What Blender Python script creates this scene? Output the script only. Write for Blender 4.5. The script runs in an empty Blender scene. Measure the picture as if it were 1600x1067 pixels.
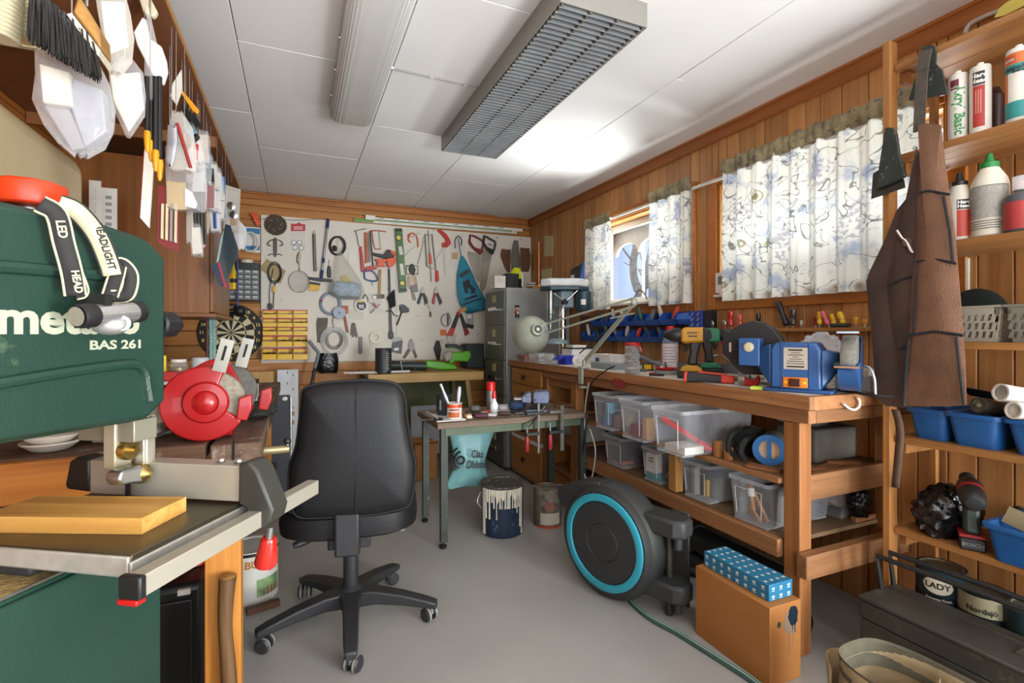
import bpy,math,random
from math import sin,cos,pi,radians as R
from mathutils import Vector as V,Matrix as MX,Euler
C=bpy.context.scene.collection
rnd=random.Random(11)
H,F0,YAW,HZ=1.10,780.0,R(23.4),521.0
SY,CY=sin(YAW),cos(YAW)
XR,YB,XL,ZC=2.14,4.5,-1.05,2.236
def ray(u,v):
 a=(u-800)/F0;b=(HZ-v)/F0
 return V((SY+CY*a,CY-SY*a,b))
O=V((0,0,H))
def onX(u,v,x):d=ray(u,v);return O+d*(x/d.x)
def onY(u,v,y):d=ray(u,v);return O+d*(y/d.y)
def onZ(u,v,z):d=ray(u,v);return O+d*((z-H)/d.z)
def at(u,v,t):return O+ray(u,v)*t
def depth(p):return p.x*SY+p.y*CY
def L(h,k=1.0):
 h=h.lstrip('#');o=[]
 for i in(0,2,4):
  c=int(h[i:i+2],16)/255
  o.append((c/12.92 if c<=.04045 else((c+.055)/1.055)**2.4)*k)
 return(*o,1)
MATS={}
def nt(name):
 m=bpy.data.materials.new(name);m.use_nodes=True
 t=m.node_tree;b=t.nodes['Principled BSDF']
 return m,t,b
def N(t,ty,**k):
 n=t.nodes.new(ty)
 for a,v in k.items():
  if a.startswith('i_'):n.inputs[a[2:].replace('_',' ')].default_value=v
  else:setattr(n,a,v)
 return n
def ramp(t,stops):
 n=t.nodes.new('ShaderNodeValToRGB');e=n.color_ramp.elements
 while len(e)<len(stops):e.new(.5)
 for x,(p,c)in zip(e,stops):x.position=p;x.color=c
 return n
def mat(hexc,rough=.5,metal=0,var=.12,vs=9,bump=0,bs=120,alpha=1,emit=0,trans=0,spec=.5,coat=0,name=None,dirt=None,dk=.5):
 key=(hexc,rough,metal,var,vs,bump,bs,alpha,emit,trans,dirt,dk,coat)
 if key in MATS:return MATS[key]
 m,t,b=nt(name or 'surface_'+hexc);MATS[key]=m
 tc=N(t,'ShaderNodeTexCoord');no=N(t,'ShaderNodeTexNoise',i_Scale=vs,i_Detail=4)
 t.links.new(tc.outputs['Object'],no.inputs['Vector'])
 a,c=L(hexc,1-var),L(hexc,1+var)
 rp=ramp(t,[(.3,a),(.7,c)]);t.links.new(no.outputs['Fac'],rp.inputs['Fac'])
 col=rp.outputs['Color']
 if dirt:
  n2=N(t,'ShaderNodeTexNoise',i_Scale=vs*2.3,i_Detail=8,i_Roughness=.7)
  t.links.new(tc.outputs['Object'],n2.inputs['Vector'])
  r2=ramp(t,[(dk,(0,0,0,1)),(min(1,dk+.12),(1,1,1,1))]);t.links.new(n2.outputs['Fac'],r2.inputs['Fac'])
  mx=N(t,'ShaderNodeMixRGB');mx.inputs['Color2'].default_value=L(dirt)
  t.links.new(r2.outputs['Color'],mx.inputs['Fac']);t.links.new(col,mx.inputs['Color1']);col=mx.outputs['Color']
 t.links.new(col,b.inputs['Base Color'])
 b.inputs['Roughness'].default_value=rough;b.inputs['Metallic'].default_value=metal
 b.inputs['Specular IOR Level'].default_value=spec;b.inputs['Coat Weight'].default_value=coat
 if bump:
  n3=N(t,'ShaderNodeTexNoise',i_Scale=bs,i_Detail=3);bp=N(t,'ShaderNodeBump',i_Strength=bump,i_Distance=.01)
  t.links.new(tc.outputs['Object'],n3.inputs['Vector']);t.links.new(n3.outputs['Fac'],bp.inputs['Height']);t.links.new(bp.outputs['Normal'],b.inputs['Normal'])
 if alpha<1:b.inputs['Alpha'].default_value=alpha
 if trans:b.inputs['Transmission Weight'].default_value=trans
 if emit:t.links.new(col,b.inputs['Emission Color']);b.inputs['Emission Strength'].default_value=emit
 return m
def wood(c1,c2,axis='z',sc=1.0,rough=.55,knots=.35,isl=.35,kc='3a1d0a',name=None,dirt=None,dk=.62):
 key=('w',c1,c2,axis,sc,rough,knots,isl,dirt,dk)
 if key in MATS:return MATS[key]
 m,t,b=nt(name or 'pine_'+c1);MATS[key]=m
 tc=N(t,'ShaderNodeTexCoord');ge=N(t,'ShaderNodeNewGeometry')
 off=N(t,'ShaderNodeVectorMath',operation='SCALE');off.inputs[0].default_value=(13,17,11)
 t.links.new(ge.outputs['Random Per Island'],off.inputs['Scale'])
 ad=N(t,'ShaderNodeVectorMath',operation='ADD');t.links.new(tc.outputs['Object'],ad.inputs[0]);t.links.new(off.outputs[0],ad.inputs[1])
 def stretched(s_al,s_ac,nm='NOISE',**k):
  mp=N(t,'ShaderNodeMapping');mp.inputs['Scale'].default_value=tuple(s_al if axis==x else s_ac for x in 'xyz')
  t.links.new(ad.outputs[0],mp.inputs['Vector'])
  return mp
 mp=stretched(1.3*sc,34*sc);no=N(t,'ShaderNodeTexNoise',i_Scale=1,i_Detail=5,i_Roughness=.62,i_Distortion=.6)
 t.links.new(mp.outputs[0],no.inputs['Vector'])
 rp=ramp(t,[(.3,L(c2)),(.72,L(c1))]);t.links.new(no.outputs['Fac'],rp.inputs['Fac'])
 col=rp.outputs['Color']
 if isl:
  hs=N(t,'ShaderNodeHueSaturation');mr=N(t,'ShaderNodeMapRange');mr.inputs['To Min'].default_value=1-isl;mr.inputs['To Max'].default_value=1+isl*.6
  t.links.new(ge.outputs['Random Per Island'],mr.inputs['Value']);t.links.new(mr.outputs[0],hs.inputs['Value']);t.links.new(col,hs.inputs['Color']);col=hs.outputs['Color']
 if knots:
  mk=stretched(3.2*sc,9*sc);vo=N(t,'ShaderNodeTexVoronoi',i_Scale=1);t.links.new(mk.outputs[0],vo.inputs['Vector'])
  nz=N(t,'ShaderNodeMath',operation='ADD');ns=N(t,'ShaderNodeMath',operation='MULTIPLY');ns.inputs[1].default_value=.22
  t.links.new(no.outputs['Fac'],ns.inputs[0]);t.links.new(ns.outputs[0],nz.inputs[0]);t.links.new(vo.outputs['Distance'],nz.inputs[1])
  rk=ramp(t,[(.14,(knots+.45,0,0,1)),(.27,(0,0,0,1))]);t.links.new(nz.outputs[0],rk.inputs['Fac'])
  mx=N(t,'ShaderNodeMixRGB');mx.inputs['Color2'].default_value=L(kc);t.links.new(rk.outputs['Color'],mx.inputs['Fac']);t.links.new(col,mx.inputs['Color1']);col=mx.outputs['Color']
 if dirt:
  n2=N(t,'ShaderNodeTexNoise',i_Scale=11,i_Detail=8,i_Roughness=.7);t.links.new(tc.outputs['Object'],n2.inputs['Vector'])
  r2=ramp(t,[(dk,(0,0,0,1)),(dk+.1,(.8,.8,.8,1))]);t.links.new(n2.outputs['Fac'],r2.inputs['Fac'])
  mx=N(t,'ShaderNodeMixRGB');mx.inputs['Color2'].default_value=L(dirt);t.links.new(r2.outputs['Color'],mx.inputs['Fac']);t.links.new(col,mx.inputs['Color1']);col=mx.outputs['Color']
 t.links.new(col,b.inputs['Base Color']);b.inputs['Roughness'].default_value=rough
 bp=N(t,'ShaderNodeBump',i_Strength=.15,i_Distance=.004);t.links.new(no.outputs['Fac'],bp.inputs['Height']);t.links.new(bp.outputs['Normal'],b.inputs['Normal'])
 return m
def clear(hexc,alpha=.3,rough=.15,name=None):
 """thin clear plastic / glass film: see-through mixed with glossy and a little milky diffuse"""
 key=('c',hexc,alpha,rough)
 if key in MATS:return MATS[key]
 m,t,b=nt(name or 'clear_plastic_'+hexc);MATS[key]=m
 b.inputs['Base Color'].default_value=L(hexc);b.inputs['Roughness'].default_value=rough
 lw=N(t,'ShaderNodeLayerWeight',i_Blend=.35);tr=N(t,'ShaderNodeBsdfTransparent');mx=N(t,'ShaderNodeMixShader')
 no=N(t,'ShaderNodeTexNoise',i_Scale=14,i_Detail=4)
 ma=N(t,'ShaderNodeMath',operation='MULTIPLY_ADD');ma.inputs[1].default_value=.4;ma.inputs[2].default_value=alpha*.6-.13
 mb=N(t,'ShaderNodeMath',operation='MULTIPLY_ADD');mb.inputs[1].default_value=.14
 t.links.new(lw.outputs['Facing'],ma.inputs[0]);t.links.new(no.outputs['Fac'],mb.inputs[0]);t.links.new(ma.outputs[0],mb.inputs[2])
 mb.use_clamp=True
 t.links.new(mb.outputs[0],mx.inputs[0]);t.links.new(tr.outputs[0],mx.inputs[1]);t.links.new(b.outputs[0],mx.inputs[2])
 t.links.new(mx.outputs[0],t.nodes['Material Output'].inputs[0])
 return m
MW={}
class MB:
 def __init__(s,w=False):s.v,s.f,s.mi,s.sm,s.w,s.k,s.T=[],[],[],[],w,0,None
 def add(s,vs,fs,smooth=False):
  o=len(s.v)
  s.v+=[(s.T@V(p))if s.T else V(p)for p in vs]
  for f in fs:s.f.append([i+o for i in f]);s.mi.append(s.k);s.sm.append(smooth)
  return s
 def box(s,x0,x1,y0,y1,z0,z1):
  return s.add([(x,y,z)for z in(z0,z1)for y in(y0,y1)for x in(x0,x1)],[(0,2,3,1),(4,5,7,6),(0,1,5,4),(2,6,7,3),(0,4,6,2),(1,3,7,5)])
 def bx(s,c,d,rot=(0,0,0)):
  m=MX.Translation(c)@Euler([R(a)for a in rot]).to_matrix().to_4x4();h=[q/2 for q in d]
  o=s.T;s.T=(o@m)if o else m
  s.box(-h[0],h[0],-h[1],h[1],-h[2],h[2]);s.T=o;return s
 def beam(s,p,q,w,h,up=(0,0,1)):
  p,q=V(p),V(q);d=(q-p).normalized();u=V(up)
  if abs(d.dot(u))>.98:u=V((1,0,0))
  r=d.cross(u).normalized();u=r.cross(d)
  vs=[e+r*a*w/2+u*b*h/2 for e in(p,q)for a,b in((-1,-1),(1,-1),(1,1),(-1,1))]
  return s.add(vs,[(0,1,2,3),(7,6,5,4),(0,4,5,1),(1,5,6,2),(2,6,7,3),(3,7,4,0)])
 def cyl(s,p,q,r,r2=None,n=16,caps=True):
  p,q=V(p),V(q);r2=r if r2 is None else r2;d=(q-p).normalized()
  a=d.orthogonal().normalized();b=d.cross(a)
  vs=[e+(a*cos(2*pi*i/n)+b*sin(2*pi*i/n))*rr for e,rr in((p,r),(q,r2))for i in range(n)]
  s.add(vs,[(i,(i+1)%n,n+(i+1)%n,n+i)for i in range(n)],True)
  if caps:
   s.add(vs[:n],[tuple(range(n-1,-1,-1))]);s.add(vs[n:],[tuple(range(n))])
  return s
 def tube(s,pts,r,n=8,closed=False,caps=True):
  P=[V(p)for p in pts];k=len(P);rs=r if isinstance(r,(list,tuple))else[r]*k
  a=None;vs=[]
  for i in range(k):
   if closed:d=P[(i+1)%k]-P[i-1]
   else:d=P[min(i+1,k-1)]-P[max(i-1,0)]
   d=d.normalized()if d.length>1e-9 else V((0,0,1))
   a=d.orthogonal()if a is None else(a-d*a.dot(d))
   if a.length<1e-6:a=d.orthogonal()
   a=a.normalized();b=d.cross(a)
   vs+=[P[i]+(a*cos(2*pi*j/n)+b*sin(2*pi*j/n))*rs[i]for j in range(n)]
  fs=[(i*n+j,i*n+(j+1)%n,((i+1)%k)*n+(j+1)%n,((i+1)%k)*n+j)for i in range(k if closed else k-1)for j in range(n)]
  s.add(vs,fs,True)
  if caps and not closed:s.add(vs[:n],[tuple(range(n-1,-1,-1))]);s.add(vs[-n:],[tuple(range(n))])
  return s
 def lathe(s,prof,c=(0,0,0),ax=(0,0,1),n=24,smooth=True):
  c,d=V(c),V(ax).normalized();a=V((1,0,0))if abs(d.z)>.999 else d.orthogonal().normalized();b=d.cross(a)
  vs=[c+d*h+(a*cos(2*pi*j/n)+b*sin(2*pi*j/n))*r for r,h in prof for j in range(n)]
  k=len(prof)
  ring=k>3 and prof[0][0]==prof[-1][0]>0 and prof[0][1]==prof[1][1]
  s.add(vs,[(i*n+j,i*n+(j+1)%n,(i+1)%k*n+(j+1)%n,(i+1)%k*n+j)for i in range(k if ring else k-1)for j in range(n)],smooth)
  if ring:return s
  if prof[0][0]>1e-6 and not(prof[0][1]==prof[1][1]and prof[1][0]<prof[0][0]):s.add(vs[:n],[tuple(range(n-1,-1,-1))])
  if prof[-1][0]>1e-6 and not(prof[-1][1]==prof[-2][1]and prof[-2][0]<prof[-1][0]):s.add(vs[-n:],[tuple(range(n))])
  return s
 def prism(s,poly,ext,smooth=False):
  """3D polygon extruded by vector ext"""
  P=[V(p)for p in poly];n=len(P);e=V(ext);Q=[p+e for p in P]
  s.add(P+Q,[tuple(range(n-1,-1,-1)),tuple(range(n,2*n))]);s.add(P+Q,[(i,(i+1)%n,n+(i+1)%n,n+i)for i in range(n)],smooth)
  return s
 def pr(s,poly,d0,d1,pl='xz',o=(0,0,0)):
  """2D outline in a plane, extruded along the plane's normal from d0 to d1"""
  f={'xz':lambda a,b,c:(a,c,b),'xy':lambda a,b,c:(a,b,c),'yz':lambda a,b,c:(c,a,b)}[pl];o=V(o)
  A=[V(f(a,b,d0))+o for a,b in poly];B=V(f(0,0,d1))-V(f(0,0,d0));return s.prism(A,B)
 def sph(s,c,r,n=16,m=10):
  c=V(c);r=(r,r,r)if isinstance(r,(int,float))else r;vs=[c+V((0,0,-r[2]))]
  for i in range(1,m):
   p=-pi/2+pi*i/m
   vs+=[c+V((r[0]*cos(p)*cos(2*pi*j/n),r[1]*cos(p)*sin(2*pi*j/n),r[2]*sin(p)))for j in range(n)]
  vs.append(c+V((0,0,r[2])));e=len(vs)-1
  fs=[(0,1+(j+1)%n,1+j)for j in range(n)]+[(e,e-n+j,e-n+(j+1)%n)for j in range(n)]
  fs+=[(1+i*n+j,1+i*n+(j+1)%n,1+(i+1)*n+(j+1)%n,1+(i+1)*n+j)for i in range(m-2)for j in range(n)]
  return s.add(vs,fs,True)
 def grid(s,fn,nu,nv,closed_u=False,smooth=True):
  vs=[fn(i/(nu if closed_u else nu-1),j/(nv-1))for j in range(nv)for i in range(nu)]
  return s.add(vs,[(j*nu+i,j*nu+(i+1)%nu,(j+1)*nu+(i+1)%nu,(j+1)*nu+i)for j in range(nv-1)for i in range(nu if closed_u else nu-1)],smooth)
 def build(s,name,m,parent=None,bev=0,sub=0,solid=0,sharp=35,seg=2):
  me=bpy.data.meshes.new(name)
  vs=s.v
  if s.w and parent is not None:iv=MW[parent.name].inverted();vs=[iv@p for p in vs]
  org=None
  if parent is None and s.w:
   n=len(vs);org=V((sum(p.x for p in vs)/n,sum(p.y for p in vs)/n,min(p.z for p in vs)));vs=[p-org for p in vs]
  me.from_pydata([tuple(p)for p in vs],[],s.f)
  me.polygons.foreach_set('material_index',s.mi);me.polygons.foreach_set('use_smooth',s.sm)
  import bmesh as bm_;b=bm_.new();b.from_mesh(me);bm_.ops.remove_doubles(b,verts=b.verts,dist=1e-5);bm_.ops.recalc_face_normals(b,faces=b.faces)
  b.to_mesh(me);b.free();me.set_sharp_from_angle(angle=R(sharp))
  for x in(m if isinstance(m,(list,tuple))else[m]):me.materials.append(x)
  o=bpy.data.objects.new(name,me);C.objects.link(o)
  if parent is not None:o.parent=parent;MW[o.name]=MW[parent.name]
  else:
   o.location=org or(0,0,0);MW[o.name]=MX.Translation(org or(0,0,0))
  if solid:q=o.modifiers.new('thickness','SOLIDIFY');q.thickness=solid;q.offset=0
  if sub:q=o.modifiers.new('smooth','SUBSURF');q.levels=q.render_levels=sub
  if bev:q=o.modifiers.new('edge','BEVEL');q.width=bev;q.segments=seg;q.limit_method='ANGLE';q.angle_limit=R(40);q.harden_normals=False
  return o
def WB():return MB(True)
def tag(o,label,cat,group=None):
 o['label']=label;o['category']=cat
 if group:o['group']=group
 return o
def struct(o):o['kind']='structure';return o
def thing(name,label,cat,loc=(0,0,0),rz=0,group=None,rot=None):
 o=bpy.data.objects.new(name,None);C.objects.link(o);o.location=loc
 o.rotation_euler=rot or(0,0,R(rz));o.empty_display_size=.05
 MW[o.name]=MX.Translation(loc)@Euler(o.rotation_euler).to_matrix().to_4x4()
 return tag(o,label,cat,group)
def kids(o):return[c for c in bpy.data.objects if c.parent==o]
KIDS={}
def dup(root,loc,rz=0,label=None,cat=None,group=None,rot=None,scale=None):
 r=root.copy();C.objects.link(r);r.location=loc;r.rotation_euler=rot or(0,0,R(rz))
 if scale:r.scale=scale
 MW[r.name]=MX.Translation(loc)@Euler(r.rotation_euler).to_matrix().to_4x4()
 if label:r['label']=label
 if cat:r['category']=cat
 if group:r['group']=group
 for c in kids(root):
  d=c.copy();C.objects.link(d);d.parent=r;MW[d.name]=MW[r.name]
  for g in kids(c):e=g.copy();C.objects.link(e);e.parent=d;MW[e.name]=MW[r.name]
 return r
def text(body,size,m,parent,loc,rot=(90,0,0),name='lettering',w=True,width=None,bold=0,ex=.0004,align='CENTER',sx=1,line=1):
 """real lettering as thin raised mesh; loc/rot in world when w, else in the parent's frame"""
 cu=bpy.data.curves.new('txt','FONT');cu.body=body;cu.size=size;cu.extrude=ex;cu.align_x=align;cu.align_y='CENTER';cu.offset=bold;cu.space_line=line;cu.resolution_u=3
 ob=bpy.data.objects.new('txt',cu);C.objects.link(ob)
 bpy.context.view_layer.update()
 dg=bpy.context.evaluated_depsgraph_get();me=bpy.data.meshes.new_from_object(ob.evaluated_get(dg));bpy.data.objects.remove(ob);bpy.data.curves.remove(cu)
 xs=[v.co.x for v in me.vertices]
 if width and xs:sx=width/(max(xs)-min(xs))
 rm=rot if isinstance(rot,MX)else Euler([R(a)for a in rot]).to_matrix().to_4x4()
 T=MX.Translation(loc)@rm@MX.Diagonal((sx,1,1,1))
 if w and parent is not None:T=MW[parent.name].inverted()@T
 me.transform(T);me.materials.clear();me.materials.append(m);me.name=name
 o=bpy.data.objects.new(name,me);C.objects.link(o);o.parent=parent
 if parent is not None:MW[o.name]=MW[parent.name]
 return o
def frame(x,z):
 """rotation whose local x runs along x and local y along z (text on a slanted face)"""
 x=V(x).normalized();z=V(z);z=(z-x*z.dot(x)).normalized();n=x.cross(z)
 return MX((x,z,n)).transposed().to_4x4()
def arc(c,r,a0,a1,n,u=(1,0,0),w=(0,0,1)):
 c,u,w=V(c),V(u),V(w)
 return[c+u*r*cos(R(a0+(a1-a0)*i/n))+w*r*sin(R(a0+(a1-a0)*i/n))for i in range(n+1)]
def smooth_path(pts,k=6):
 P=[V(p)for p in pts];P=[P[0]*2-P[1]]+P+[P[-1]*2-P[-2]];o=[]
 for i in range(1,len(P)-2):
  for j in range(k):
   t=j/k;a,b,c,d=P[i-1:i+3]
   o.append(.5*((2*b)+(c-a)*t+(2*a-5*b+4*c-d)*t*t+(3*b-a-3*c+d)*t**3))
 return o+[P[-2]]
def pxy(pts,y):return[onY(u,v,y)for u,v in pts]
def pxx(pts,x):return[onX(u,v,x)for u,v in pts]
def pxz(pts,z):return[onZ(u,v,z)for u,v in pts]
BLK=mat('1b1b1b',.45);BLKM=mat('141414',.8);DGREY=mat('37383a',.6);GREY=mat('7d7f80',.5);STEEL=mat('a9aaa8',.32,.9);CHROME=mat('d4d4d2',.14,1,var=.03)
WHITE=mat('e8e6e0',.5,var=.04);CREAM=mat('dcd2b4',.55,var=.06);RED=mat('c01c1a',.35);ORANGE=mat('e0571c',.4);YEL=mat('e8b61a',.4);BLUE=mat('1f4f96',.45)
GREEN=mat('2f6a45',.45);RUST=mat('5a3a26',.7,.3,var=.3,vs=40);DARKM=mat('4a4640',.5,.7,var=.25,vs=30);LIGHTW=wood('c99a5c','ab783c','x');PAPER=mat('e4e0d6',.7,var=.05)
pine_wall=wood('c08c54','9f6a3a','z',.9,.5,.5,.22,name='varnished_pine_boards')
pine_back=wood('c98d45','a86a2c','x',.9,.5,.45,.18,name='varnished_pine_planks')
pine_trim=wood('b06c32','8d4f20','y',.9,.5,.2,.2)
fl=mat('a09d97',.42,var=.07,vs=3,dirt='7d7870',dk=.7,name='painted_concrete')
b=MB().box(-2.6,3.2,-1.6,4.7,-.08,0);floor=struct(b.build('floor',fl))
b=MB();xs=[-2.0+.59*0,-1.39,-.8,-.21,.38,.97,1.56,2.2]
offs=[.3,.9,1.0,1.5,.9,.45,1.05]
for i in range(len(xs)-1):
 y=-1.7+offs[i]%1.2-1.2
 while y<4.6:
  b.box(xs[i]+.0016,xs[i+1]-.0016,max(y,-1.6)+.0016,min(y+1.2,4.6)-.0016,ZC,ZC+.012)if y+1.2>-1.5 else None
  y+=1.2
ceil_m=mat('ecebe8',.75,var=.02,vs=2,name='painted_ceiling_board')
struct(b.build('ceiling',ceil_m,bev=.002))
b=MB().box(-2.2,2.4,-1.7,4.7,ZC+.0125,ZC+.05);o=struct(b.build('ceiling_backing',mat('6d6a66',.9)))
b=MB();prof=[(1.60,0),(1.72,.004),(1.80,.013),(1.86,.016),(1.92,.009),(1.98,.004),(2.13,.006)]
b.grid(lambda u,v:(prof[round(u*6)][0],-1.5+6*v,ZC+.0005-prof[round(u*6)][1]),7,8);o=struct(b.build('ceiling_ridge',ceil_m))
WZ0,WZ1=1.30,1.925
W1=(onX(1078,400,XR).y,onX(931,400,XR).y);W2=(1.02,onX(1122,400,XR).y)
b=MB();y=-1.5;ws=[.095,.07,.095,.12,.06,.095,.08,.11];i=0
while y<YB+.02:
 w=ws[i%8];i+=1;y1=y+w
 def seg(a,c,z0,z1):
  if c-a>.004:b.box(XR,XR+.02,a+.0012,c-.0012,z0,z1)
 cuts=[(W2[0],W2[1]),(W1[0],W1[1])];parts=[(y,y1,True)]
 for lo,hi in cuts:
  nx=[]
  for a,c,full in parts:
   if not full or c<=lo or a>=hi:nx.append((a,c,full));continue
   if a<lo:nx.append((a,lo,True))
   if c>hi:nx.append((hi,c,True))
   nx.append((max(a,lo),min(c,hi),False))
  parts=nx
 for a,c,full in parts:
  if full:seg(a,c,0,ZC)
  else:seg(a,c,0,WZ0);seg(a,c,WZ1,ZC)
 y=y1
struct(b.build('wall_right',pine_wall,bev=.003,seg=1))
b=MB()
for a,c in((-1.5,W2[0]),(W2[1],W1[0]),(W1[1],YB+.1)):b.box(XR+.022,XR+.16,a,c,0,ZC+.05)
for w in(W1,W2):b.box(XR+.022,XR+.16,*w,0,WZ0);b.box(XR+.022,XR+.16,*w,WZ1,ZC+.05)
struct(b.build('wall_right_core',mat('4a2e18',.8)))
b=MB().box(XR-.022,XR,-1.5,YB,ZC-.075,ZC-.004).box(XR-.03,XR,-1.5,YB,ZC-.02,ZC-.004);struct(b.build('trim_right',pine_trim,bev=.004))
b=MB();z=0
while z<ZC:
 h=.112;b.box(XL-.1,XR,YB,YB+.02,z+.0012,min(z+h,ZC)-.0012);z+=h
struct(b.build('wall_back',pine_back,bev=.003,seg=1))
struct(MB().box(XL-.1,XR+.1,YB+.021,YB+.1,0,ZC+.05).build('wall_back_core',mat('4a2e18',.8)))
b=MB().box(XL,XR-.03,YB-.02,YB,ZC-.06,ZC-.004).box(XL,XR-.03,YB-.03,YB,ZC-.02,ZC-.004);struct(b.build('trim_back',wood('bd7a38','95551f','x',.9,.5,.3,.2),bev=.004))
b=MB();z=0
while z<ZC:
 b.box(XL-.02,XL,-1.5,YB,z+.0012,min(z+.112,ZC)-.0012);z+=.112
struct(b.build('wall_left',wood('b97838','8d521f','y',.9,.5,.45,.3),bev=.003,seg=1))
struct(MB().box(XL-.12,XL-.021,-1.5,YB+.1,0,ZC+.05).build('wall_left_core',mat('4a2e18',.8)))
struct(MB().box(.35,1.4,YB-.014,YB,0,.07).build('baseboard_back',pine_trim,bev=.003))
yw=wood('c98e42','a56a28','y',.8,.45,.15,.15);wh=mat('d9d8d2',.45,var=.04)
glass,t,b=nt('window_glass');tr=N(t,'ShaderNodeBsdfTransparent');gg=N(t,'ShaderNodeBsdfGlossy',i_Roughness=.02);mx=N(t,'ShaderNodeMixShader');mx.inputs[0].default_value=.06
t.links.new(tr.outputs[0],mx.inputs[1]);t.links.new(gg.outputs[0],mx.inputs[2]);t.links.new(mx.outputs[0],t.nodes['Material Output'].inputs[0])
def window(n,y0,y1):
 b=MB();d=.055
 b.box(XR-.016,XR,y0-.06,y0,WZ0-.07,WZ1+.06).box(XR-.016,XR,y1,y1+.06,WZ0-.07,WZ1+.06)
 b.box(XR-.016,XR,y0,y1,WZ1,WZ1+.06).box(XR-.018,XR,y0,y1,WZ0-.07,WZ0)
 w=struct(b.build('window_%d'%n,wood('b8722f','96551f','y',.8,.45,.25,.25),bev=.003))
 b=MB().box(XR,XR+.13,y0,y0+.012,WZ0,WZ1).box(XR,XR+.13,y1-.012,y1,WZ0,WZ1).box(XR,XR+.13,y0+.012,y1-.012,WZ1-.012,WZ1)
 b.build('reveal',yw,w,bev=.002)
 b=MB().box(XR-.05,XR+.13,y0+.012,y1-.012,WZ0-.005,WZ0+.012);b.build('window_sill',mat('d8d4c8',.5,var=.06,dirt='9a8c70',dk=.66),w,bev=.003)
 b=MB();x0,x1=XR+.085,XR+.125;a,c=y0+.012,y1-.012;f=.045
 b.box(x0,x1,a,a+f,WZ0+.012,WZ1-.012).box(x0,x1,c-f,c,WZ0+.012,WZ1-.012).box(x0,x1,a+f,c-f,WZ1-.012-f,WZ1-.012).box(x0,x1,a+f,c-f,WZ0+.012,WZ0+.012+f)
 b.build('sash',wh,w,bev=.004)
 b=MB().box(XR+.1,XR+.104,a+f,c-f,WZ0+.05,WZ1-.05);b.build('pane',glass,w)
 return w
w1=window(1,*W1);w2=window(2,*W2)
x=XR+.17;wd=.28;poly=[(W1[0]-.02,1.96)]
for k in range(4):
 c=3.14-wd*(3-k)+.28;poly+=[(c-wd/2,1.70)]+[(c+wd*.46*cos(R(a)),1.71+.075*sin(R(a)))for a in range(180,-1,-15)]+[(c+wd/2,1.70)]
poly.append((W1[1]+.1,1.96))
tag(WB().pr(poly,x,x+.02,'yz').build('hanging_eaves_board',mat('b4b0a8',.5)),'white scalloped eaves board of round arches seen outside the bare window','eaves board')
b=WB();p=onX(1005,430,XR+.4)
b.lathe([(.018,0),(.018,.5),(.012,.56),(.012,2.1)],(p.x,p.y,.0),n=12)
tag(b.build('porch_post',wh),'thin white turned porch post outside the window between tree trunks','post')
struct(MB().box(XR+.17,14,-4,16,-.3,-.02).build('ground_outside',mat('b9b4a6',.9,var=.2)))
bark=mat('a39686',.9,var=.3,vs=25,bump=.6,bs=60)
def tree(px,x,r,lean,label,seed,hh=6):
 q=random.Random(seed);p=onX(px,500,x);p.z=-.02
 t=thing('bare_tree',label,'tree',p,group=None)
 b=MB()
 def limb(a,d,r,ln,dep):
  pts=[a];d=V(d)
  for k in range(5):
   d=(d+V((q.uniform(-.16,.16),q.uniform(-.16,.16),q.uniform(-.02,.1)))).normalized();pts.append(pts[-1]+d*ln/5)
  bb=MB()if dep<2 else b
  bb.tube(pts,[r*(1-.11*k)for k in range(6)],7)
  if dep<2:bb.build('trunk' if dep==0 else 'branch',bark,t)
  if dep<4:
   for k in range(3 if dep else 4):
    e=pts[q.choice((2,3,4,5))];limb(e,(d+V((q.uniform(-.9,.9),q.uniform(-.9,.9),q.uniform(.0,.5)))).normalized(),r*.5,ln*.6,dep+1)
 limb(V((0,0,0)),(0,lean,1),r,hh*.5,0);b.build('twigs',bark,t);return t
def trunk(pts,x,r,label,seed):
 q=random.Random(seed);P_=[onX(u,v,x)for u,v in pts];P_.insert(0,V((x,P_[0].y,-.02)));P_=smooth_path(P_,5);t=thing('bare_tree',label,'tree',P_[0]);WB().tube(P_,[r*(1-.45*i/len(P_))for i in range(len(P_))],9).build('trunk',bark,t);b=WB()
 for k in range(14):
  a=P_[q.randrange(len(P_)//3,len(P_))];d=V((q.uniform(-.3,.3),q.uniform(-1,1),q.uniform(.2,.9)));b.tube([a,a+d*.25,a+d*.5+V((0,q.uniform(-.1,.1),.05))],[r*.28,r*.18,r*.06],5)
 b.build('twigs',bark,t)
trunk([(1001,470),(996,452),(990,430),(990,405),(994,382),(995,350),(990,310)],4.0,.062,'bare tree trunk bending towards the far curtain, seen through the bare window',3)
trunk([(1003,470),(1008,445),(1012,420),(1017,392),(1022,350),(1030,310)],5.2,.07,'bare tree trunk leaning the other way beside the porch post outside',8)
tree(1094,4.4,.07,.05,'thin bare tree outside by the window casing behind the middle curtain',5)
cam=bpy.data.cameras.new('camera');co=bpy.data.objects.new('camera',cam);C.objects.link(co)
co.location=O;co.rotation_euler=(R(90),0,-YAW);cam.sensor_width=36;cam.lens=F0/1600*36;cam.shift_y=-(533.5-HZ)/1600;cam.clip_start=.05
bpy.context.scene.camera=co
sc=bpy.context.scene
w=bpy.data.worlds.new('sky');sc.world=w;w.use_nodes=True;t=w.node_tree
tc=N(t,'ShaderNodeTexCoord');sp=N(t,'ShaderNodeSeparateXYZ');t.links.new(tc.outputs['Generated'],sp.inputs[0])
rp=ramp(t,[(.0,(.42,.50,.62,1)),(.12,(.36,.47,.68,1)),(.5,(.20,.32,.62,1))]);t.links.new(sp.outputs['Z'],rp.inputs[0]);t.links.new(rp.outputs[0],t.nodes['Background'].inputs['Color'])
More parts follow.
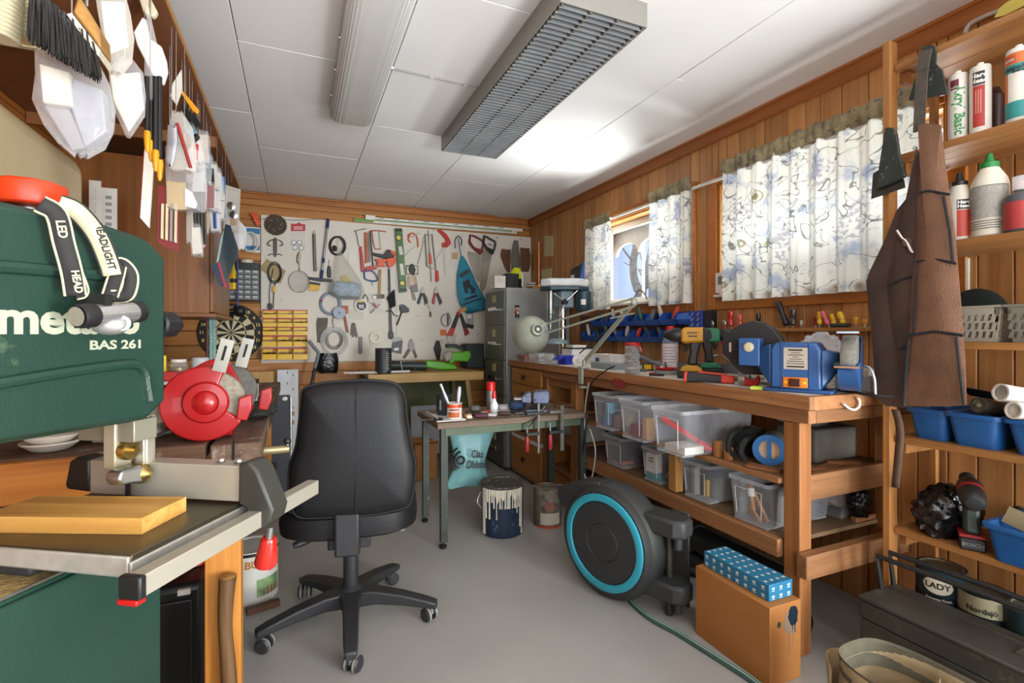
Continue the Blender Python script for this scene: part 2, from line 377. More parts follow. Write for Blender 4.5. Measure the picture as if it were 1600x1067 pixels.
def area(name,loc,target,sx,sy,power,col=(1,1,1),spread=180):
 l=bpy.data.lights.new(name,'AREA');l.shape='RECTANGLE';l.size=sx;l.size_y=sy;l.energy=power;l.color=col;l.spread=R(spread)
 o=bpy.data.objects.new(name,l);C.objects.link(o);o.location=loc;o.rotation_euler=(V(target)-V(loc)).to_track_quat('-Z','Y').to_euler();return o
area('daylight_over_window',(2.75,2.8,2.75),(1.2,2.6,.9),1.6,.9,52,(.95,.98,1))
area('daylight_over_curtain',(2.75,1.55,2.7),(1.0,1.6,.8),1.4,.9,40,(.95,.98,1))
area('upward_fill_window',(3.5,2.95,.45),(1.5,2.4,2.2),2.0,1.2,100,(.97,.99,1),110)  # unseen lamp added low outside, aimed up to brighten the ceiling
area('upward_fill_curtain',(3.3,1.5,.5),(1.2,1.6,2.1),1.8,1.1,26,(1,.98,.94),130)  # second unseen lamp added low outside, aimed up through the curtained window
area('unseen_fill_behind',(.2,-1.45,1.30),(-.35,2.6,1.3),2.2,1.8,44,(.95,.98,1))  # fill lamp added behind the camera, no known opening there
area('unseen_fill_side',(2.05,-1.05,.8),(-.2,1.6,2.2),1.1,1.3,125,(.95,.98,1))  # added fill lamp out of view, lights ceiling and far side; door is invented
vs=sc.view_settings;sc.display_settings.display_device='sRGB';vs.view_transform='Standard';vs.look='None';vs.gamma=1;vs.use_curve_mapping=False;vs.exposure=.7
cy=sc.cycles;cy.use_denoising=True;cy.max_bounces=7;cy.diffuse_bounces=4;cy.glossy_bounces=3;cy.transmission_bounces=6;cy.transparent_max_bounces=14;cy.sample_clamp_indirect=6;cy.caustics_reflective=False;cy.caustics_refractive=False
bench_w=wood('a97648','7d5030','y',1.0,.6,.4,.3,dirt='5a3a22',dk=.66,name='worn_pine_bench');bench_x=wood('9b6c42','6f4828','x',1.0,.6,.4,.3,dirt='50331e',dk=.66);bench_z=wood('ac733c','824f26','z',1.0,.6,.35,.3)
top_m=mat('cfc9be',.5,var=.08,vs=5,dirt='7a6a58',dk=.6,name='paint_worn_worktop')
BX0,BY0,BY1,BZ=1.547,1.115,3.64,.892
wb=thing('workbench','long pine workbench with lower shelves running below the curtained windows','workbench',(1.84,2.4,0))
WB().box(BX0+.02,XR-.004,BY0+.02,BY1,BZ-.022,BZ).build('worktop',top_m,wb,.002)
b=WB().box(BX0,BX0+.024,BY0,BY1,BZ-.046,BZ).box(BX0+.024,XR-.004,BY0,BY0+.024,BZ-.046,BZ);b.build('edge_board',bench_w,wb,.003)
WB().box(BX0+.012,BX0+.05,BY0+.012,BY1-.56,BZ-.094,BZ-.048).build('front_rail',bench_w,wb,.003)
WB().box(BX0+.051,XR-.004,BY0+.012,BY0+.05,BZ-.094,BZ-.048).build('end_rail',bench_x,wb,.003)
def legp(x,y):return WB().box(x,x+.058,y,y+.062,0,BZ-.096).build('leg',bench_z,wb,.003)
legp(BX0+.02,BY0+.05);legp(XR-.07,BY0+.05);legp(BX0+.02,2.64)
WB().box(BX0+.02,BX0+.055,3.02,3.07,0,BZ-.05).build('leg',bench_z,wb,.003)
WB().box(BX0+.02,BX0+.062,1.767,1.815,.385,.578).build('divider_post',wood('c99656','a9753a','z'),wb,.002)
shelf_m=mat('6a5136',.75,var=.2,vs=6,dirt='8a7a60',dk=.6)
WB().box(BX0+.03,XR-.004,BY0+.1,2.64,.58,.595).build('shelf',shelf_m,wb)
WB().box(BX0+.03,XR-.004,BY0+.1,2.70,.365,.38).build('shelf',shelf_m,wb)
WB().box(BX0+.006,BX0+.03,BY0+.12,2.64,.572,.592).build('shelf_edge',bench_w,wb,.002)
WB().box(BX0-.0,BX0+.03,BY0+.12,2.64,.315,.378).build('shelf_rail',bench_w,wb,.003)
WB().box(BX0+.08,XR-.004,BY0+.055,BY0+.079,.523,.612).build('shelf_rail',bench_x,wb,.003)
WB().box(BX0-.002,XR-.01,BY0+.008,BY0+.048,.283,.362).build('shelf_rail',bench_x,wb,.004)
WB().box(1.95,2.1,BY0+.105,BY0+.125,.3802,.4).build('batten',bench_w,wb,.002)
for z in(.80,.655,.45):WB().box(BX0+.03,BX0+.055,2.70,3.02,z-.05,z).build('cross_rail',bench_w,wb,.003)
for z in(.607,.40,.2):WB().box(BX0+.056,XR-.004,2.70,3.07,z-.016,z).build('slatted_shelf',bench_w,wb,.002)
WB().box(BX0+.03,XR-.004,3.08,BY1-.01,.02,BZ-.05).build('drawer_carcass',wood('b0763a','8e5826','z',.8,.5,.2,.1),wb,.002)
for z0,z1 in((.72,.835),(.585,.714),(.45,.579),(.33,.444),(.035,.30)):
 d=WB().box(BX0+.012,BX0+.03,3.10,BY1-.03,z0,z1).build('drawer',wood('bd8344','99622c','y',.6,.45,.1,.15),wb,.003)
 WB().lathe([(.008,0),(.008,.014),(.019,.018),(.019,.024),(.006,.026)],(BX0+.012,3.36,(z0+z1)/2),(-1,0,0),14).build('knob',BLK,d)
WB().box(BX0+.012,BX0+.03,3.10,BY1-.03,.303,.328).build('white_strip',WHITE,wb)
WB().pr([(2.10,.85),(2.16,.862),(2.22,.86),(2.235,.835),(2.20,.815),(2.13,.82)],BX0-.0008,BX0+.0005,'yz').build('red_paint_stain',mat('8a2f2a',.6,var=.2,vs=40),wb)
gm=mat('6b6e66',.45,.35,var=.08,vs=3,name='grey_green_enamel');CX0,CX1,CY0,CY1,CZ=1.52,2.12,3.67,4.11,1.468
fc=thing('filing_cabinet','tall grey metal filing cabinet behind the far end of the workbench','filing cabinet',(1.82,3.89,0))
WB().box(CX0+.02,CX1,CY0,CY1,.03,CZ).build('body',mat('a6a8a4',.3,.55,var=.1,vs=2),fc,.004)
WB().box(CX0+.03,CX1-.01,CY0+.01,CY1-.01,0,.03).build('plinth',DGREY,fc)
for k in range(5):
 z1=CZ-.02-k*.285;d=WB().box(CX0,CX0+.02,CY0+.006,CY1-.006,z1-.279,z1).build('drawer',gm,fc,.004)
 WB().box(CX0-.022,CX0,3.80,3.98,z1-.16,z1-.145).box(CX0-.022,CX0-.016,3.80,3.98,z1-.145,z1-.13).build('handle',CHROME,d,.002)
 WB().box(CX0-.004,CX0,3.855,3.925,z1-.09,z1-.03).build('card_holder',mat('b8a878',.5),d)
st=thing('side_table','small steel-legged work table with a wooden top butted against the workbench','table',(1.1,2.68,0))
WB().box(.655,BX0-.006,2.46,2.92,.615,.645).build('tabletop',wood('8d7a66','5d4a3a','x',1,.7,.3,.2,dirt='c8c0b0',dk=.62),st,.003)
lm=mat('3d423b',.55,.3,var=.25,vs=14,dirt='a5a8a2',dk=.62)
for x,y in((.68,2.48),(.68,2.87),(1.505,2.48),(1.505,2.87)):
 l=WB().box(x,x+.035,y,y+.004,.03,.614).box(x,x+.004,y+.004,y+.035,.03,.614).build('leg',lm,st)
 WB().lathe([(.017,.0),(.02,.006),(.02,.014),(.008,.018),(.008,.04)],(x+.012,y+.012,0),n=12).build('foot',BLK,l)
WB().box(.70,1.5,2.475,2.479,.575,.613).build('apron',mat('4f5a48',.55,.3,var=.2),st)
leather=mat('161617',.5,var=.15,vs=6,bump=.07,bs=140,spec=.35,name='black_leather');plast=mat('2a2a2b',.5,var=.12,vs=20,name='black_nylon')
CH=V((.193,2.0,0));och=thing('office_chair','black leather swivel office chair seen from behind on the grey floor','office chair',CH,-9)
fwd=V((sin(R(9)),cos(R(9)),0));rgt=V((cos(R(9)),-sin(R(9)),0));BC=CH-fwd*.19
def onB(u,v,off=0):
 d=ray(u,v);p0=BC-fwd*off;t=(p0-O).dot(fwd)/d.dot(fwd);return O+d*t
out=[(451,743),(454,722),(463,695),(469,646),(472,614),(479,605),(505,598),(555,594),(584,594),(615,598),(628,609),(634,627),(636,653),(644,698),(649,722),(648,751),(641,785),(631,793),(600,800),(555,806),(500,808),(473,808),(460,800),(452,774)]
ring=smooth_path([onB(*p)for p in out+out[:1]],3)[:-1]
cen=sum(ring,V())/len(ring);b=WB();n=len(ring)
loops=[]
for s,dpt in((1,.028),(1.0,0),(.985,-.014),(.94,-.026),(.8,-.036),(.5,-.043),(.2,-.046)):loops+=[cen+(p-cen)*s+fwd*(-.0-dpt*-1)for p in ring]
b.add(loops,[(j*n+i,j*n+(i+1)%n,(j+1)*n+(i+1)%n,(j+1)*n+i)for j in range(6)for i in range(n)],True)
b.add(loops[-n:],[tuple(range(n))],True);b.add([p+fwd*.02 for p in loops[:n]],[tuple(range(n))]);b.add(loops[:n]+[p+fwd*.02 for p in loops[:n]],[(i,(i+1)%n,n+(i+1)%n,n+i)for i in range(n)],True)
bk=b.build('backrest',leather,och)
WB().tube([p-fwd*.004 for p in ring],.0045,6,True).build('piping',leather,bk)
WB().tube([onB(556,v,.045 if 620<v<790 else .036)for v in range(604,806,14)],.0016,5).build('seam',BLKM,bk)
b=MB();sh=[(.50*.5*math.copysign(abs(cos(a))**.55,cos(a)),.05+.23*math.copysign(abs(sin(a))**.6,sin(a)))for a in[2*pi*i/40 for i in range(40)]]
lo=[]
for s,z in((.9,.375),(.99,.388),(1.0,.42),(.99,.455),(.93,.47),(.6,.478)):lo+=[V((x*s,.05+(y-.05)*s,z))for x,y in sh]
b.add(lo,[(j*40+i,j*40+(i+1)%40,(j+1)*40+(i+1)%40,(j+1)*40+i)for j in range(5)for i in range(40)],True);b.add(lo[:40],[tuple(range(40))]);b.add(lo[-40:],[tuple(range(40))],True)
b.build('seat',leather,och)
MB().box(-.075,.075,-.1,.14,.315,.372).build('mechanism',plast,och,.006)
b=MB().box(-.041,.041,-.215,-.19,.335,.50).box(-.041,.041,-.19,-.06,.325,.350);b.build('back_bracket',plast,och,.008)
for s,ln,zz in((-1,.2,.335),(1,.2,.36)):
 b=MB();pts=smooth_path([(s*.06,-.02,zz),(s*.12,-.025,zz+.002),(s*.16,-.03,zz-.004),(s*ln,-.04,zz-.012)],4)
 b.tube(pts,[.006,.006,.006,.006,.007,.007,.008,.010,.012,.013,.014,.013,.008],10);b.build('lever',plast if s<0 else mat('8d8d8b',.4),och)
MB().lathe([(.027,.135),(.028,.14),(.028,.255),(.022,.262)],n=20).build('column_cover',plast,och)
MB().lathe([(.014,.262),(.014,.33)],n=14).build('gas_lift',BLK,och)
MB().lathe([(.02,.08),(.05,.085),(.055,.12),(.03,.14)],n=20).build('hub',plast,och)
for k in range(5):
 a=R(-95.6+72*k+9);u=V((cos(a),sin(a),0));w_=V((-sin(a),cos(a),0));b=MB()
 st_=[(.03,.130,.046,.062),(.1,.126,.031,.052),(.2,.110,.027,.042),(.29,.088,.025,.032),(.33,.076,.021,.026)]
 vs_=[]
 for r,z,hw,hh in st_:vs_+=[u*r+w_*hw+V((0,0,z)),u*r-w_*hw+V((0,0,z)),u*r-w_*hw*.8+V((0,0,z-hh)),u*r+w_*hw*.8+V((0,0,z-hh))]
 b.add(vs_,[(i*4+j,i*4+(j+1)%4,i*4+4+(j+1)%4,i*4+4+j)for i in range(4)for j in range(4)]+[(0,1,2,3),(19,18,17,16)])
 lg=b.build('star_leg',plast,och,.006)
 b=MB()
 for r0,r1,z0,z1 in((.11,.165,.1235,.1155),(.2,.27,.1092,.0927)):b.add([u*r0+w_*.005+V((0,0,z0)),u*r1+w_*.005+V((0,0,z1)),u*r1-w_*.005+V((0,0,z1)),u*r0-w_*.005+V((0,0,z0))],[(0,1,2,3)])
 b.build('slot',BLKM,lg)
 cs=MB();q=u*.31;ax=(w_*.8+u*.6).normalized();f2=V((-ax.y,ax.x,0));c0=q+f2*.012+V((0,0,.026))
 for s in(-1,1):cs.lathe([(.004,s*.008),(.024,s*.008),(.026,s*.011),(.026,s*.022),(.02,s*.027),(.0,s*.028)],c0,ax,18)
 w0=cs.build('caster',plast,och)
 cr=MB()
 for s in(-1,1):cr.lathe([(.0255,s*.011),(.0266,s*.013),(.0266,s*.019),(.0255,s*.021)],c0,ax,18)
 cr.build('tread',mat('8a8a80',.6),w0)
 MB().cyl(q+V((0,0,.03)),q+V((0,0,.07)),.009,n=10).build('caster_stem',STEEL,w0)
n_=V((-.949,-.316,0));rv=MX((V((-n_.y,n_.x,0)),-n_,V((0,0,1)))).transposed().to_4x4()
hr=thing('hose_reel','big black wall hose reel with a turquoise ring standing on the floor by the workbench','hose reel',(1.165,1.745,0),0,None,rv.to_euler())
dk=mat('2b2c2b',.6,var=.1,vs=30,dirt='5a5850',dk=.74,name='black_reel_plastic');tq=mat('2f94a6',.45,var=.06)
cz=.238;RO=.236
b=MB().lathe([(.12,0.0),(.205,-.004),(.213,.004),(.228,.012),(RO,.03),(RO,.10),(.222,.13),(.19,.15),(.1,.16)],(0,0,cz),(0,1,0),56)
b.build('drum_shell',dk,hr)
MB().lathe([(.166,-.002),(.168,-.010),(.19,-.012),(.196,-.009),(.197,-.002)],(0,0,cz),(0,1,0),56).build('ring',tq,hr)
MB().lathe([(.0,-.008),(.074,-.008),(.077,-.0045),(.080,-.008),(.160,-.006),(.166,-.001)],(0,0,cz),(0,1,0),48).build('face_disc',dk,hr)
b=MB().pr([(-.20,cz+.08),(-.25,cz+.09),(-.275,cz+.125),(-.27,cz+.165),(-.15,cz+.215),(-.03,cz+.237),(-.03,cz+.18)],.012,.12);b.build('hose_outlet_hood',dk,hr,.012)
for z0 in(cz+.09,cz-.155):
 MB().pr([(.10,.015),(.235,.03),(.30,.03),(.335,.055),(.335,.12),(.30,.145),(.22,.15),(.10,.15)],z0,z0+.07,'xy').build('bracket_arm',dk,hr,.012)
 for x in(.29,):MB().cyl((x,.085,z0-.05),(x,.085,z0),.017,n=14).build('bolt_boss',dk,hr)
MB().cyl((.245,.10,.004),(.245,.10,cz+.1),.014,n=14).build('pivot_rod',DARKM,hr)
MB().box(.225,.30,.15,.16,.03,cz+.16).build('wall_plate',dk,hr,.004)
b=MB().lathe([(.0,.02),(.022,.02),(.026,.05),(.026,.12),(.02,.14),(.02,.2)],(.14,.17,.16),(.9,.1,0),16);b.build('hose_coupling',BLK,hr)
hp=[onZ(u,v,.009)for u,v in((968,912),(985,938),(1015,965),(1060,990),(1100,1015),(1140,1040),(1180,1067),(1215,1100))]
hp[0].z=.05;hs_=smooth_path(hp,8);o=WB().tube(hs_,.0105,10).build('garden_hose',mat('38544a',.4,var=.05),None);tag(o,'dark green garden hose with pale stripes running out of the reel across the floor','hose')
b=WB()
for s in(-1,1):b.tube([p+V((s*.0045,s*-.0025,.0082))for p in hs_],.0026,5)
b.build('stripe',mat('97aaa0',.45),o)
LY,LXR,LZ=1.5,-.085,.814
dkw=wood('6b4d36','3f2a1c','x',1.2,.75,.3,.25,dirt='8a8378',dk=.58)
lb=thing('old_workbench','old dark plank workbench along the opposite wall under the hanging packets','workbench',(-.55,2.3,0))
WB().box(XL+.004,-.215,LY,3.55,LZ-.04,LZ).build('worktop',dkw,lb,.004)
WB().box(-.205,LXR,LY-.005,3.3,LZ-.055,LZ-.004).build('edge_plank',wood('77604c','4a3526','y',1.2,.75,.3,.25,dirt='a8a39a',dk=.55),lb,.005)
WB().box(XL+.004,-.215,LY+.004,LY+.03,LZ-.13,LZ-.042).build('front_board',wood('7a512f','523219','x',1,.6,.4,.2),lb,.003)
WB().box(-.205,LXR,LY+.004,LY+.03,LZ-.15,LZ-.057).build('front_board',wood('5f4733','3f2c1e','x',1,.7,.4,.2),lb,.003)
WB().box(XL+.01,-.40,LY-.03,LY-.001,LZ-.10,LZ-.006).build('front_board',wood('d08a38','a9641f','x',1,.5,.2,.1),lb,.003)
ow=wood('d08f3c','ae6a22','z',.8,.5,.25,.1)
for x,y in((-.213,LY-.03),(-.213,3.2),(-1.0,LY+.04)):WB().box(x,x+.082,y,y+.06,0,LZ-.152).build('leg',ow,lb,.003)
WB().box(-.9,LXR-.02,2.5,3.3,.30,.33).build('lower_shelf',dkw,lb)
for x in(-.6,-.29):WB().cyl((x,LY+.004,LZ-.09),(x,LY-.002,LZ-.09),.009,n=12).build('bolt',DARKM,lb)
bs=thing('band_saw','dark green bench band saw with cast table, fence and brand lettering','band saw',(-.218,.879,0),-32)
gr=mat('1f3b31',.38,var=.1,vs=3,bump=.12,bs=260,dirt='5c7054',dk=.66,spec=.5,name='hammered_green_enamel');alu=mat('aea999',.42,.35,var=.06,vs=3,name='brushed_aluminium')
tb=mat('57503f',.35,.6,var=.18,vs=5,dirt='9a7a40',dk=.66,name='cast_table')
MB().box(-.335,0,0,.335,.764,.78).build('table',tb,bs,.002)
b=MB().box(-.335,-.0,-.006,0,.752,.779).box(0,.006,-.006,.335,.752,.772);b.build('table_edge',mat('b4b2a8',.5,.3,var=.1,vs=60),bs,.002)
b=MB().box(-.40,-.225,.165,.17,.7795,.7803);
MB().lathe([(.0,.0),(.028,.0),(.03,.001)],(-.211,.203,.7797),n=24).build('table_insert',BLK,bs)
pc=[(-.16,.98),(-.13,.945),(.19,.937),(.233,.965),(.233,1.25),(.195,1.279),(.118,1.288),(-.11,1.288),(-.16,1.25)]
up=MB().pr(pc,-.285,-.172,'yz').build('upper_wheel_case',gr,bs,.006)
pd=[(-.155,.985),(-.125,.951),(.188,.943),(.227,.970),(.227,1.245),(.19,1.272),(.118,1.281),(-.105,1.281),(-.155,1.245)]
MB().pr(pd,-.172,-.158,'yz').build('door',gr,up,.010,seg=3)
def bead(P,m_,r,nm):MB().tube(smooth_path(P,5),r,8).build(nm,m_,up)
bead([(-.158,-.06,1.030),(-.157,.02,1.038),(-.156,.1,1.044),(-.156,.155,1.045),(-.157,.178,1.03),(-.158,.185,1.0),(-.158,.19,.975)],gr,.009,'embossed_rib')
bead([(-.159,-.12,1.19),(-.158,.0,1.195),(-.158,.1,1.197),(-.159,.15,1.195)],gr,.010,'embossed_rib')
FB=frame((0,1,0),(0,0,1));ltr=mat('aeb19a',.5,var=.02)
text('metabo',.066,ltr,up,(-.1575,.057,1.121),FB,'brand_lettering',False,.222,.0022)
text('BAS 261',.021,ltr,up,(-.1575,.126,1.080),FB,'model_lettering',False,.094,.0006)
b=MB().lathe([(.03,0),(.045,.002),(.047,.006),(.047,.036),(.043,.042),(.0,.042)],(-.235,.048,1.300),n=10,smooth=False);b.build('tension_knob',mat('d23a17',.4),bs,.003)
MB().cyl((-.235,.048,1.286),(-.235,.048,1.301),.02,n=16).build('tension_screw',STEEL,bs)
MB().lathe([(.022,.0),(.026,.004),(.026,.034),(.02,.038),(.012,.04),(.012,.054),(.0,.056)],(-.185,.234,1.118),(0,1,0),10,False).build('height_knob',BLK,bs)
MB().box(-.29,-.17,.17,.22,.9,.94).build('guide_block',mat('8d8a78',.5,.4),bs,.002)
b=MB().box(-.205,-.185,.205,.232,.818,.942).box(-.187,-.183,.21,.226,.818,.942);b.build('guide_post',mat('c2bda9',.35,.6),bs,.002)
b=MB().box(-.23,-.205,.165,.200,.85,.94);b.build('blade_guard',mat('bdb89c',.35,.5),bs,.002)
br=mat('b59a5a',.25,.9)
b=MB().lathe([(.006,.012),(.006,0),(.017,.0),(.019,-.004),(.019,-.022),(.014,-.024)],(-.19,.185,.883),(1,0,0),18)
b.build('brass_guide',br,bs)
MB().lathe([(.004,.01),(.012,.0),(.018,-.003),(.019,-.02),(.012,-.022)],(-.165,.19,.838),(1,0,0),18).build('brass_guide',br,bs)
MB().pr([(.135,.842),(.142,.856),(.185,.856),(.185,.823),(.16,.828),(.142,.83)],-.195,-.165,'yz').build('guide_holder',STEEL,bs,.004)
MB().box(-.216,-.207,.196,.2,.72,.86).build('blade',BLKM,bs);
b=MB()
for k in range(40):b.pr([(-.207,.78+k*.0025),(-.2045,.7805+k*.0025),(-.207,.782+k*.0025)],.1975,.1985,'xz')
b.build('blade_teeth',mat('8d7a60',.35,.8),bs)
FNC=MB().box(-.315,.008,.215,.255,.786,.852).build('fence',alu,bs,.0015)
MB().pr([(-.371,.800),(-.365,.792),(-.3155,.789),(-.3155,.853),(-.345,.856),(-.36,.848)],.213,.257).build('end_cap',BLK,FNC,.004)
MB().pr([(.008,.858),(.03,.862),(.048,.845),(.078,.775),(.072,.752),(.05,.735),(.03,.742),(.024,.775),(.008,.782)],.211,.262).build('clamp_head',mat('35352f',.5,var=.1),FNC,.005)
for x,y in((-.27,.235),(-.045,.235),(-.008,.235)):MB().lathe([(.006,0),(.009,.004),(.007,.008),(0,.009)],(x,y,.852),n=12).build('screw',CHROME,FNC)
b=MB().box(.03,.056,-.036,.41,.742,.772);b.build('fence_rail',alu,bs,.0015)
MB().box(.008,.028,-.02,.41,.745,.760).build('scale_rail',mat('7c7465',.45,.5),bs,.001)
MB().box(.026,.060,-.046,-.034,.742,.774).build('rail_cap',BLK,bs,.003);MB().box(.024,.055,-.046,-.03,.734,.742).build('red_stop',RED,bs,.002)
MB().lathe([(.006,.0),(.007,-.022)],(.058,.235,.735),(.2,-.1,1),12).build('lever_pin',STEEL,FNC)
MB().lathe([(.012,-.022),(.014,-.026),(.021,-.072),(.019,-.078),(.0,-.079)],(.058,.235,.735),(.2,-.1,1),20).build('lever_grip',mat('c4231a',.2,coat=.6),FNC)
lw=MB().box(-.30,-.165,-.40,.223,.36,.722).build('lower_wheel_case',gr,bs,.004)
MB().box(-.165,-.158,-.39,.216,.36,.716).build('lower_door',gr,lw,.003)
MB().box(-.299,-.168,-.39,.2,.7222,.7235).build('sawdust_layer',mat('a8935c',.95,var=.3,vs=60,bump=.6,bs=200,dirt='5a4a30',dk=.6),bs)
MB().tube([(-.1665,-.39,.7255),(-.1665,.05,.7255)],.002,6).build('door_lip',STEEL,lw)
MB().box(-.29,-.20,.02,.12,.7236,.763).build('trunnion',DGREY,bs,.004)
MB().cyl((-.25,-.06,.7236),(-.25,-.06,.764),.011,n=14).build('table_bolt',STEEL,bs)
MB().lathe([(.016,.0),(.016,.012)],(-.25,-.06,.7236),n=12).build('bolt_nut',BLK,bs)
MB().box(-.31,-.1,-.3,.24,0,.36).build('stand',mat('2b4a3c',.5,var=.1),bs,.004)
b=MB().lathe([(.02,.0),(.02,.03),(.014,.035),(.014,.05)],(-.23,.2232,.62),(0,1,0),8,False);kk=b.build('door_knob',mat('8a8066',.5),bs,.002)
MB().lathe([(.012,.05),(.017,.052),(.015,.066),(0,.068)],(-.23,.2232,.62),(0,1,0),8,False).build('red_tip',mat('c8281c',.2,coat=.5),kk)
o=MB().box(-.135,.135,-.052,.052,0,.026).build('wooden_board',wood('d9ac5c','b9843a','x',1,.6,.35,.1));o.location=(-.218-.085*.53-0+.848*-.155+.13*.53,.879+.53*.155+.848*.125,.7803);o.rotation_euler=(0,0,R(-32+7));tag(o,'short sawn pine board lying on the band saw table in front of the fence','board')
SX=1.85;sw=wood('a9763f','83552a','y',.9,.55,.3,.15);swz=wood('b07a40','8a5a2c','z',.9,.55,.3,.1)
su=thing('shelving_unit','tall open pine shelving unit against the window wall beyond the workbench end','shelving',(2.0,.7,0))
WB().box(SX-.022,SX+.022,1.034,1.056,0,2.085).build('upright',swz,su,.002)
WB().box(2.095,XR-.024,1.034,1.056,0,2.085).build('upright',swz,su,.002)
WB().box(SX-.022,SX+.022,.28,.302,0,2.085).build('upright',swz,su,.002)
SZ=dict(A=2.004,B=1.697,C=1.386,D=1.074,E=.757,F=.449,G=.14)
for k,z in SZ.items():
 b=WB()
 for x0,x1 in((SX,SX+.125),(SX+.128,XR-.024)):b.box(x0,x1,.302,1.033,z-.022,z)
 b.build('shelf',sw,su,.002)
 WB().box(SX+.03,XR-.03,1.012,1.033,z-.06,z-.0225).build('cleat',sw,su,.001)
def cart(px,v0,z,x,d,h,body,label,tip=True):
 p=onX(px,v0,x);p.z=z+.0006;t=thing('sealant_cartridge',label,'cartridge',p,group='sealant cartridges on the upper shelf');r=d/2
 MB().lathe([(r*.96,0),(r,.004),(r,h-.018),(r*.97,h-.012),(r*.97,h-.004),(r*.9,h),(0,h)],n=28).build('tube',body,t)
 if tip:MB().lathe([(.011,h),(.009,h+.004),(.008,h+.012),(0,h+.014)],n=12).build('nozzle_stub',WHITE,t)
 return t,p,r
def band(t,r,z0,z1,m_,a0=-90,a1=90,nm='label_band'):
 """curved label on a round body; angles measured from the side facing the camera"""
 w0=MW[t.name].translation;base=math.degrees(math.atan2(-w0.y,-w0.x))
 n=max(4,int(abs(a1-a0)/9));b=MB();vs=[]
 for z in(z0,z1):vs+=[V(((r+.0006)*cos(R(base+a0+(a1-a0)*i/n)),(r+.0006)*sin(R(base+a0+(a1-a0)*i/n)),z))for i in range(n+1)]
 b.add(vs,[(i,i+1,n+2+i,n+1+i)for i in range(n)],True);return b.build(nm,m_,t)
def wraptext(body,size,m_,t,r,z,a=0,vert=False,bold=0,width=None,name='lettering',line=1):
 """lettering bent around a round body (a: degrees from the side facing the camera, + to its right)"""
 w0=MW[t.name].translation;base=math.atan2(-w0.y,-w0.x)+R(a)
 o=text(body,size,m_,t,(0,0,0),MX.Rotation(R(-90),4,'Z')if vert else MX.Identity(4),name,False,None,bold,.0002,line=line)
 xs=[v.co.x for v in o.data.vertices];s=width/(max(xs)-min(xs))if width and not vert else 1
 for v in o.data.vertices:
  x,y,zz=v.co;x*=s;an=base+x/r;v.co=V(((r+.0012+zz)*cos(an),(r+.0012+zz)*sin(an),z+y))
 return o
tw=mat('cfccc2',.45,var=.05,vs=14,dirt='a39d8c',dk=.7)
t,p,r=cart(1497,218,SZ['B'],SX+.04,.049,.205,tw,'white sealant cartridge with tall green vertical lettering and a dark red corner mark')
wraptext('Akryl Basic',.034,mat('2f8a4a',.5),t,r,.09,6,True,.0008);band(t,r,.155,.185,mat('6b2030',.5),-46,4)
wraptext('casco',.009,WHITE,t,r,.162,-20)
t,p,r=cart(1532,207,SZ['B'],SX+.045,.051,.205,mat('d8d4c8',.45,var=.04),'white sealant cartridge with a black square and a long red label')
band(t,r,.145,.185,BLK,-40,22);wraptext('Hard\nHead',.019,WHITE,t,r,.165,-9,bold=.0006,line=.85)
band(t,r,.02,.143,mat('a8322a',.5),-40,22);[band(t,r+.0004,.06,.13,mat('d8b8a8',.5),a_,a_+3,'printed_line')for a_ in(-24,-12,0)]
t,p,r=cart(1592,192,SZ['B'],SX+.05,.056,.215,mat('cfd2cc',.45,var=.04),'cartridge with a teal and orange label beside the red labelled one')
band(t,r,.015,.062,mat('2a8a88',.5),-95,95);band(t,r,.062,.145,mat('c86a30',.5),-95,-50);band(t,r,.062,.145,mat('d8d6cc',.5),-50,95);band(t,r,.145,.168,mat('2a8a88',.5),-95,95);band(t,r,.168,.2,mat('c86a30',.5),-95,95)
wraptext('cascoSeal',.018,BLK,t,r,.157,-2,bold=.0005);wraptext('Extra',.011,BLK,t,r,.1465,-4,bold=.0004);band(t,r,.172,.195,mat('a02020',.5),-75,-15);wraptext('casco',.012,WHITE,t,r,.182,-45)
for px,c,lb in((1556,'3a1f1c','dark red slim can standing behind between the labelled cartridges'),(1512,'26282c','slim black tube standing in shade behind the green lettered cartridge'),(1548,'8a8577','grey tin standing behind the red labelled cartridge')):
 p=onX(px,200,SX+.17);p.z=SZ['B']+.0006;b=WB();b.lathe([(.019,0),(.02,.002),(.02,.15),(.014,.158),(.01,.175),(0,.176)],p,n=18);tag(b.build('can',mat(c,.4)),lb,'can')
def bottle(px,v,x,z,r,prof,m_,cap,capm,label,grp=None):
 p=onX(px,v,x);p.z=z+.0006;t=thing('bottle',label,'bottle',p,group=grp)
 MB().lathe(prof,n=32).build('body',m_,t);MB().lathe(cap,n=16).build('cap',capm,t);return t
bw=mat('d6d0c0',.4,var=.05)
t=bottle(1499,373,SX+.05,SZ['C'],.032,[(.0,0),(.031,0),(.033,.004),(.033,.135),(.03,.15),(.02,.172),(.018,.178)],bw,[(.02,.172),(.021,.185),(.012,.19),(.009,.198),(.006,.214),(0,.216)],BLK,'white glue bottle with black pointed cap and small red label')
band(t,.033,.095,.125,BLK,-10,45);wraptext('Hard\nHead',.014,WHITE,t,.033,.11,18,bold=.0005,line=.85);band(t,.033,.012,.093,mat('b03a28',.5),-10,45)
t=bottle(1546,370,SX+.06,SZ['C'],.042,[(0,0),(.04,0),(.044,.005),(.044,.155),(.04,.175),(.022,.208),(.021,.214)],bw,[(.0225,.207),(.0225,.224),(.012,.228),(.01,.236),(.007,.252),(0,.254)],mat('1f7a3a',.4),'large white glue bottle with green pointed cap and grey printed back label')
gl=mat('9a978f',.6,var=.3,vs=260);band(t,.044,.055,.15,gl,-80,70,'printed_label');band(t,.044,.02,.054,mat('c6c1b2',.5,var=.1,vs=300),-80,70);band(t,.044,.149,.151,BLK,-80,70)
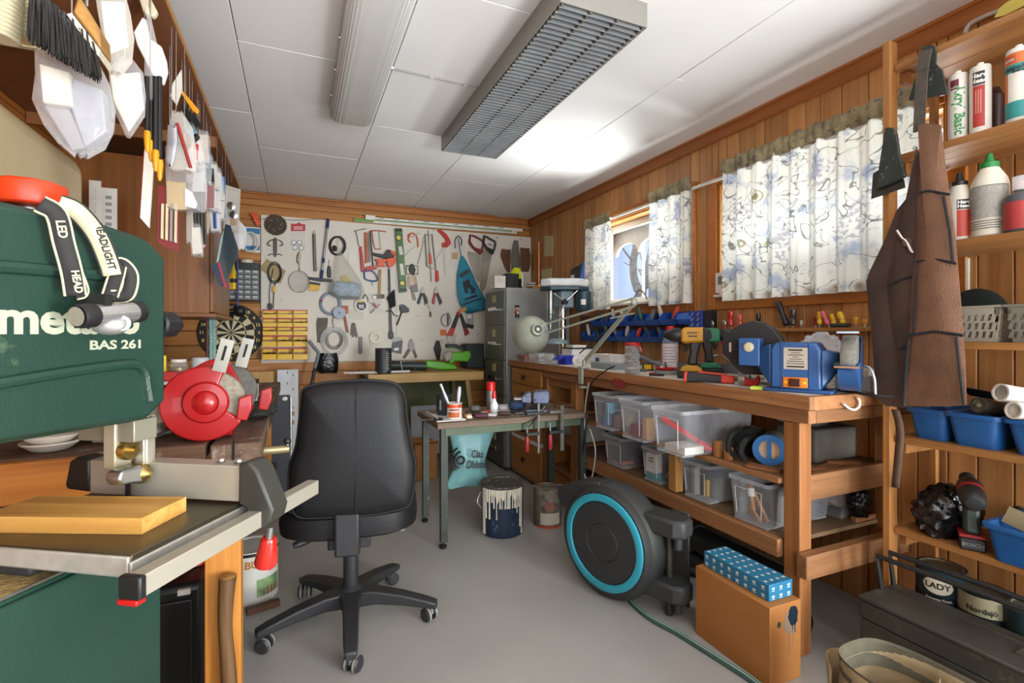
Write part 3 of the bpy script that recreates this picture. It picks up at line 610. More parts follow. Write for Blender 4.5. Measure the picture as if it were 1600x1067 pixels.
[band(t,.0443,.024+.007*i,.0262+.007*i,mat('4a4842',.6),-72,30+9*(i%3),'printed_line')for i in range(4)]
for z_ in(.08,.12):band(t,.044,z_,z_+.0015,bw,-80,70)
t=bottle(1597,362,SX+.045,SZ['C'],.04,[(0,0),(.037,0),(.04,.005),(.04,.09),(.036,.105),(.018,.118),(.018,.122)],mat('4a4a4c',.35),[(.02,.12),(.02,.142),(.02,.16),(.0,.162)],clear('f0f0f0',.7),'dark grey bottle with clear cap and red label')
band(t,.04,.008,.085,mat('a63a38',.5),-70,80)
p=onX(1577,363,SX+.14);o=MB().box(-.03,.03,-.02,.02,0,.05).build('red_box',mat('9a2424',.5));o.location=(SX+.16,p.y,SZ['C']+.0006);tag(o,'small red cardboard box standing behind the big glue bottle','box')
def basket(y0,y1,label,m_):
 t=thing('plastic_basket',label,'basket',(SX+.13,(y0+y1)/2,SZ['D']));x0,x1=SX+.02,SX+.235;z=SZ['D']+.0006;h=.105;ta=.014
 b=WB();b.box(x0+ta,x1-ta,y0+ta,y1-ta,z+.001,z+.004)
 def side(p,q,up,th):
  n=max(4,int((q-p).length/.016));dv=(q-p)/n
  for r0,r1 in((0,.12),(.30,.36),(.54,.60),(.78,1.0)):b.add([p+up*r0,q+up*r0,q+up*r1,p+up*r1,p+up*r0+th,q+up*r0+th,q+up*r1+th,p+up*r1+th],[(0,1,2,3),(7,6,5,4),(0,4,5,1),(1,5,6,2),(2,6,7,3),(3,7,4,0)])
  for i in range(n+1):
   for r0,r1 in((.12,.3),(.36,.54),(.6,.78)):
    a=p+dv*(i-.28)+up*r0+dv*.3;c=p+dv*(i-.28)+up*r1;e=dv*.52
    b.add([a,a+e,c+e,c,a+th,a+e+th,c+e+th,c+th],[(0,1,2,3),(7,6,5,4),(0,4,5,1),(1,5,6,2),(2,6,7,3),(3,7,4,0)])
 for p,q,n_ in((V((x0+ta,y0+ta,z)),V((x0+ta,y1-ta,z)),V((-ta,0,0))),(V((x0+ta,y1-ta,z)),V((x1-ta,y1-ta,z)),V((0,ta,0))),(V((x0+ta,y0+ta,z)),V((x1-ta,y0+ta,z)),V((0,-ta,0))),(V((x1-ta,y0+ta,z)),V((x1-ta,y1-ta,z)),V((ta,0,0)))):
  side(p,q,V((0,0,h))+n_,-n_.normalized()*.0025)
 b.build('mesh_body',m_,t)
 b=WB();b.tube([(x0,y0,z+h),(x0,y1,z+h),(x1,y1,z+h),(x1,y0,z+h)],.004,8,True);b.build('rim',m_,t);return t
bm_=mat('a09a8a',.45,var=.05)
ye=onX(1508,520,SX+.02).y+.03;ym=onX(1566,520,SX+.02).y
basket(ym+.006,ye,'grey perforated plastic basket beside the hanging leather apron',bm_);basket(ym-.19,ym-.004,'grey perforated plastic basket at the outer end of its shelf',mat('7a776b',.45,var=.05))
p=onX(1535,480,SX+.26);o=WB().lathe([(0,-.002),(.082,-.002),(.085,0),(.082,.003),(.0,.003)],(SX+.252,p.y+.01,SZ['D']+.092),(1,0,.12),40).build('sanding_disc',mat('1f2a26',.7,var=.15,vs=60));tag(o,'dark green round disc leaning on the wall behind the perforated basket','disc')
p=onX(1508,430,XR-.02);tag(WB().cyl((XR-.0065,p.y,1.10),(XR-.0065,p.y,1.36),.007,n=10).build('conduit',mat('a8a496',.5)),'thin grey conduit pipe running up the board wall behind the apron','pipe')
bb=mat('1c5590',.42,var=.08,vs=8,name='blue_polypropylene')
def bluebox(loc,wx,wy,h,label,rz=0,grp=None,grip=True):
 t=thing('storage_box',label,'box',loc,rz,grp);b=MB();s=.84
 def rr(a,c,z,r=.02,k=5):
  o=[]
  for qx,qy,a0 in((1,1,0),(-1,1,90),(-1,-1,180),(1,-1,270)):
   o+=[V((qx*(a/2-r)+r*cos(R(a0+90*i/k)),qy*(c/2-r)+r*sin(R(a0+90*i/k)),z))for i in range(k+1)]
  return o
 L_=[rr(wx*s,wy*s,0),rr(wx,wy,h-.012),rr(wx+.016,wy+.016,h-.012),rr(wx+.018,wy+.018,h-.008),rr(wx+.016,wy+.016,h),rr(wx-.006,wy-.006,h),rr(wx*s-.006,wy*s-.006,.004)]
 n=len(L_[0]);b.add(sum(L_,[]),[(j*n+i,j*n+(i+1)%n,(j+1)*n+(i+1)%n,(j+1)*n+i)for j in range(6)for i in range(n)],True);b.add(L_[0],[tuple(range(n-1,-1,-1))]);b.add(L_[-1],[tuple(range(n))])
 b.build('tub',bb,t,sharp=50)
 return t
def sx(px,v,x):return onX(px,v,x).y
z=SZ['E']+.0005
t=bluebox((SX+.13,1.0-.052,z),.23,.105,.098,'blue plastic box tucked under the hanging apron on the middle shelf',grp=None)
bluebox((SX+.125,sx(1505,695,SX)-.015,z),.235,.125,.1,'blue plastic box holding a dark tube, middle one on its shelf')
bluebox((SX+.125,sx(1505,695,SX)-.18,z),.235,.17,.1,'blue plastic box with two white paper tubes lying across it')
bluebox((SX+.10,sx(1585,850,SX-.02)-.01,SZ['F']+.0005),.25,.15,.105,'blue plastic box on the lowest visible shelf beside the cordless drill')
def tubex(pxa,va,x,r,ln,m_,endm,label,dz,dr,cat='tube'):
 p=onX(pxa,va,x);t=thing('sealant_tube',label,cat,p);d=V(dr).normalized()
 MB().lathe([(r*.8,.003),(r*.8,0),(r,0),(r,ln),(r*.9,ln+.002),(0,ln+.002)],(0,0,0),d,24).build('barrel',m_,t);MB().lathe([(0,.004),(r*.8,.003)],(0,0,0),d,24).build('base_disc',endm,t);return t,d
pz=mat('d3cfc4',.5,var=.04)
t,d=tubex(1563,613,SX+.02,.026,.2,pz,mat('b9b6ab',.5),'upper white paper tube with a red band lying in the blue box',0,(.88,-.35,-.16));MB().lathe([(.0264,.07),(.0264,.16)],(0,0,0),d,24).build('red_band',mat('a8322a',.5),t)
tubex(1583,641,SX-.004,.024,.2,pz,mat('b5b2a8',.5),'lower white paper tube lying across the rim of the blue box',0,(.9,-.32,-.1))
t,d=tubex(1528,633,SX+.03,.023,.17,mat('3b362e',.5),mat('8f8872',.5),'dark sealant tube with a pale round end lying in the middle blue box',0,(.93,-.2,-.18))
MB().lathe([(0,-.003),(.005,-.002),(.006,.003)],(0,0,0),d,12).build('end_button',mat('77715e',.4),t)
p=onX(1512,612,SX+.1);tag(WB().bx(p+V((0.02,-.02,-.004)),(.1,.07,.002),(8,20,10)).build('card',mat('22262a',.5)),'dark card sticking out of the middle blue box','card')
p=onX(1585,805,SX+.06);tag(WB().bx(p+V((0,-.01,-.01)),(.004,.06,.05),(20,10,15)).build('metal_plate',mat('8a8468',.4,.5)),'thin metal plate sticking out of the lower blue box','plate')
p=onX(1517,855,SX+.045);p.z=SZ['F']+.0005;dr=thing('cordless_drill','dark green and black cordless drill standing on its battery beside the lower blue box','drill',p,30)
dg=mat('1f2f2a',.5);MB().pr([(-.045,0),(.04,0),(.043,.03),(.036,.036),(-.042,.036)],-.03,.03).build('battery',BLK,dr,.006)
MB().box(-.046,.042,-.031,.031,.037,.047).build('red_stripe',mat('8e1c1c',.5),dr,.002)
MB().pr([(-.042,.047),(.036,.047),(.02,.07),(.012,.09),(.012,.13),(-.022,.135),(-.022,.09),(-.034,.068)],-.02,.02).build('handle',dg,dr,.010)
b=MB().lathe([(.0,-.075),(.02,-.073),(.03,-.06),(.033,-.03),(.033,.03),(.028,.05),(.02,.055)],(0,0,.165),(1,0,.25),22);b.build('motor_housing',BLK,dr)
MB().lathe([(.0335,-.01),(.0335,.004)],(0,0,.165),(1,0,.25),22).build('red_mark',mat('8e1c1c',.5),dr)
MB().lathe([(.018,.055),(.02,.06),(.02,.095),(.012,.1),(0,.101)],(0,0,.165),(1,0,.25),18).build('chuck',BLKM,dr)
text('BOSCH',.014,mat('6a6a66',.5),dr,(-.0463,0,.018),frame((0,-1,0),(0,0,1)),'brand_lettering',False,.05,.0006)
def crumple(name,c,r,m_,label,cat,seed,amp=.28,flat=.0,n=44,k=26):
 q=random.Random(seed);ph=[(q.uniform(1,5),q.uniform(1,5),q.uniform(0,6.3),q.uniform(.3,1))for _ in range(9)];b=MB();c=V(c)
 def fn(u,v):
  a,e=2*pi*u,-pi/2+pi*v;d=V((cos(e)*cos(a),cos(e)*sin(a),sin(e)));s=1
  for f,g,p_,w_ in ph:s+=amp*.22*w_*abs(sin(round(f)*a+g*e*2+p_))-.03
  s+=amp*.12*sin(7*a+3*sin(5*e+ph[0][2]))*cos(e)+amp*.08*sin(11*a-6*e)*cos(e)
  return V((d.x*r[0]*s,d.y*r[1]*s,max(d.z*r[2]*s,-r[2]*.86)))
 b.grid(fn,n,k,True);o=b.build(name,m_,sharp=60);o.location=c;return tag(o,label,cat)
bag=mat('0f1011',.22,var=.1,spec=.6,bump=.5,bs=40,name='black_plastic_film')
p=onX(1462,815,SX+.09);crumple('plastic_bag',(p.x+.02,.935,SZ['F']+.062),(.09,.062,.072),bag,'crumpled black plastic bag on the low shelf behind the apron strap','bag',3,.55)
p=onX(1420,700,SX+.15);crumple('tool_bag',(SX+.215,.80,SZ['F']+.052),(.045,.035,.06),mat('131414',.7),'black fabric pouch in the shade behind the cordless drill','bag',9)
le=mat('6b4a34',.75,var=.18,vs=14,bump=.35,bs=220,name='suede_leather');led=mat('46342a',.8,var=.2,vs=14,bump=.3,bs=220);trimm=mat('17181a',.7)
ap=thing('leather_apron','brown leather work apron with black seams hung by its strap from the shelving upright','apron',onX(1440,400,1.80))
def cloth(pts,x,m_,nm,th=.004,par=ap,bulge=.012):
 P=[onX(u,v,x)for u,v in pts];c=sum(P,V())/len(P);b=WB();n=len(P)
 I=[c+(p-c)*.6+V((-bulge,0,0))for p in P];J=[c+(p-c)*.2+V((-bulge*1.25,0,0))for p in P];K=[p+V((th,0,0))for p in P]
 b.add(P+I+J,[(j*n+i,j*n+(i+1)%n,(j+1)*n+(i+1)%n,(j+1)*n+i)for j in range(2)for i in range(n)],True);b.add(J,[tuple(range(n))],True)
 b.add(P+K,[(i,(i+1)%n,n+(i+1)%n,n+i)for i in range(n)]);b.add(K,[tuple(range(n))]);return b.build(nm,m_,par)
cloth([(1431,230),(1424,300),(1400,330),(1385,370),(1358,425),(1353,440),(1360,500),(1366,580),(1370,622),(1384,634),(1412,637),(1440,600),(1440,420),(1436,300)],1.822,led,'back_layer')
cloth([(1434,235),(1420,290),(1404,360),(1392,420),(1386,445),(1392,500),(1404,560),(1412,610),(1425,636),(1450,636),(1450,400),(1443,250)],1.806,led,'middle_layer')
cloth([(1434,196),(1446,192),(1470,195),(1474,240),(1484,310),(1492,370),(1497,430),(1503,500),(1508,580),(1509,633),(1480,635),(1412,634),(1414,600),(1420,520),(1424,440),(1431,400),(1432,320),(1440,260)],1.786,le,'front_layer',bulge=.016)
b=WB()
def seam(pts,w_=.004,x=1.770):
 b.tube([onX(u,v,x)for u,v in pts],w_,6)
seam([(1436,302),(1450,298),(1484,304)]);seam([(1432,409),(1460,404),(1494,412)]);seam([(1421,524),(1460,518),(1505,524)],.005);seam([(1474,306),(1484,360),(1489,410)],.004);seam([(1433,412),(1431,470),(1428,520)],.004);seam([(1494,526),(1500,580),(1506,632)],.004);seam([(1420,530),(1414,600),(1412,634)],.004)
b.build('black_seams',trimm,ap);
b=WB();seam([(1387,446),(1405,438),(1430,430)],.004,1.79);seam([(1404,545),(1420,540)],.004,1.79);b.build('pocket_edge',trimm,ap)
b=WB();P=[onX(u,v,1.80)for u,v in((1447,78),(1441,110),(1438,160),(1436,205))]
for q,e in zip(P[:-1],P[1:]):b.beam(q,e,.032,.004,(1,0,0))
b.build('neck_strap',mat('4c453c',.8,var=.2,vs=30),ap)
b=WB();P=smooth_path([onX(u,v,1.818)for u,v in((1399,640),(1406,670),(1404,710),(1399,762))],5);
vs_=[]
for q in P:vs_+=[q+V((0,.012,0)),q+V((0,-.012,0))]
b.add(vs_,[(2*i,2*i+1,2*i+3,2*i+2)for i in range(len(P)-1)]);b.build('waist_strap',mat('53402f',.75,var=.2,vs=30),ap,solid=.003)
b=WB();b.tube(smooth_path([onX(u,v,1.785)for u,v in((1402,360),(1410,372),(1417,378),(1424,392),(1428,395))],4),.005,8);b.lathe([(.004,-.003),(.014,-.003),(.014,.003),(.004,.003)],onX(1418,378,1.785),(1,0,0),16);b.build('buckle',CHROME,ap)
sp=mat('2b302c',.6,.1,var=.2,vs=26,dirt='c9ccc4',dk=.61,name='paint_splashed_plastic')
sc_=thing('wide_scraper','wide dark scraper speckled with paint hanging at the edge of the curtain','scraper',onX(1390,250,1.80))
WB().prism(pxx([(1386,200),(1398,200),(1404,210),(1408,240),(1418,275),(1415,278),(1372,297),(1376,262)],1.815),(-.012,0,0)).build('handle',sp,sc_,.003)
WB().prism(pxx([(1364,271),(1378,262),(1412,280),(1414,293),(1361,311)],1.817),(.003,0,0)).build('blade',mat('55534e',.35,.8),sc_)
sc2=thing('wide_scraper','dark paint splashed scraper hanging under the top shelf behind the apron strap','scraper',onX(1460,110,1.835))
WB().prism(pxx([(1440,76),(1452,70),(1462,72),(1465,85),(1464,100),(1474,110),(1482,147),(1452,153),(1421,157),(1430,125),(1440,100)],1.842),(-.006,0,0)).build('blade',sp,sc2,.002)
WB().cyl(onX(1440,71,1.86),onX(1438,71,1.79),.0025,n=8).build('hanging_nail',DARKM,sc2)
tag(WB().prism(pxx([(1553,28),(1562,12),(1575,2),(1600,-8),(1640,-8),(1640,0),(1600,9),(1570,24)],SX+.06),(.05,0,0)).build('folded_cloth',mat('b9a94a',.7,var=.15)),'folded yellow cloth lying on the top shelf board','cloth')
tag(WB().tube(smooth_path([onX(u,v,XR-.03)for u,v in((1507,52),(1515,38),(1535,27),(1560,17),(1600,5))],4),.007,8).build('cable',mat('b3b0a6',.5)),'grey cable clipped along the wall above the top shelf','cable')
def tin(c,r,h,m_,label,lid=None,name='paint_tin',cat='paint tin',handle=False):
 t=thing(name,label,cat,c)
 MB().lathe([(r*.97,0),(r,.004),(r,h-.006),(r*1.02,h-.004),(r*1.02,h),(r*.93,h),(r*.93,h-.006),(0,h-.006)],n=36).build('can_body',m_,t)
 if lid:MB().lathe([(0,h-.004),(r*.8,h-.004),(r*.84,h+.0005),(r*.92,h+.0005)],n=36).build('lid',lid,t)
 return t
x=SX+.115;c=onX(1470,900,x);c.z=SZ['G']+.0005
t=tin(c,.066,.19,mat('23343c',.4,var=.08),'round paint tin with an oval cream label, tallest of the tins behind the toolbox',mat('6a6450',.5))
b=MB();w0=MW[t.name].translation;base=math.atan2(-w0.y,-w0.x);vs_=[V((.0672*cos(base+.035/.066*cos(2*pi*i/28)-.12),.0672*sin(base+.035/.066*cos(2*pi*i/28)-.12),.142+.024*sin(2*pi*i/28)))for i in range(28)];k_=16;vs_=[]
for i in range(k_+1):
 a_=-1+2*i/k_;h_=.026*math.sqrt(max(0,1-a_*a_));an=base-.12+.04/.066*a_;vs_+=[V((.0672*cos(an),.0672*sin(an),.142-h_)),V((.0672*cos(an),.0672*sin(an),.142+h_))]
b.add(vs_,[(2*i,2*i+2,2*i+3,2*i+1)for i in range(k_)],True);b.build('oval_label',mat('c9c4ac',.5),t)
band(t,.066,.02,.11,mat('14181a',.4),-90,90);wraptext('LADY',.026,BLK,t,.0674,.142,-7,bold=.0004);wraptext('Supreme Finish',.011,WHITE,t,.0662,.1,-5);band(t,.0664,.083,.087,mat('9a9a94',.5),-30,25,'printed_line')
c=onX(1537,935,x);c.z=SZ['G']+.0005
t=tin(c,.062,.165,mat('14201f',.4,var=.08),'paint tin with a beige upper half and black name lettering behind the toolbox',mat('5a5442',.5))
band(t,.062,.1,.157,mat('8a8468',.5),-110,110);wraptext('Nordsj\u00f6',.022,BLK,t,.0628,.118,-4,bold=.0003)
c=onX(1606,965,x+.02);c.z=SZ['G']+.0005
t=tin(c,.06,.15,mat('22383a',.4,var=.1),'dark teal paint tin at the outer end of the tins behind the toolbox',mat('6a6a58',.5));band(t,.06,.03,.09,mat('101414',.4),-90,90);wraptext('BEST',.016,mat('a8a698',.5),t,.0606,.075,-20)
tm=mat('45443d',.42,.35,var=.2,vs=7,dirt='6a6450',dk=.6,name='worn_black_steel');TX0,TX1,TY0,TY1=1.632,1.815,.44,1.01
tb_=thing('toolbox','long dusty black metal cantilever toolbox on the floor before the shelving','toolbox',((TX0+TX1)/2,.72,0))
WB().box(TX0+.004,TX1-.004,TY0+.004,TY1-.004,.002,.135).build('lower_body',tm,tb_,.004)
WB().box(TX0,TX1,TY0,TY1,.137,.205).build('tray',tm,tb_,.004);WB().box(TX0,TX1,TY0,TY1,.207,.262).build('tray',tm,tb_,.004)
b=WB();
for x0,x1 in((TX0-.004,(TX0+TX1)/2+.045),((TX0+TX1)/2+.05,TX1+.004)):b.box(x0,x1,TY0-.004,TY1+.004,.2635,.276)
b.build('lid',tm,tb_,.004)
for xx in(1.735,1.80):
 P=[V((xx,TY1-.004,.27)),V((xx-.02,TY1-.004,.385)),V((xx-.02,.75,.392)),V((xx-.02,TY0+.03,.388)),V((xx,TY0+.03,.27))];WB().tube(P,.008,10).build('handle',mat('3b3c3c',.4,.6,var=.1),tb_)
WB().box(1.70,1.735,.62,.665,.277,.281).tube(arc((1.745,.64,.279),.013,-20,200,10,(0,1,0),(0,0,1)),.003,6).build('hasp',STEEL,tb_)
WB().tube([(TX0-.006,.52,.235),(TX0-.006,.52,.262),(TX0-.006,.60,.262),(TX0-.006,.60,.235)],.002,6).build('catch',CHROME,tb_)
cv=mat('94805e',.85,var=.16,vs=18,bump=.3,bs=300,name='canvas');cvd=mat('55503f',.85,var=.2,vs=20)
tt=thing('tool_tote','beige canvas tool tote with outside pockets standing open on the floor','tote bag',(1.36,.66,0))
hx,hy=.115,.21;tc=V((1.375,.665,0))
def el(z,s=1.0,e=.62,k=44,ox=0):return[tc+V((s*hx*math.copysign(abs(cos(a))**e,cos(a))+ox,s*hy*math.copysign(abs(sin(a))**e,sin(a)),z))for a in[2*pi*i/k for i in range(k)]]
b=WB();n=44;Ls=[el(.002,.92),el(.04,.98),el(.14,1.0),el(.235,.97),el(.262,.99)]
b.add(sum(Ls,[]),[(j*n+i,j*n+(i+1)%n,(j+1)*n+(i+1)%n,(j+1)*n+i)for j in range(4)for i in range(n)],True);b.add(Ls[0],[tuple(range(n))]);b.build('body',cv,tt,solid=.005)
b=WB();Ls=[el(.222,.993),el(.240,.985),el(.262,1.005),el(.268,1.0),el(.262,.965),el(.20,.95)];b.add(sum(Ls,[]),[(j*n+i,j*n+(i+1)%n,(j+1)*n+(i+1)%n,(j+1)*n+i)for j in range(5)for i in range(n)],True);b.build('rim_binding',cvd,tt)
for yy in(.72,.56):
 b=WB();Ls=[]
 for z,o_ in((.01,.012),(.1,.035),(.20,.048)):Ls+=[V((1.262-o_*sin(pi*i/10)+.006*abs(i-5)/5,yy-.066+.132*i/10,z))for i in range(11)]
 b.add(Ls,[(j*11+i,j*11+i+1,(j+1)*11+i+1,(j+1)*11+i)for j in range(2)for i in range(10)],True);b.build('pocket',cv,tt,solid=.004)
b=WB();Ls=[]
for z,o_ in((.01,.02),(.12,.04),(.215,.055)):Ls+=[V((1.30+.15*i/10,.878+o_*sin(pi*i/10),z))for i in range(11)]
b.add(Ls,[(j*11+i,j*11+i+1,(j+1)*11+i+1,(j+1)*11+i)for j in range(2)for i in range(10)],True);b.build('pocket',cv,tt,solid=.004)
b=WB();b.grid(lambda u,v:V((1.28+.19*u,.72+.012*sin(6*u),.02+.225*v-.03*sin(pi*u))),12,6);b.build('divider',cv,tt,solid=.004)
PY=4.478
def sm(u):return PY/ray(u,HZ).y/F0
def P(pts,off=0):return[onY(u,v,PY-off)for u,v in pts]
def pr(m_,nm,pts,par,off=-.0006,th=.01,bev=0):return WB().prism(P(pts,off),(0,-th,0)).build(nm,m_,par,bev)
def tb(m_,nm,pts,par,off=.01,r=.004,k=5,n=8,closed=False):
 q=P(pts,off);q=smooth_path(q,k)if k and len(q)>2 else q
 return WB().tube(q,r,n,closed).build(nm,m_,par)
def pt(name,label,cat,u,v,off=0,group=None):return thing(name,label,cat,onY(u,v,PY-off),0,group)
def single(o,label,cat,group=None):return tag(o,label,cat,group)
m,t,b=nt('perforated_hardboard');tc=N(t,'ShaderNodeTexCoord');sp=N(t,'ShaderNodeSeparateXYZ');t.links.new(tc.outputs['Object'],sp.inputs[0])
def M2(op,a,bb,c=None):
 n=N(t,'ShaderNodeMath',operation=op)
 for i,q in enumerate((a,bb,c)):
  if q is None:continue
  if isinstance(q,(int,float)):n.inputs[i].default_value=q
  else:t.links.new(q,n.inputs[i])
 return n.outputs[0]
fx=[M2('SUBTRACT',M2('FRACT',M2('DIVIDE',sp.outputs[i],.0132),None),.5)for i in(0,2)]
d2=M2('ADD',M2('MULTIPLY',fx[0],fx[0]),M2('MULTIPLY',fx[1],fx[1]))
rp=ramp(t,[(.022,L('4a3c2c')),(.04,L('e8e1d2'))]);t.links.new(d2,rp.inputs[0]);t.links.new(rp.outputs[0],b.inputs['Base Color']);b.inputs['Roughness'].default_value=.6
x0,x1=onY(408,450,PY).x,onY(831,450,PY).x;z0=onY(620,563,PY).z;z1=onY(408,335.5,PY).z
pb=thing('pegboard','large cream perforated pegboard covering the far wall full of hung tools','pegboard',((x0+x1)/2,PY+.005,z0))
xm=onY(619,450,PY).x
for a,c in((x0,xm-.001),(xm+.001,x1)):WB().box(a,c,PY,PY+.008,z0,z1).build('panel',m,pb)
b=WB()
for z in(z0+.02,(z0+z1)/2,z1-.02):b.box(x0,x1,PY+.008,YB-.0005,z-.02,z+.02)
b.build('batten',LIGHTW,pb)
hk=mat('6b6a66',.4,.8)
for i,(u,v)in enumerate(((775,372),(800,383),(812,375),(652,494),(671,530),(658,531),(745,522),(690,531),(676,360),(497,420),(440,470),(605,452))):
 q=onY(u,v,PY);WB().tube([q+V((0,.001,0)),q+V((0,-.028,0)),q+V((0,-.034,.008))],.0018,6).build('peg_hook',hk,pb)
t=pt('circular_saw_blade','dark rusty circular saw blade at the upper corner of the pegboard','saw blade',430,352);c=onY(430.5,351.5,PY-.003);r=17*sm(430)
b=WB();n=24;poly=[]
for i in range(n):a=2*pi*i/n;poly+=[c+V((r*cos(a),0,r*sin(a))),c+V((r*.9*cos(a+.16),0,r*.9*sin(a+.16)))]
b.prism(poly,(0,-.004,0));b.build('disc',mat('4a3a2c',.6,.4,var=.35,vs=30),t)
for k in range(6):a=k*pi/3;b=WB();b.prism([c+V((r*(.42+.25*j/5)*cos(a+.5*j/5),-.0042,r*(.42+.25*j/5)*sin(a+.5*j/5)))for j in range(6)]+[c+V((r*(.36+.25*j/5)*cos(a+.5*j/5),-.0042,r*(.36+.25*j/5)*sin(a+.5*j/5)))for j in range(5,-1,-1)],(0,-.001,0));b.build('slot',mat('8a7a66',.6,.3),t)
WB().lathe([(.004,0),(.016,0),(.016,.003),(.004,.003)],c+V((0,-.0045,0)),(0,-1,0),20).build('bore_ring',mat('2a2018',.5),t)
tb(mat('77736a',.4,.7),'rod',[(409,342),(440,343),(470,344),(510,342)],None,.016,.0022,3);tag(bpy.data.objects['rod'],'thin bare rod resting along the top edge of the pegboard over the saw blade','rod')
t=pt('gear_puller','grey iron puller tool with spread arms hanging under the saw blade','puller',430,386);im=mat('5a564e',.55,.6,var=.2)
pr(im,'spindle',[(428,372),(432,372),(433,380),(433,392),(431,402),(429,402),(427,392),(427,380)],t,th=.016,bev=.002)
for s in(-1,1):tb(im,'arm',[(430,374),(430+s*8,376),(430+s*12,382),(430+s*7,384)],t,.012,.004);tb(im,'claw',[(430,399),(430+s*6,397),(430+s*11,399)],t,.01,.0035)
t=pt('blister_pack','card pack with a red header holding four round discs','package',466,370)
pr(mat('d6d2c8',.5),'card',[(455,361),(477,361),(477,391),(455,391)],t,th=.003);pr(mat('c02a30',.45),'red_header',[(454.5,349.5),(462,350),(468,347.5),(471,350),(477,350.5),(477,361),(454.5,361)],t,th=.0035)
[pr(WHITE,'printed_line',[(459,354+3*i),(473,354+3*i),(473,355.2+3*i),(459,355.2+3*i)],t,.0036,.0006)for i in range(2)]
for u,v in((459,379),(468,379),(461,387),(471,387.5)):WB().lathe([(.0165,0),(.0195,0),(.0195,.008),(.0165,.008)],onY(u,v,PY-.003),(0,-1,0),18).build('disc_edge',BLK,t);WB().lathe([(0,.006),(.0168,.006)],onY(u,v,PY-.003),(0,-1,0),18).build('disc_face',WHITE,t)
t=pt('strainer','round wire strainer with a pale wooden handle','strainer',468,430)
tb(BLK,'hanger',[(469,392),(465,398),(464,408),(468,414)],t,.012,.003);pr(mat('c9bfa6',.6),'handle',[(466.5,395),(470.5,395),(469.5,420),(466.5,420)],t,.004,th=.012,bev=.003)
c=onY(467.5,440,PY-.02);r=14.5*sm(468)
wm=mat('8f8d80',.45,.6)
WB().tube([c+V((r*cos(a),0,r*1.15*sin(a)))for a in[2*pi*i/28 for i in range(28)]],.0035,6,True).build('rim',wm,t)
b=WB()
for i in range(-5,6):x=r*i/5.6;h=math.sqrt(max(0,1-(x/r)**2));b.tube([c+V((x,.014*(1-(s*h)**2-(x/r)**2),r*1.15*h*s))for s in(-1,-.5,0,.5,1)],.0011,4);b.tube([c+V((r*h*s,.014*(1-(s*h)**2-(x/r)**2),x*1.15))for s in(-1,-.5,0,.5,1)],.0011,4)
b.build('wire_mesh',wm,t);tb(wm,'neck',[(468,418),(468,426)],t,.014,.004,0)
t=pt('steel_tube','plain grey steel tube hanging from a wire loop beside the strainer','tube',491,392);WB().cyl(onY(490.5,366,PY-.013),onY(492.5,424,PY-.013),.0125,n=16).build('barrel',mat('77766f',.4,.7),t);tb(STEEL,'wire_loop',[(489,366),(490,361),(492,361),(493,366)],t,.012,.0018)
t=pt('screwdriver','dark handled screwdriver hanging low beside the squeegee pole','screwdriver',514,420);pr(mat('1c1a19',.5),'handle',[(512,416),(516,416),(517.5,425),(517,434),(511.5,434),(510.5,425)],t,th=.018,bev=.004);tb(STEEL,'shaft',[(514,416),(514,406)],t,.009,.003,0)
t=pt('floor_squeegee','long squeegee with aluminium pole and dark blue grip, head downward','squeegee',508,390)
pol=lambda f:(513-11*f,342+93*f)
for nm,a,c,r,mm in(('pole',.1,.97,.0085,STEEL),('grip',0,.16,.012,mat('1f2b62',.5)),('collar',.66,.74,.0115,mat('1f2b62',.5)),('socket',.86,1.0,.012,mat('1f2b62',.5))):WB().cyl(onY(*pol(a),PY-.03),onY(*pol(c),PY-.03),r,n=14).build(nm,mm,t)
pr(mat('2a2c38',.5),'head',[(482,433),(520,437),(521,441),(500,440),(483,437)],t,.012,.03,.003)
t=pt('wire_brush','gold bristled wire brush behind the squeegee head','brush',492,450);pr(mat('3a3026',.6),'back',[(483,440),(501,443),(500,446),(482.5,443.5)],t,th=.012);b=WB()
for i in range(26):u=483.5+16*i/25;q=onY(u,444+u*.05-24.3+.0,PY-.006);q2=onY(u-1+rnd.uniform(-.5,.5),455+rnd.uniform(-1.5,1),PY-.006-rnd.uniform(0,.006));b.tube([onY(u,443.8,PY-.006),q2],.0016,4)
b.build('bristle',mat('b08a3a',.35,.7),t)
t=pt('coiled_cord','black cord with a yellow connector coiled over a brown cardboard piece','cord',428,430)
pr(mat('b19a6c',.7),'cardboard_piece',[(405,420),(417,404),(447,423),(438,444)],t,th=.004)
for k in range(3):tb(BLK,'loop',[(429+(11-k)*cos(a),426+(17-2*k)*sin(a))for a in[2*pi*i/14 for i in range(14)]],t,.012+.007*k,.003,3,6,True)
tb(BLK,'tail',[(427,420),(423,440),(421,460),(422,476)],t,.012,.003);tb(BLK,'tail',[(430,440),(428,460),(427,482)],t,.018,.003);pr(YEL,'yellow_connector',[(426,447),(431,448),(430.5,457),(425.5,456.5)],t,.012,.014,.003);pr(BLK,'plug',[(419,474),(424,474),(426,481),(423,484),(418,482)],t,.008,.02,.004)
t=pt('drive_belt','coiled ribbed dark belt hanging behind the tied plastic bag','belt',527,384)
for k in range(3):tb(mat('2c2a26',.6),'loop',[(527+(13-1.5*k)*cos(a),384+(15-k)*sin(a))for a in[2*pi*i/16 for i in range(16)]],t,.008+.01*k,.004,3,6,True)
b=WB()
for i in range(12):a=-1.3+2.6*i/11;c=onY(528+12*cos(a),384+15*sin(a),PY-.018);b.bx(c,(.012,.026,.004),(0,math.degrees(a),0))
b.build('rib',mat('1d1c1b',.6),t);WB().sph(onY(523,388,PY-.02),(.02,.018,.026)).build('clump',mat('2a2622',.7),t)
pbm=clear('d9d6c8',.38,.25,'hazy_plastic_bag')
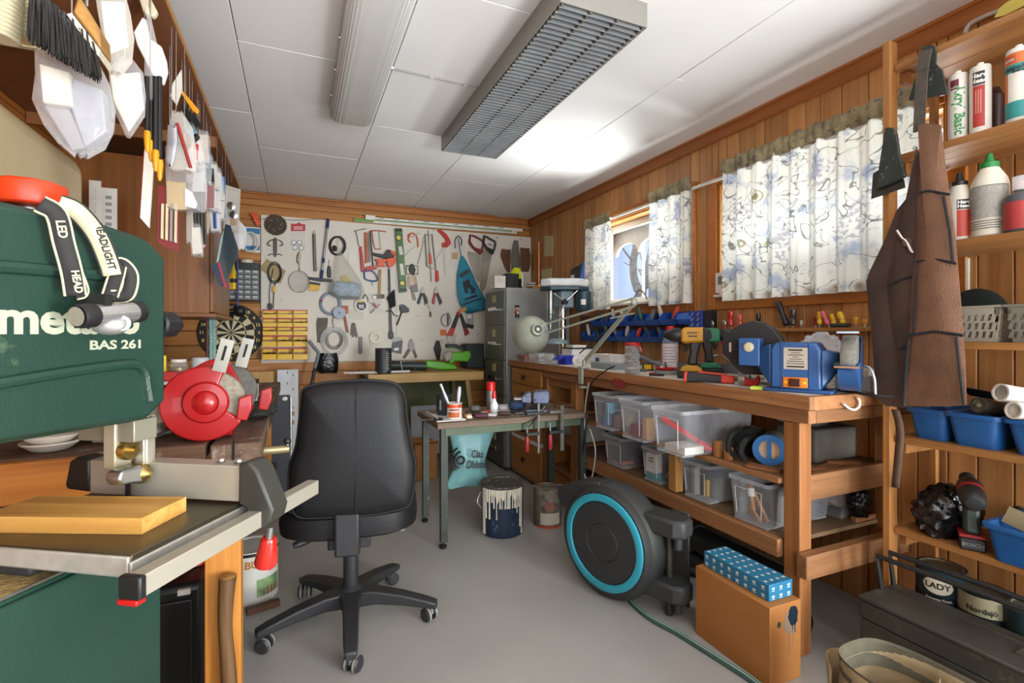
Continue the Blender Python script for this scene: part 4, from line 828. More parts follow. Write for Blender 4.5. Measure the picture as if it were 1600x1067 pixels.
def baggy(nm,prof,m_,par,off=.004,dp=.5,n=22,w=True):
 """hanging bag: prof = [(v, u_left, u_right)] down the picture; depth dp x half-width"""
 b=WB();Ls=[]
 for j,(v,ul,ur)in enumerate(prof):
  a,c=onY(ul,v,PY-off),onY(ur,v,PY-off);mid=(a+c)/2;hw=(c-a).length/2
  for i in range(n):
   g=2*pi*i/n;s=1+.05*sin(5*g+j*1.3)+.03*sin(9*g-j)
   Ls.append(mid+V((hw*cos(g)*s,-hw*dp*(1+sin(g)*s),.004*sin(3*g+j))))
 k=len(prof);b.add(Ls,[(j*n+i,j*n+(i+1)%n,(j+1)*n+(i+1)%n,(j+1)*n+i)for j in range(k-1)for i in range(n)],True);b.add(Ls[-n:],[tuple(range(n))],True)
 return b.build(nm,m_,par)
t=pt('tied_bag','tied translucent plastic bag with pale blue contents on a peg','bag',541,440)
baggy('film',[(374,526.5,528.5),(386,528,530.5),(394,527,533),(412,523,545),(430,521,558),(445,517,565),(458,513.5,567),(465,522,566),(468,535,562)],pbm,t,.03,.45)
baggy('contents',[(441,524,552),(445,519,562),(455,516,564),(463,523,563),(466,536,560)],mat('9fb4c4',.8,var=.3,vs=30),t,.034,.42);pr(mat('c9b24a',.6),'yellow_sachet',[(533,434),(541,430),(549,438),(540,443)],t,.05,.008)
tag(pr(mat('dcd9cf',.45),'white_plate',[(544,385),(553,385),(554,414),(545,412)],None,-.0006,.01),'small white plastic mounting plate between the tied bag and the hacksaws','plate')
rd=mat('b32420',.4);t=pt('hacksaw','hacksaw with a straight red handle and bare steel frame','hacksaw',560,390);pr(rd,'handle',[(561,387),(565,385),(569,424),(564,425)],t,.003,.02,.004);tb(STEEL,'frame',[(553,361),(562,359),(572,357)],t,.01,.0045,0);tb(STEEL,'back_bar',[(556,361),(561,385)],t,.01,.0045,0)
for i,(u,cc)in enumerate(((568.5,'8a4a34'),(572,'9c5a3c'),(575.5,'6a6a66'))):tag(pr(mat(cc,.45,.5),'saw_blade_strip',[(u,363),(u+2.6,363),(u+3.6,411-i),(u+1,412-i)],None,.004+.006*i,.004),['reddish worn hacksaw blade strip closest to the steel frame','copper toned hacksaw blade strip in the middle of three','plain grey hacksaw blade strip of the three hung together'][i],'saw blade')
tag(tb(BLK,'pry_rod',[(578,361),(583,415)],None,.02,.0045,0),'thin black rod hanging beside the hacksaw blade strips','rod')
t=pt('hacksaw','bow hacksaw with red tubular frame hung from its upper bar','hacksaw',592,385);tb(rd,'frame',[(577,361),(590,360),(603,362)],t,.024,.004,0);tb(rd,'frame_arm',[(581,361),(583,378),(586,389),(595,389)],t,.024,.004,0);tb(STEEL,'blade',[(592,361),(595,388)],t,.022,.002,0);pr(rd,'handle',[(570,418),(583,415),(590,420),(572,424)],t,.02,.016,.004)
orr=mat('d9501e',.4);t=pt('spring_clamp','black and orange quick clamp with splayed orange grips','clamp',600,408)
pr(BLK,'body',[(582,395),(600,398),(605,390),(612,392),(616,402),(600,404),(584,400)],t,.03,.02,.004);pr(orr,'grip',[(585,405),(604,405),(605,409),(598,411),(602,417),(588,417),(590,411)],t,.03,.022,.004);pr(orr,'grip',[(604,404),(617,402),(619,408),(613,416),(607,419),(604,413)],t,.03,.024,.004);pr(orr,'grip',[(608,390),(617,394),(619,400),(611,398)],t,.03,.02,.004)
t=pt('bar_clamp','long black bar clamp hanging straight down beside the green spirit level','clamp',611,455);pr(BLK,'bar',[(606,420),(609,420),(613,530),(608,530)],t,.004,.012);pr(BLKM,'jaw',[(604,465),(616,452),(618,478),(610,482)],t,.016,.02,.004);pr(BLK,'foot',[(607,520),(614,518),(615,528),(607,528)],t,.016,.02,.003)
t=pt('saw_grip','blue looped saw grip hanging alone below the hacksaws','handle',578,431);tb(mat('2a5a94',.4),'loop',[(569,424),(580,423),(588,430),(589,438),(580,439),(570,436)],t,.016,.007,4,8,True);tb(STEEL,'pin',[(581,440),(582,446)],t,.016,.003,0)
t=pt('hammer','hammer with bare wooden handle hanging beside the bag of clips','hammer',593,440);pr(wood('c19a5e','9a7340','z',1),'handle',[(591,422),(595.5,421),(594.5,461),(590.5,461)],t,.003,.016,.004);pr(DARKM,'head',[(583,461),(600,460),(600,466),(584,467)],t,.002,.022,.003)
t=pt('clip_bag','clear bag of red and blue plastic clips','bag',586,474);pr(clear('e8e6e0',.3,.15),'film',[(577,459),(595,459),(595.5,489),(577.5,490)],t,.004,.024);pr(WHITE,'tag',[(583,462),(588,462),(588,467),(583,467)],t,.03,.002)
for i in range(9):q=onY(580+rnd.uniform(0,11),473+rnd.uniform(0,14),PY-.016);WB().tube([q,q+V((rnd.uniform(-.02,.02),rnd.uniform(-.005,.005),rnd.uniform(-.025,.02))),q+V((rnd.uniform(-.03,.03),0,rnd.uniform(-.03,.03)))],.0035,6).build('clip',(rd,mat('23407a',.4),rd)[i%3],t)
t=pt('hose_coil','grey blue coil of plastic hose with red ends on the pegboard','coil',517,474);hb=mat('93a0ac',.35)
for k in range(4):tb(hb,'turn',[(516+(17-k*1.3)*cos(a),474+(18-k*1.2)*sin(a))for a in[2*pi*i/18 for i in range(18)]],t,.01+.008*(k%3),.005,3,8,True)
WB().sph(onY(502,470,PY-.03),.009).build('red_end',rd,t)
t=pt('wire_spool','small grey spool of wire below the hose coil','spool',529,488);c=onY(530,489,PY-.036)
WB().cyl(c,V((c.x,PY+.001,c.z)),.006,n=8).build('hanger_pin',STEEL,t);WB().lathe([(.008,0),(.05,0),(.05,.003),(.03,.004),(.03,.022),(.05,.023),(.05,.026),(.008,.026)],c,(0,-1,0),28).build('flange',mat('8e9bab',.4),t);WB().lathe([(.0,.0265),(.008,.0265)],c,(0,-1,0),16).build('core_hole',BLK,t)
t=pt('tape_reel','round black and white tape reel with large number markings','reel',564,477);c=onY(564,477.5,PY-.004)
WB().lathe([(0,0),(.056,0),(.058,.004),(.058,.022),(.05,.026),(.0,.026)],c,(0,-1,0),30).build('case',WHITE,t);WB().lathe([(0,.0264),(.042,.0268)],c,(0,-1,0),28).build('face',BLK,t);text('95',.045,WHITE,t,c+V((0,-.028,-.012)),bold=.001);pr(YEL,'yellow_mark',[(560,469),(568,469),(568,472),(560,472)],t,.0305,.001)
tb(BLK,'tape_end',[(567,467),(571,460),(575,468),(574,474)],t,.018,.003)
t=pt('cable_coil','big white coil of cable with grey wires inside','coil',523,532)
for k in range(5):tb(mat('d9d8d4',.4),'turn',[(523+(21.5-k*1.1)*cos(a)+(k%2),532+(22-k*1.2)*sin(a)+k*.4)for a in[2*pi*i/18 for i in range(18)]],t,.012+.007*(k%3),.0045,3,8,True)
for k in range(3):tb(mat('6a6660',.4,.5),'inner_wire',[(522+(14-2*k)*cos(a),530+(16-2*k)*sin(a))for a in[2*pi*i/14 for i in range(14)]],t,.012+.005*k,.003,3,6,True)
tb(mat('d9d8d4',.4),'loose_end',[(505,548),(515,562),(530,567),(544,563)],t,.03,.0035);tb(CHROME,'tie',[(522,493),(520,502),(522,512)],t,.03,.003)
tag(baggy('hanging_pouch',[(497,496,512),(505,494,512),(520,495,509),(535,496,505)],mat('6b655c',.8,var=.2),None,.003,.15),'grey fabric pouch hanging behind the white cable coil','pouch')
t=pt('pipe_wrench','worn orange brown wrench hanging beside the big cable coil','wrench',540,504);pr(mat('8a4a2a',.5,.2,var=.2),'arm',[(535,488),(539,488),(545,519),(541,520)],t,.002,.014,.003);pr(mat('a8532a',.5,.2,var=.2),'jaw',[(533,478),(544,478),(543,490),(534,490)],t,.0021,.02,.004)
tag(pr(clear('d7d3bd',.4),'parts_pouch',[(545,484),(568,487),(566,500),(546,497)],None,.002,.02),'small clear pouch of parts hanging under the tape reel','pouch')
t=pt('binder_clip','bunch of dark metal clips hanging from one hook','clip',551,515)
for k in range(4):pr(mat('3a3632',.4,.5),'clip',[(549+k*1.4,505),(551+k*1.2,504),(555+(k-1.5)*3,522+k%2*4),(551+(k-1.5)*3,524+k%2*3)],t,.002+.006*k,.005)
tag(pr(mat('6c6a64',.5,.4),'sharpening_stone',[(560,526),(566,526),(566,551),(563,553),(560,551)],None,-.0006,.014,.003),'narrow grey sharpening stone hanging alone','stone')
t=pt('wire_roll','small roll of brown wire over a little parts bag','roll',585,530);WB().lathe([(.03,0),(.05,0),(.05,.018),(.03,.018)],onY(586,527,PY-.001),(0,-1,0),26).build('roll',mat('8c8570',.4,.4),t);pr(clear('d8d6c8',.35),'pouch',[(578,534),(593,534),(594,555),(577,555)],t,.0,.016)
t=pt('hardware_pack','grey hanging pack with white print beside the black cylinder','package',620,541);pr(mat('55565e',.5),'pack',[(613,535),(629,531),(627,553),(611,550)],t,-.0006,.012);pr(mat('b5b3ac',.5),'header',[(615,527),(626,526),(629,531),(613,535)],t,-.0006,.006);pr(WHITE,'printed_mark',[(616,544),(623,543),(623,547),(616,548)],t,.0122,.0006)
t=pt('end_cutter','pair of pliers with brown grips and bright jaw low on the pegboard','pliers',644,545);pr(mat('8f8c86',.5,.3),'jaw',[(640,531),(643,529),(648,540),(646,548),(640,548),(637,541)],t,.002,.014,.003);pr(mat('6b5138',.5),'grip',[(637,545),(641,548),(633,560),(629,559)],t,.002,.016,.003);pr(mat('6b5138',.5),'grip',[(644,548),(647,545),(652,557),(649,560)],t,.002,.016,.003)
t=pt('hanging_plane','black hand tool hanging point down near the leaf blower','tool',684,547);pr(BLK,'body',[(681,532),(686,532),(689,545),(686,563),(682,561),(677,545)],t,-.0006,.02,.004);pr(STEEL,'blade',[(682,526),(685,526),(685,534),(682,534)],t,.004,.004)
t=pt('long_ruler','long white straightedge with evenly spaced marks lying along the pegboard top','ruler',690,345);zt=z1
for nm,pts,mm,off,th in(('upper_rail',[(571,336),(586,337.5),(586,340),(800,356.5),(816,358),(816,362),(800,361.5),(571,343)],WHITE,.012,.012),('green_edge',[(586,342.5),(800,360.2),(800,361.6),(586,344)],mat('5f8a3a',.5),.0245,.002)):pr(mm,nm,pts,t,off,th)
for i in range(9):u=595+i*23.5;v=341+(u-586)*.0776;pr(BLK,'mark',[(u-4,v-.9),(u+5,v-.2),(u+5,v+.5),(u-4,v-.2)],t,.0245,.001)
t=pt('long_ruler','white and green strip under the marked straightedge','ruler',680,352);pr(mat('dedcd2',.5),'strip',[(553,342),(586,345),(807,362),(807,366),(586,349),(553,346)],t,-.0006,.010);pr(mat('6a9a3c',.5),'green_part',[(553,340.5),(586,343.5),(583,347.5),(553,345.5)],t,.0105,.002)
t=pt('spirit_level','green spirit level hung upright with two round yellow vials','spirit level',626,407);lgm=mat('4a7038',.4,var=.08)
pr(lgm,'body',[(617,357.5),(627.5,357.5),(635,456),(624,457.5)],t,.018,.026,.002)
for a,c in((385,398),(412,430)):k=(a-357)/100;pr(mat('d8d6c6',.4),'window',[(620.5+k*7,a),(626+k*7,a),(627.2+(c-357)/100*7,c),(621.5+(c-357)/100*7,c)],t,.0445,.001)
for u,v in((622.8,371.5),(628.5,442.5)):WB().lathe([(0,0),(.022,0),(.024,.002),(.024,.004)],onY(u,v,PY-.0445),(0,-1,0),20).build('vial',mat('d9d05a',.2),t);WB().lathe([(.020,.002),(.027,.002),(.027,.006),(.020,.006)],onY(u,v,PY-.0445),(0,-1,0),20).build('vial_ring',BLK,t)
for v in(360,453):pr(BLK,'end_cap',[(617+(v-357)*.073,v-2.5),(627.5+(v-357)*.073,v-2.5),(627.8+(v-357)*.073,v+1.5),(617.3+(v-357)*.073,v+1.5)],t,.0445,.001)
wp=mat('cfcbc2',.4,.3)
t=pt('fret_saw','bent white and orange frame tool beside the spirit level','saw',646,385);tb(orr,'grip',[(637,368),(645,364),(652,372),(653,386)],t,.014,.006);tb(wp,'frame',[(640,370),(646,369),(656,364)],t,.02,.005);tb(wp,'rod',[(633,400),(640,392),(648,386)],t,.014,.003);tb(orr,'lower_grip',[(640,366),(638,374),(642,379)],t,.014,.006)
t=pt('caulking_gun','bare metal caulking gun frame hanging nose up','caulking gun',672,395);gmx=mat('7b756b',.45,.6)
tb(gmx,'cradle',[(664,367),(675,366),(681,422),(667,416),(664,367)],t,.02,.0045,0);tb(gmx,'rod',[(669,360),(674,440)],t,.02,.003,0);tb(wp,'side_tube',[(663,370),(659,390),(653,412)],t,.014,.006);pr(orr,'trigger',[(670,397),(673,396),(675,412),(671,413)],t,.03,.012,.003)
t=pt('chisel','chisel with a bright red handle hanging blade up','chisel',683,425);pr(mat('c02a1c',.35),'handle',[(680,424),(684,422),(686,438),(682,441),(680,440)],t,.01,.016,.004);tb(STEEL,'blade',[(681,424),(679,404)],t,.016,.003,0)
t=pt('pruning_saw','pruning saw with an angular red handle and thin tapering blade','saw',694,390);rp_=mat('bf2e22',.35)
pr(rp_,'handle',[(682,360),(688,359),(697,366),(703,375),(704,381),(698,387),(694,382),(696,376),(690,368)],t,.003,.02,.004);pr(rp_,'guard',[(691,379),(697,381),(696,387),(690,386)],t,.005,.016,.003);pr(STEEL,'blade',[(692,386),(697,386),(696,431),(695,431)],t,.010,.002);tb(wp,'side_arm',[(691,388),(685,400),(679,410)],t,.01,.0035,0)
t=pt('white_board','small white board with a beige patch and dark edges behind the drawstring bag','board',715,392);pr(mat('d3cfc4',.5),'sheet',[(706,367),(727,366),(724,419),(702,419)],t,-.0006,.006);pr(mat('b59a72',.6),'patch',[(706,395),(716,394),(715,405),(706,405)],t,.0056,.001);
t=pt('drawstring_bag','turquoise drawstring bag with black print hanging from its cord','bag',735,440)
tb(BLK,'cord',[(712,388),(711,376),(716,369),(721,374),(721,384)],t,.02,.004);tb(BLK,'cord',[(716,372),(719,390),(721,402)],t,.024,.003)
baggy('body',[(400,719.5,723),(408,717,728),(418,715,733),(432,713,739),(448,712.5,746),(464,713,754),(476,716,758),(484,722,756),(489,727,738)],mat('2f86a0',.7,var=.12,vs=14),t,.004,.34,26)
def onbag(pts,nm,mm=BLK):return WB().prism(P(pts,.105),(0,.012,0)).build(nm,mm,t)
onbag([(719,428),(731,421),(734,425),(722,433)],'printed_bar');onbag([(724,440),(733,436),(735,444),(743,452),(742,458),(736,458),(738,452),(731,447),(731,455),(733,457),(728,458),(726,448)],'printed_mark');onbag([(723,475),(752,465),(752,467),(724,477)],'printed_bar');onbag([(727,466),(745,460),(746,463),(728,469)],'printed_mark');pr(mat('c98a3a',.6),'orange_tag',[(718,482),(728,479),(729,485),(720,488)],t,.08,.004)
bl=mat('9a968c',.35,.75,var=.15,vs=12)
t=pt('handsaw','handsaw with dark red grip, blade pointing down beside the drawstring bag','handsaw',743,400);pr(bl,'blade',[(731,392),(752,398),(748,441),(741,431),(731,400)],t,.006,.003);pr(bl,'blade_tip',[(740,400),(752,398),(749,440),(744,436)],t,.0062,.0026)
hm=mat('7a1c22',.4);tb(hm,'grip',[(735,367),(747,372),(755,379),(752,392),(750,396),(740,388),(733,379)],t,.014,.010,3,8,True);pr(hm,'grip_plate',[(734,376),(740,386),(754,391),(753,396),(748,395),(733,383)],t,.004,.016,.003)
t=pt('handsaw','handsaw with black grip, blade pointing down to the filing cabinet','handsaw',763,410);pr(bl,'blade',[(755,385),(769,395),(759,448),(753,457),(750,447)],t,.02,.003)
tb(BLK,'grip',[(757,368),(767,374),(774,379),(771,393),(768,396),(760,388),(755,380)],t,.030,.010,3,8,True);pr(BLK,'grip_plate',[(756,378),(761,386),(772,391),(770,396),(766,396),(755,385)],t,.024,.014,.003);pr(CHROME,'badge',[(764,380),(768,382),(768,384),(764,382)],t,.04,.002)
lt=mat('6a4630',.8,var=.2)
tag(baggy('hanging_glove',[(390,783,797),(400,781,797),(415,787,797),(425,792,797)],lt,None,.004,.2),'brown leather glove hanging at the pegboard end behind the yellow cap','glove');tag(baggy('hanging_glove',[(388,812,826),(400,812,828),(415,813,828),(424,815,826)],lt,None,.004,.2),'brown leather glove hanging at the outermost pegboard corner','glove')
tag(baggy('hanging_cloth',[(376,803,809),(390,799,810),(405,798,812),(424,799,813)],mat('6d6a62',.85,var=.15),None,.016,.25),'grey cloth hanging between the two leather gloves','cloth')
t=pt('phone_holder','dark holder frame with a spidery black clip','holder',644,421);tb(mat('55504a',.5),'frame',[(635,415),(653,415),(653,428),(635,428),(635,415)],t,.008,.004,0);pr(BLK,'clip',[(642,412),(646,414),(649,422),(646,431),(641,428),(638,420)],t,.003,.02,.003)
tag(baggy('screw_bag',[(431,637,649),(440,635,651),(448,637,652),(452,640,648)],clear('d9a888',.5,.2),None,-.001,.25),'small clear bag with orange pieces under the dark holder','bag')
t=pt('hatchet','grey hatchet head with a short handle hanging low','hatchet',646,458);pr(GREY,'head',[(641,446),(651,444),(653,456),(642,456)],t,-.0006,.02,.003);pr(mat('8f8878',.5),'handle',[(642,456),(647,456),(650,469),(645,469)],t,-.0006,.016,.003)
def pliers(u,v,s,cols,label,sc=1):
 t=pt('pliers',label,'pliers',u,v)
 pr(mat('9b9890',.45,.4),'jaw',[(u-2*sc,v),(u+1*sc,v-4*sc),(u+4*sc,v),(u+3*sc,v+7*sc),(u-2*sc,v+7*sc)],t,.004,.012,.002)
 pr(cols[0],'grip',[(u-2*sc,v+5*sc),(u+1*sc,v+7*sc),(u-3*sc+s,v+24*sc),(u-7*sc+s,v+21*sc)],t,.005,.014,.003);pr(cols[1],'grip',[(u+1*sc,v+7*sc),(u+4*sc,v+5*sc),(u+10*sc+s,v+20*sc),(u+6*sc+s,v+25*sc)],t,.005,.014,.003);return t
pliers(659,452,-1,(BLK,BLK),'black handled pliers hanging open beside the red gripped pair');pliers(680,452,1,(mat('a82228',.4),mat('3a1a1c',.4)),'pliers with red and black grips, next to the black handled pair');tag(tb(STEEL,'steel_awl',[(667,462),(670,482)],None,.03,.003,0),'thin steel awl hanging between the two pairs of pliers','awl')
t=pt('small_awl','little awl with a dark red handle under the pliers','awl',672,488);pr(mat('5a2a20',.5),'handle',[(671,487),(673.5,487),(673.5,495),(671,495)],t,-.0006,.012,.003);tb(STEEL,'tip',[(672,487),(672,479)],t,.006,.0018,0)
t=pt('trigger_clamp','black trigger clamp hung at an angle beside the bar clamp','clamp',628,490);pr(BLK,'body',[(624,477),(631,476),(639,483),(638,488),(629,489),(624,485)],t,.002,.024,.004);tb(BLK,'bar',[(628,486),(624,498),(620,508)],t,.016,.006,0);pr(mat('2c4a6a',.4),'blue_pad',[(625,476),(630,475),(630,479),(625,479)],t,.0265,.004)
tag(tb(BLK,'hook_rod',[(603,486),(612,486),(616,492),(622,494)],None,.03,.004),'short bent black rod hooked across the bar clamp','rod')
t=pt('lopper','loppers with black arms and orange grips hanging as an open V','loppers',716,505);pr(rd,'head',[(713,488),(717,486),(720,492),(714,494)],t,.008,.014,.002)
for nm,pts,mm in(('arm',[(713,490),(718,492),(711,512),(704,512)],BLK),('arm',[(717,490),(721,490),(729,510),(724,514)],BLK),('grip',[(704,512),(711,512),(707,525),(697,524)],mat('c63a22',.4)),('grip',[(724,514),(729,510),(733,521),(726,525)],mat('8a2a20',.4))):pr(mm,nm,pts,t,.006,.016,.003)
tag(pr(mat('d9701c',.4),'orange_tag',[(687,515),(697,515),(698,524),(688,524)],None,-.0006,.008),'square orange plastic piece beside the loppers grip','tag')
t=pt('wire_coil','loose coil of thin wire over a small file left of the loppers','wire',697,499)
for k in range(2):tb(mat('8a867c',.4,.5),'turn',[(697+(8-k)*cos(a),500+(10-k)*sin(a))for a in[2*pi*i/12 for i in range(12)]],t,.012+.006*k,.002,3,6,True)
pr(mat('55524c',.5,.5),'file',[(698,489),(702,489),(701,508),(698,508)],t,.0,.006)
t=pt('switch_pack','grey hanging pack with black clasp beside the loppers','package',733,501);pr(mat('a09d93',.5),'pack',[(728,489),(739,488),(740,511),(728,513)],t,-.0006,.012);pr(BLK,'clasp',[(727,505),(740,508),(739,514),(728,511)],t,.012,.006);pr(WHITE,'label',[(730,492),(737,491),(737,497),(730,498)],t,.012,.001)
tag(baggy('glass_vial_bag',[(522,696,712),(530,697,711),(538,699,710)],clear('c8c6b8',.4),None,-.001,.2),'small clear bag hanging between the lopper grips','bag')
t=pt('orange_clamp','orange plastic clamp poking out beside the pegboard corner','clamp',398,342,.02);pr(orr,'jaw',[(389,333),(402,334),(408,352),(400,350),(396,342)],t,.01,.02,.004);WB().cyl(onY(398,342,PY),V((onY(398,342,PY).x,YB+.002,onY(398,342,PY).z)),.004,n=8).build('hanger_nail',STEEL,t);pr(mat('e0662a',.4),'screw',[(396,343),(399,342),(405,352),(402,353)],t,.03,.012)
t=pt('white_sign','white card with two blue bands hanging beside the pegboard','card',396,375);pr(WHITE,'card',[(383,354),(406.5,356),(406.5,395),(383,394)],t,-.02,.004);pr(mat('2f7fb0',.4),'blue_band',[(384,356),(406,357.5),(406,366),(384,365)],t,-.0155,.001);pr(mat('2f7fb0',.4),'blue_band',[(384,384),(406,384),(405,391),(384,390)],t,-.0155,.001)
tag(WB().tube([onY(391,378,4.4)+V((.055*cos(a),0,.075*sin(a)))for a in[2*pi*i/24 for i in range(24)]],.008,8,True).build('hanging_hoop',mat('dcd9d0',.4)),'white plastic hoop hanging at the end of the shelf packets','hoop')
t=thing('parts_cabinet','small black cabinet of clear plastic parts drawers above the dartboard','drawer cabinet',onY(381,440,YB));q0,q1=onY(356,469,4.36),onY(406,411,4.36);X0,X1,Z0,Z1=q0.x,q1.x,q0.z,q1.z
WB().box(X0,X1,4.37,YB-.0005,Z0,Z1).build('housing',mat('2a2b2c',.5),t,.003);dc=clear('dfe2e2',.45,.2)
nr,ncol=6,4;zt_=Z0+(Z1-Z0)*.80
for r_ in range(nr):
 for c_ in range(ncol):
  a,d=X0+.008+(X1-X0-.012)*c_/ncol,Z0+.008+(zt_-Z0)*r_/nr;w_,h_=(X1-X0-.012)/ncol-.005,(zt_-Z0)/nr-.006
  dd=WB().box(a,a+w_,4.356,4.369,d,d+h_).build('drawer',dc,t,.001);WB().box(a+.008,a+w_-.008,4.351,4.3555,d+h_*.45,d+h_*.75).build('pull',mat('cfd0ce',.3),dd);
for k in range(8):a=X0+.01+(X1-X0-.02)*k/8;WB().box(a,a+.02,4.362,4.3695,zt_+.016,Z1-.01).build('slot_front',mat('3a3c3e',.3),t)
q=onY(386,410,4.42);q.z=Z1+.0005;tag(WB().lathe([(.02,0),(.045,0),(.045,.025),(.02,.025)],q,n=24).build('tape_roll',mat('d8d0bd',.5)),'roll of pale tape lying on top of the parts drawer cabinet','tape')
for k,(u,cc)in enumerate(((359,'d97a1c'),(365,'e8c81c'))):q=onY(u,452,4.30);t=thing('glue_tube',['orange glue bottle standing in the wire holder before the parts drawers','yellow glue bottle with pointed tip before the parts drawers'][k],'bottle',q);MB().lathe([(.017,0),(.018,.004),(.018,.1+.03*k),(.008,.13+.03*k),(.004,.165+.03*k),(0,.166+.03*k)],n=18).build('body',mat(cc,.35),t);MB().lathe([(.0185,.05),(.0185,.08)],n=18).build('label',BLK,t)
tag(WB().tube([onY(354,455,4.27),onY(371,456,4.27),onY(371,456,4.36),onY(354,455,4.36)],.003,6,True).build('wire_holder',mat('c8c8c4',.3,.6)),'wire holder carrying the yellow and orange glue bottles','holder')
t=thing('dartboard','round black and cream dartboard with yellow numbers on the far wall','dartboard',onY(361,519.6,YB));dc0=onY(361,519.6,YB-.032);RB=.227
WB().lathe([(0,.031),(RB-.01,.031),(RB,.025),(RB,.006),(RB-.004,0),(0,0)],dc0,(0,1,0),60).build('rim_disc',mat('191918',.6),t)
cr,bk_,ye_=mat('d9cfa8',.7),mat('1d1c1b',.7),mat('d8b45a',.7)
def sector(b,r0,r1,a0,a1):
 n=5;b.add([dc0+V((r*sin(R(a0+(a1-a0)*i/n)),-.0012,r*cos(R(a0+(a1-a0)*i/n))))for r in(r0,r1)for i in range(n+1)],[(i,i+1,n+2+i,n+1+i)for i in range(n)])
for mm,par_,rings,nm in((cr,0,((.012,.098),(.106,.163)),'cream_field'),(bk_,1,((.012,.098),(.106,.163)),'black_field'),(ye_,1,((.098,.106),(.163,.172)),'yellow_ring'),(bk_,0,((.098,.106),(.163,.172)),'black_ring')):
 b=WB()
 for k in range(20):
  if(k+1)%2==par_:
   for r0,r1 in rings:sector(b,r0,r1,k*18-9,k*18+9)
 b.build(nm,mm,t)
WB().lathe([(0,-.002),(.012,-.0018)],dc0,(0,1,0),20).build('bull',mat('7a4a2a',.6),t)
for k,s in enumerate((20,1,18,4,13,6,10,15,2,17,3,19,7,16,8,11,14,9,12,5)):a=R(18*k);text(str(s),.034,mat('e0cc80',.6),t,dc0+V((.198*sin(a),-.0015,.198*cos(a))),name='number',bold=.0012)
t=thing('hanging_plunger','black rubber cup on a long blue stick hanging before the dartboard','plunger',onY(372,470,4.30));WB().cyl(onY(371,396,4.30),onY(372,483,4.30),.006,n=10).build('stick',mat('3a3f8a',.4),t);WB().lathe([(.012,.02),(.03,.012),(.042,-.004),(.04,-.01),(0,-.006)],onY(374,487,4.30),(0,-1,-.25),24).build('rubber_cup',BLK,t)
t=pt('bin_rack','red wall rack carrying yellow open bins low on the pegboard','rack',446,523);q0,q1=onY(408.5,565,PY),onY(481,480,PY)
for v in(485,498,511,525,544):za=onY(446,v,PY).z;WB().box(q0.x+.006,q1.x-.004,PY-.006,PY+.0006,za-.012,za+.006).build('rail',mat('b8242a',.4),t)
WB().box(q0.x,q1.x,PY-.003,PY+.0004,q0.z,q1.z).build('back_sheet',mat('d9d3c6',.5),t)
ym_=mat('f0bf0e',.35,var=.05,name='yellow_plastic')
for ri,(va,vb)in enumerate(((486,497),(499,510.5),(512,523.5),(526,541),(545,561))):
 for ci,(ua,ub)in enumerate(((411,432.5),(434,457),(458.5,480.5))):
  a,d=onY(ua,vb,PY-.008),onY(ub,va,PY-.008);x0_,x1_,zb,zt_=a.x,d.x,a.z,d.z;hh=zt_-zb;dp=.06+.04*(ri>2);y0_=PY-.009;y1_=y0_-dp
  name_=['top','second','third','fourth','bottom'][ri]+' row, '+['column by the dartboard','middle column','column towards the cable coil'][ci]
  o=thing('storage_bin','yellow open bin of the red rack: '+name_,'bin',((x0_+x1_)/2,y0_-dp/2,zb),0,'yellow bins on the red rack');b=WB();w_=.0025
  b.box(x0_,x1_,y1_,y0_,zb,zb+w_).box(x0_,x1_,y0_-w_,y0_,zb+w_,zt_)
  for xx in(x0_,x1_-w_):b.add([(xx+k,y,z)for k in(0,w_)for y,z in((y0_-w_,zb+w_),(y0_-w_,zt_),(y1_+.022,zt_-.004),(y1_,zb+hh*.5),(y1_,zb+w_))],[(0,1,2,3,4),(9,8,7,6,5),(0,5,6,1),(1,6,7,2),(2,7,8,3),(3,8,9,4),(4,9,5,0)])
  b.build('tray',ym_,o);WB().box(x0_+w_,x1_-w_,y1_,y1_+w_,zb+w_,zb+hh*.52).box(x0_+.012,x1_-.012,y1_-.003,y1_-.0002,zb+hh*.28,zb+hh*.5).build('front_lip',ym_,o)
  WB().grid(lambda u,v:V((x0_+w_+(x1_-x0_-2*w_)*u,y1_+.004+(dp-.008)*v,zb+hh*(.44+.22*v)+.006*sin(9*u+ri+ci)*sin(7*v))),9,6).build('contents',[DARKM,mat('b5b1a8',.5,.4),mat('cfcabc',.6),mat('6a5a40',.6)][(ri*2+ci)%4],o)
t=thing('trestle_bench','plain pale plank bench along the far wall with the green leaf blower on it','bench',(1.0,4.1,0));YT=3.86;q0,q1=onY(575,590,YT),onY(756,590,YT);ZT=onY(660,583,YT).z
WB().box(q0.x,q1.x,YT,YT+.05,ZT-.07,ZT).box(q0.x,q1.x,YT+.051,YB-.03,ZT-.03,ZT-.002).build('plank',wood('c9a566','a8824a','x',.8,.6,.2,.1),t,.003)
lw_=wood('a88a56','7a6238','z',1)
WB().beam((q1.x-.14,YT+.03,ZT-.07),(q1.x-.05,YT+.01,.02),.05,.035).build('leg',lw_,t);WB().beam((q0.x+.1,YT+.03,ZT-.07),(q0.x+.02,YT+.01,.0),.05,.035).build('leg',lw_,t);WB().beam((q0.x+.1,4.35,ZT-.03),(q0.x+.06,4.4,.0),.05,.035).build('leg',lw_,t);WB().beam((q1.x-.12,4.35,ZT-.03),(q1.x-.08,4.4,.0),.05,.035).build('leg',lw_,t)
tag(WB().box(.50,1.48,4.425,4.46,.02,ZT-.06).build('green_sheet',mat('55592f',.6,var=.12,vs=5)),'olive green painted panel standing under the back bench','panel')
t=thing('leaf_blower','bright green leaf blower lying on the back bench','leaf blower',onY(700,575,4.15));YL=4.12;LU=V((0,0,.02))
